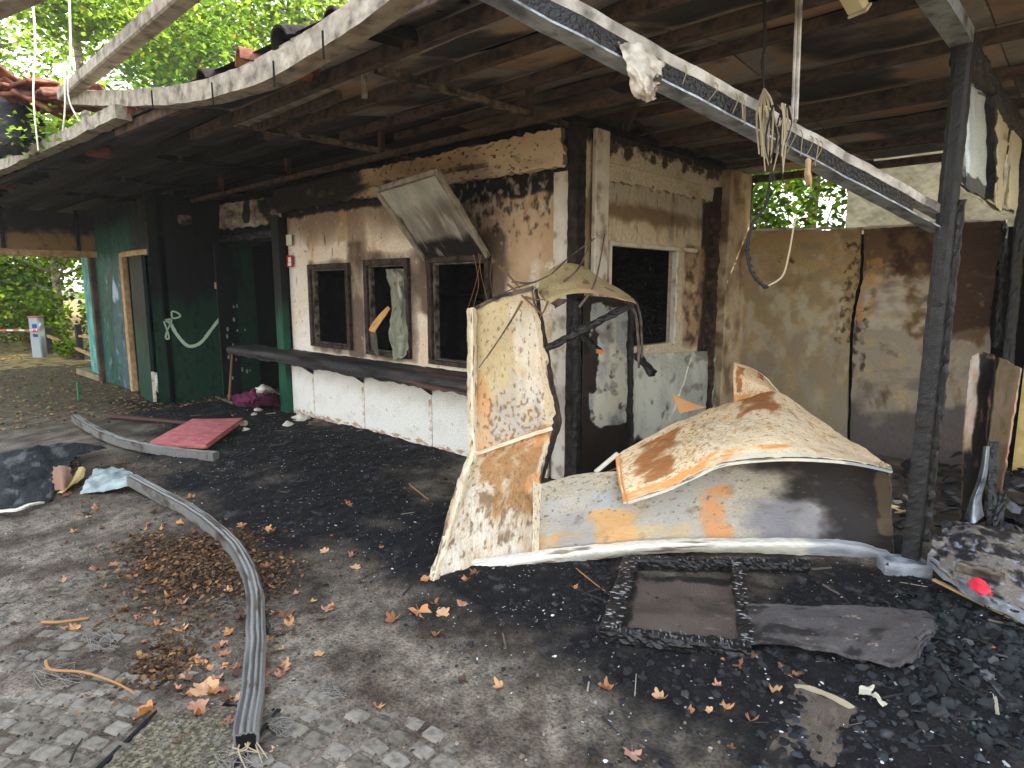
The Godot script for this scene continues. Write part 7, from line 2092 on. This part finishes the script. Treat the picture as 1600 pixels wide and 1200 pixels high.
		var k := 0.007 + 0.03 * pow(r.randf(), 1.8)
		cw.append(Transform3D(Basis.from_euler(Vector3(r.randf_range(-0.6, 0.6), r.randf() * TAU, r.randf_range(-0.6, 0.6))) * Basis.from_scale(Vector3.ONE * k), Vector3(x, height(x, z) + k * 0.2 + 0.02 * l * r.randf(), z)))
		ct.append(Color(0.045, 0.024, 0.012).lerp(Color(0.24, 0.125, 0.05), pow(r.randf(), 2.6)) * r.randf_range(0.5, 1.2))
	heap("leaf_litter", "brown crumbled leaf litter along the long curved gutter", "leaf litter", crumb, M.tinted, cw, ct)
	cw = []
	ct = []
	for i in 9000:
		var x := -6.0 - 14.0 * pow(r.randf(), 1.3)
		var z := r.randf_range(-1.5, 5.0)
		var k := r.randf_range(0.02, 0.065)
		cw.append(Transform3D(Basis.from_euler(Vector3(r.randf_range(-0.5, 0.5), r.randf() * TAU, r.randf_range(-0.5, 0.5))) * Basis.from_scale(Vector3.ONE * k), Vector3(x, (height(x, z) - 0.02 if x > -13.0 else -0.04) + k * 0.15, z)))
		ct.append(Color(0.10, 0.06, 0.025).lerp(Color(0.3, 0.18, 0.07), r.randf()) if r.randf() < 0.85 else Color(0.10, 0.15, 0.03))
	heap("leaf_litter", "fallen leaves scattered over the path at the left", "leaf litter", crumb, M.tinted, cw, ct)


# ---------- fallen leaves one can tell apart ----------
func plane_leaf(seed_at: int) -> ArrayMesh:
	var r := RandomNumberGenerator.new()
	r.seed = seed_at
	var st := begin(true)
	var rim: Array[Vector3] = []
	var lobes := 5
	var fold := r.randf_range(0.0, 0.75)
	for i in lobes * 4 + 1:
		var t := float(i) / (lobes * 4)
		var a := lerpf(-2.45, 2.45, t)
		var k := [1.0, 0.82, 0.64, 0.84][(i + 2) % 4] as float
		var len := k * (0.62 + 0.38 * cos(a * 0.55)) * r.randf_range(0.86, 1.1)
		var p := Vector3(cos(a) * len, 0, sin(a) * len)
		p.y = 0.26 * sin(p.x * 3.0 + p.z * 2.0 + seed_at) * len + 0.3 * len * len * r.randf_range(0.0, 1.1)
		p.y += absf(p.z) * fold - 0.1 * p.x * p.x * fold
		p.z *= 1.0 - 0.3 * fold
		rim.append(p)
	var c := Vector3(-0.12, 0.0, 0)
	for i in rim.size() - 1:
		var m0 := c.lerp(rim[i], 0.5) - Vector3(0, 0.03, 0)
		var m1 := c.lerp(rim[i + 1], 0.5) - Vector3(0, 0.03, 0)
		tri(st, c, m0, m1)
		quad(st, m0, rim[i], rim[i + 1], m1)
	quad(st, Vector3(-0.12, 0.01, -0.02), Vector3(-0.12, 0.01, 0.02), Vector3(-0.75, 0.1, 0.02), Vector3(-0.75, 0.1, 0.0))
	return shape(st)


func leaves() -> void:
	var r := RandomNumberGenerator.new()
	r.seed = 31
	var meshes: Array = []
	for k in 9: meshes.append(plane_leaf(500 + k))
	var mats: Array = []
	for c in [c8(172, 122, 80), c8(140, 94, 64), c8(174, 136, 98), c8(156, 114, 92), c8(166, 116, 72), c8(92, 66, 48), c8(114, 78, 56), c8(72, 54, 42)]:
		var m := plain(c, 0.75)
		m.backlight_enabled = true
		m.backlight = Color(0.25, 0.16, 0.08)
		mats.append(m)
	var proto := MeshInstance3D.new()
	proto.mesh = meshes[0]
	# the ones one can point to
	var told := [[Vector3(0.759, 0.000, 2.217), 0.075, "large curled orange leaf in front of the bent panel's left corner, biggest of its row"], [Vector3(0.722, 0.000, 2.344), 0.055, "orange leaf at the left end of the row before the bent panel"], [Vector3(0.863, 0.000, 2.153), 0.05, "small pointed orange leaf in the row before the bent panel, right of the biggest"], [Vector3(0.866, 0.000, 2.029), 0.04, "orange leaf at the right end of the row before the bent panel"], [Vector3(0.510, 0.000, 1.997), 0.05, "orange leaf lying at the bent panel's lower left corner"], [Vector3(0.672, 0.000, 1.824), 0.035, "small orange leaf just under the foot rim of the bent panel"], [Vector3(1.789, 0.000, 2.091), 0.045, "orange cupped leaf alone on the black ash at the bottom centre"], [Vector3(1.467, 0.000, 2.367), 0.04, "tan leaf lying flat on the paving left of the cupped leaf"], [Vector3(2.060, 0.000, 2.327), 0.05, "bright orange leaf at the bottom edge of the photo"], [Vector3(1.203, 0.000, 2.773), 0.032, "small red orange leaf alone on the grey paving"], [Vector3(-0.799, 0.000, 2.238), 0.05, "orange leaf just right of the top bend of the long gutter"], [Vector3(-0.283, 0.000, 2.481), 0.055, "orange leaf right of the gutter, below the one at the bend"], [Vector3(0.637, 0.000, 3.184), 0.075, "largest orange plane leaf, beside the long gutter near the drain cover"], [Vector3(0.714, 0.000, 3.245), 0.055, "yellow orange leaf lying under the largest leaf"], [Vector3(0.596, 0.000, 3.387), 0.06, "salmon coloured leaf above the drain cover's left corner"], [Vector3(2.191, 0.000, 1.887), 0.035, "orange leaf at the left of the flat grey slab"], [Vector3(2.096, 0.000, 2.002), 0.03, "small orange leaf on the cinders left of the flat slab"], [Vector3(0.093, 0.000, 2.150), 0.045, "tan leaf far back on dark ground midway between gutter and bent panel"], [Vector3(1.518, 0.000, 1.414), 0.03, "small orange leaf inside the charred frame"], [Vector3(-1.853, -0.000, 2.320), 0.05, "orange leaf on the ash beyond the gutter's bend"]]
	var i := 0
	for p in told:
		var o: MeshInstance3D = proto.duplicate()
		put_leaf(o, p[0], p[1] * 0.95, meshes[i % 9], mats[i % 5], r)
		tag(o, p[2], "leaf", "dry orange leaves on the ground")
		i += 1
	var groups := [
		[40, Vector3(0.49, 0, 3.11), Vector3(0.09, 0, -0.08), Vector3(0.17, 0, 0.07), "dry orange leaf in the drift left of the long curved gutter"],
		[26, Vector3(0.25, 0, 2.68), Vector3(0.08, 0, -0.07), Vector3(0.13, 0, 0.06), "dry orange leaf in the drift right of the long curved gutter"],
		[16, Vector3(0.69, 0, 2.93), Vector3(0.02, 0, -0.02), Vector3(0.11, 0, 0.06), "dry tan leaf in the ragged line along the gutter's lower right side"],
		[22, Vector3(-0.25, 0, 3.16), Vector3(0.22, 0, -0.20), Vector3(0.22, 0, 0.07), "dry tan leaf thinly scattered on the cobbles at the left"],
		[30, Vector3(-1.06, 0, 2.84), Vector3(0.19, 0, -0.18), Vector3(0.32, 0, 0.10), "dry brown leaf on the dark litter inside the gutter's curve"],
		[18, Vector3(0.32, 0, 2.03), Vector3(0.43, 0, -0.41), Vector3(0.46, 0, 0.34), "small dry leaf thinly scattered over the middle of the yard"],
		[26, Vector3(-2.96, 0, 2.86), Vector3(0.29, 0, -0.28), Vector3(0.51, 0, 0.11), "dry leaf on the ground beside the crumpled sheets at the left"],
		[14, Vector3(2.10, 0, 1.77), Vector3(0.14, 0, -0.14), Vector3(0.08, 0, 0.16), "small dry leaf on the cinders at the bottom right"],
	]
	# each of the others is told by its colour, the nearest landmark, the side it lies on and its turn from there
	var marks := [[Vector3(0.841, 0.000, 3.320), "the drain cover"], [Vector3(0.165, 0.000, 3.453), "the bent tan twig"], [Vector3(0.924, 0.000, 3.146), "the long gutter's near end"], [Vector3(0.161, 0.000, 2.764), "the middle of the long gutter"], [Vector3(-0.816, -0.000, 2.473), "the long gutter's bend"], [Vector3(-2.929, 0.000, 2.592), "the pale flattened sheet"], [Vector3(-3.589, 0.000, 2.957), "the crumpled black sheet"], [Vector3(-3.889, 0.000, 1.998), "the shorter bent gutter"], [Vector3(0.507, 0.000, 1.904), "the bent panel's left corner"], [Vector3(1.652, 0.000, 1.270), "the charred timber frame"], [Vector3(2.430, 0.000, 1.726), "the flat grey slab"], [Vector3(-0.458, 0.000, 3.433), "the straight tan stalk"], [Vector3(1.789, 0.000, 2.091), "the lone cupped leaf"], [Vector3(1.203, 0.000, 2.773), "the lone red orange leaf"], [Vector3(0.093, 0.000, 2.150), "the far tan leaf"]]
	var hues := ["orange", "russet", "light tan", "dusty pink", "amber", "dark brown", "brown", "blackish brown"]
	var told_by := {}
	for g in groups:
		for k in g[0]:
			var at: Vector3 = g[1] + g[2] * r.randfn() + g[3] * r.randfn()
			var o: MeshInstance3D = proto.duplicate()
			var s := r.randf_range(0.02, 0.044)
			var hue := r.randi() % 8
			put_leaf(o, at, s, meshes[r.randi() % 9], mats[hue], r)
			var best: Array = marks[0]
			for m in marks:
				if at.distance_to(m[0]) < at.distance_to(best[0]): best = m
			var d: Vector3 = at - best[0]
			var across := d.dot(Vector3(0.727, 0, -0.686))
			var beyond := d.dot(Vector3(-0.686, 0, -0.727))
			var side := ("on its right" if across > 0.0 else "on its left") if absf(across) > absf(beyond) else ("beyond it" if beyond > 0.0 else "in front")
			var key := "%s|%s|%s" % [hues[hue], best[1], side]
			if not told_by.has(key): told_by[key] = []
			told_by[key].append([d.length(), o, g[4]])
	var turns := ["nearest", "second nearest", "third nearest", "fourth nearest", "fifth nearest", "sixth nearest", "seventh nearest", "eighth nearest", "ninth nearest", "tenth nearest", "eleventh nearest", "twelfth nearest"]
	for key in told_by:
		var list: Array = told_by[key]
		list.sort_custom(func(p: Array, q: Array) -> bool: return p[0] < q[0])
		var w: PackedStringArray = key.split("|")
		for k in list.size():
			tag(list[k][1], "%s dry leaf, %s to %s, %s" % [w[0], turns[mini(k, 11)], w[1], w[2]], "leaf", list[k][2].replace("dry leaf", "dry leaves").replace(" leaf ", " leaves "))
	proto.free()


func put_leaf(o: MeshInstance3D, at: Vector3, s: float, mesh: Mesh, m: Material, r: RandomNumberGenerator) -> void:
	o.mesh = mesh
	o.material_override = m
	o.position = at + Vector3(0, height(at.x, at.z) + s * 0.05, 0)
	o.rotation = Vector3(r.randf_range(-0.25, 0.25), r.randf() * TAU, r.randf_range(-0.25, 0.25))
	o.scale = Vector3.ONE * s
	o.name = numbered(self, "fallen_leaf")
	add_child(o, true)
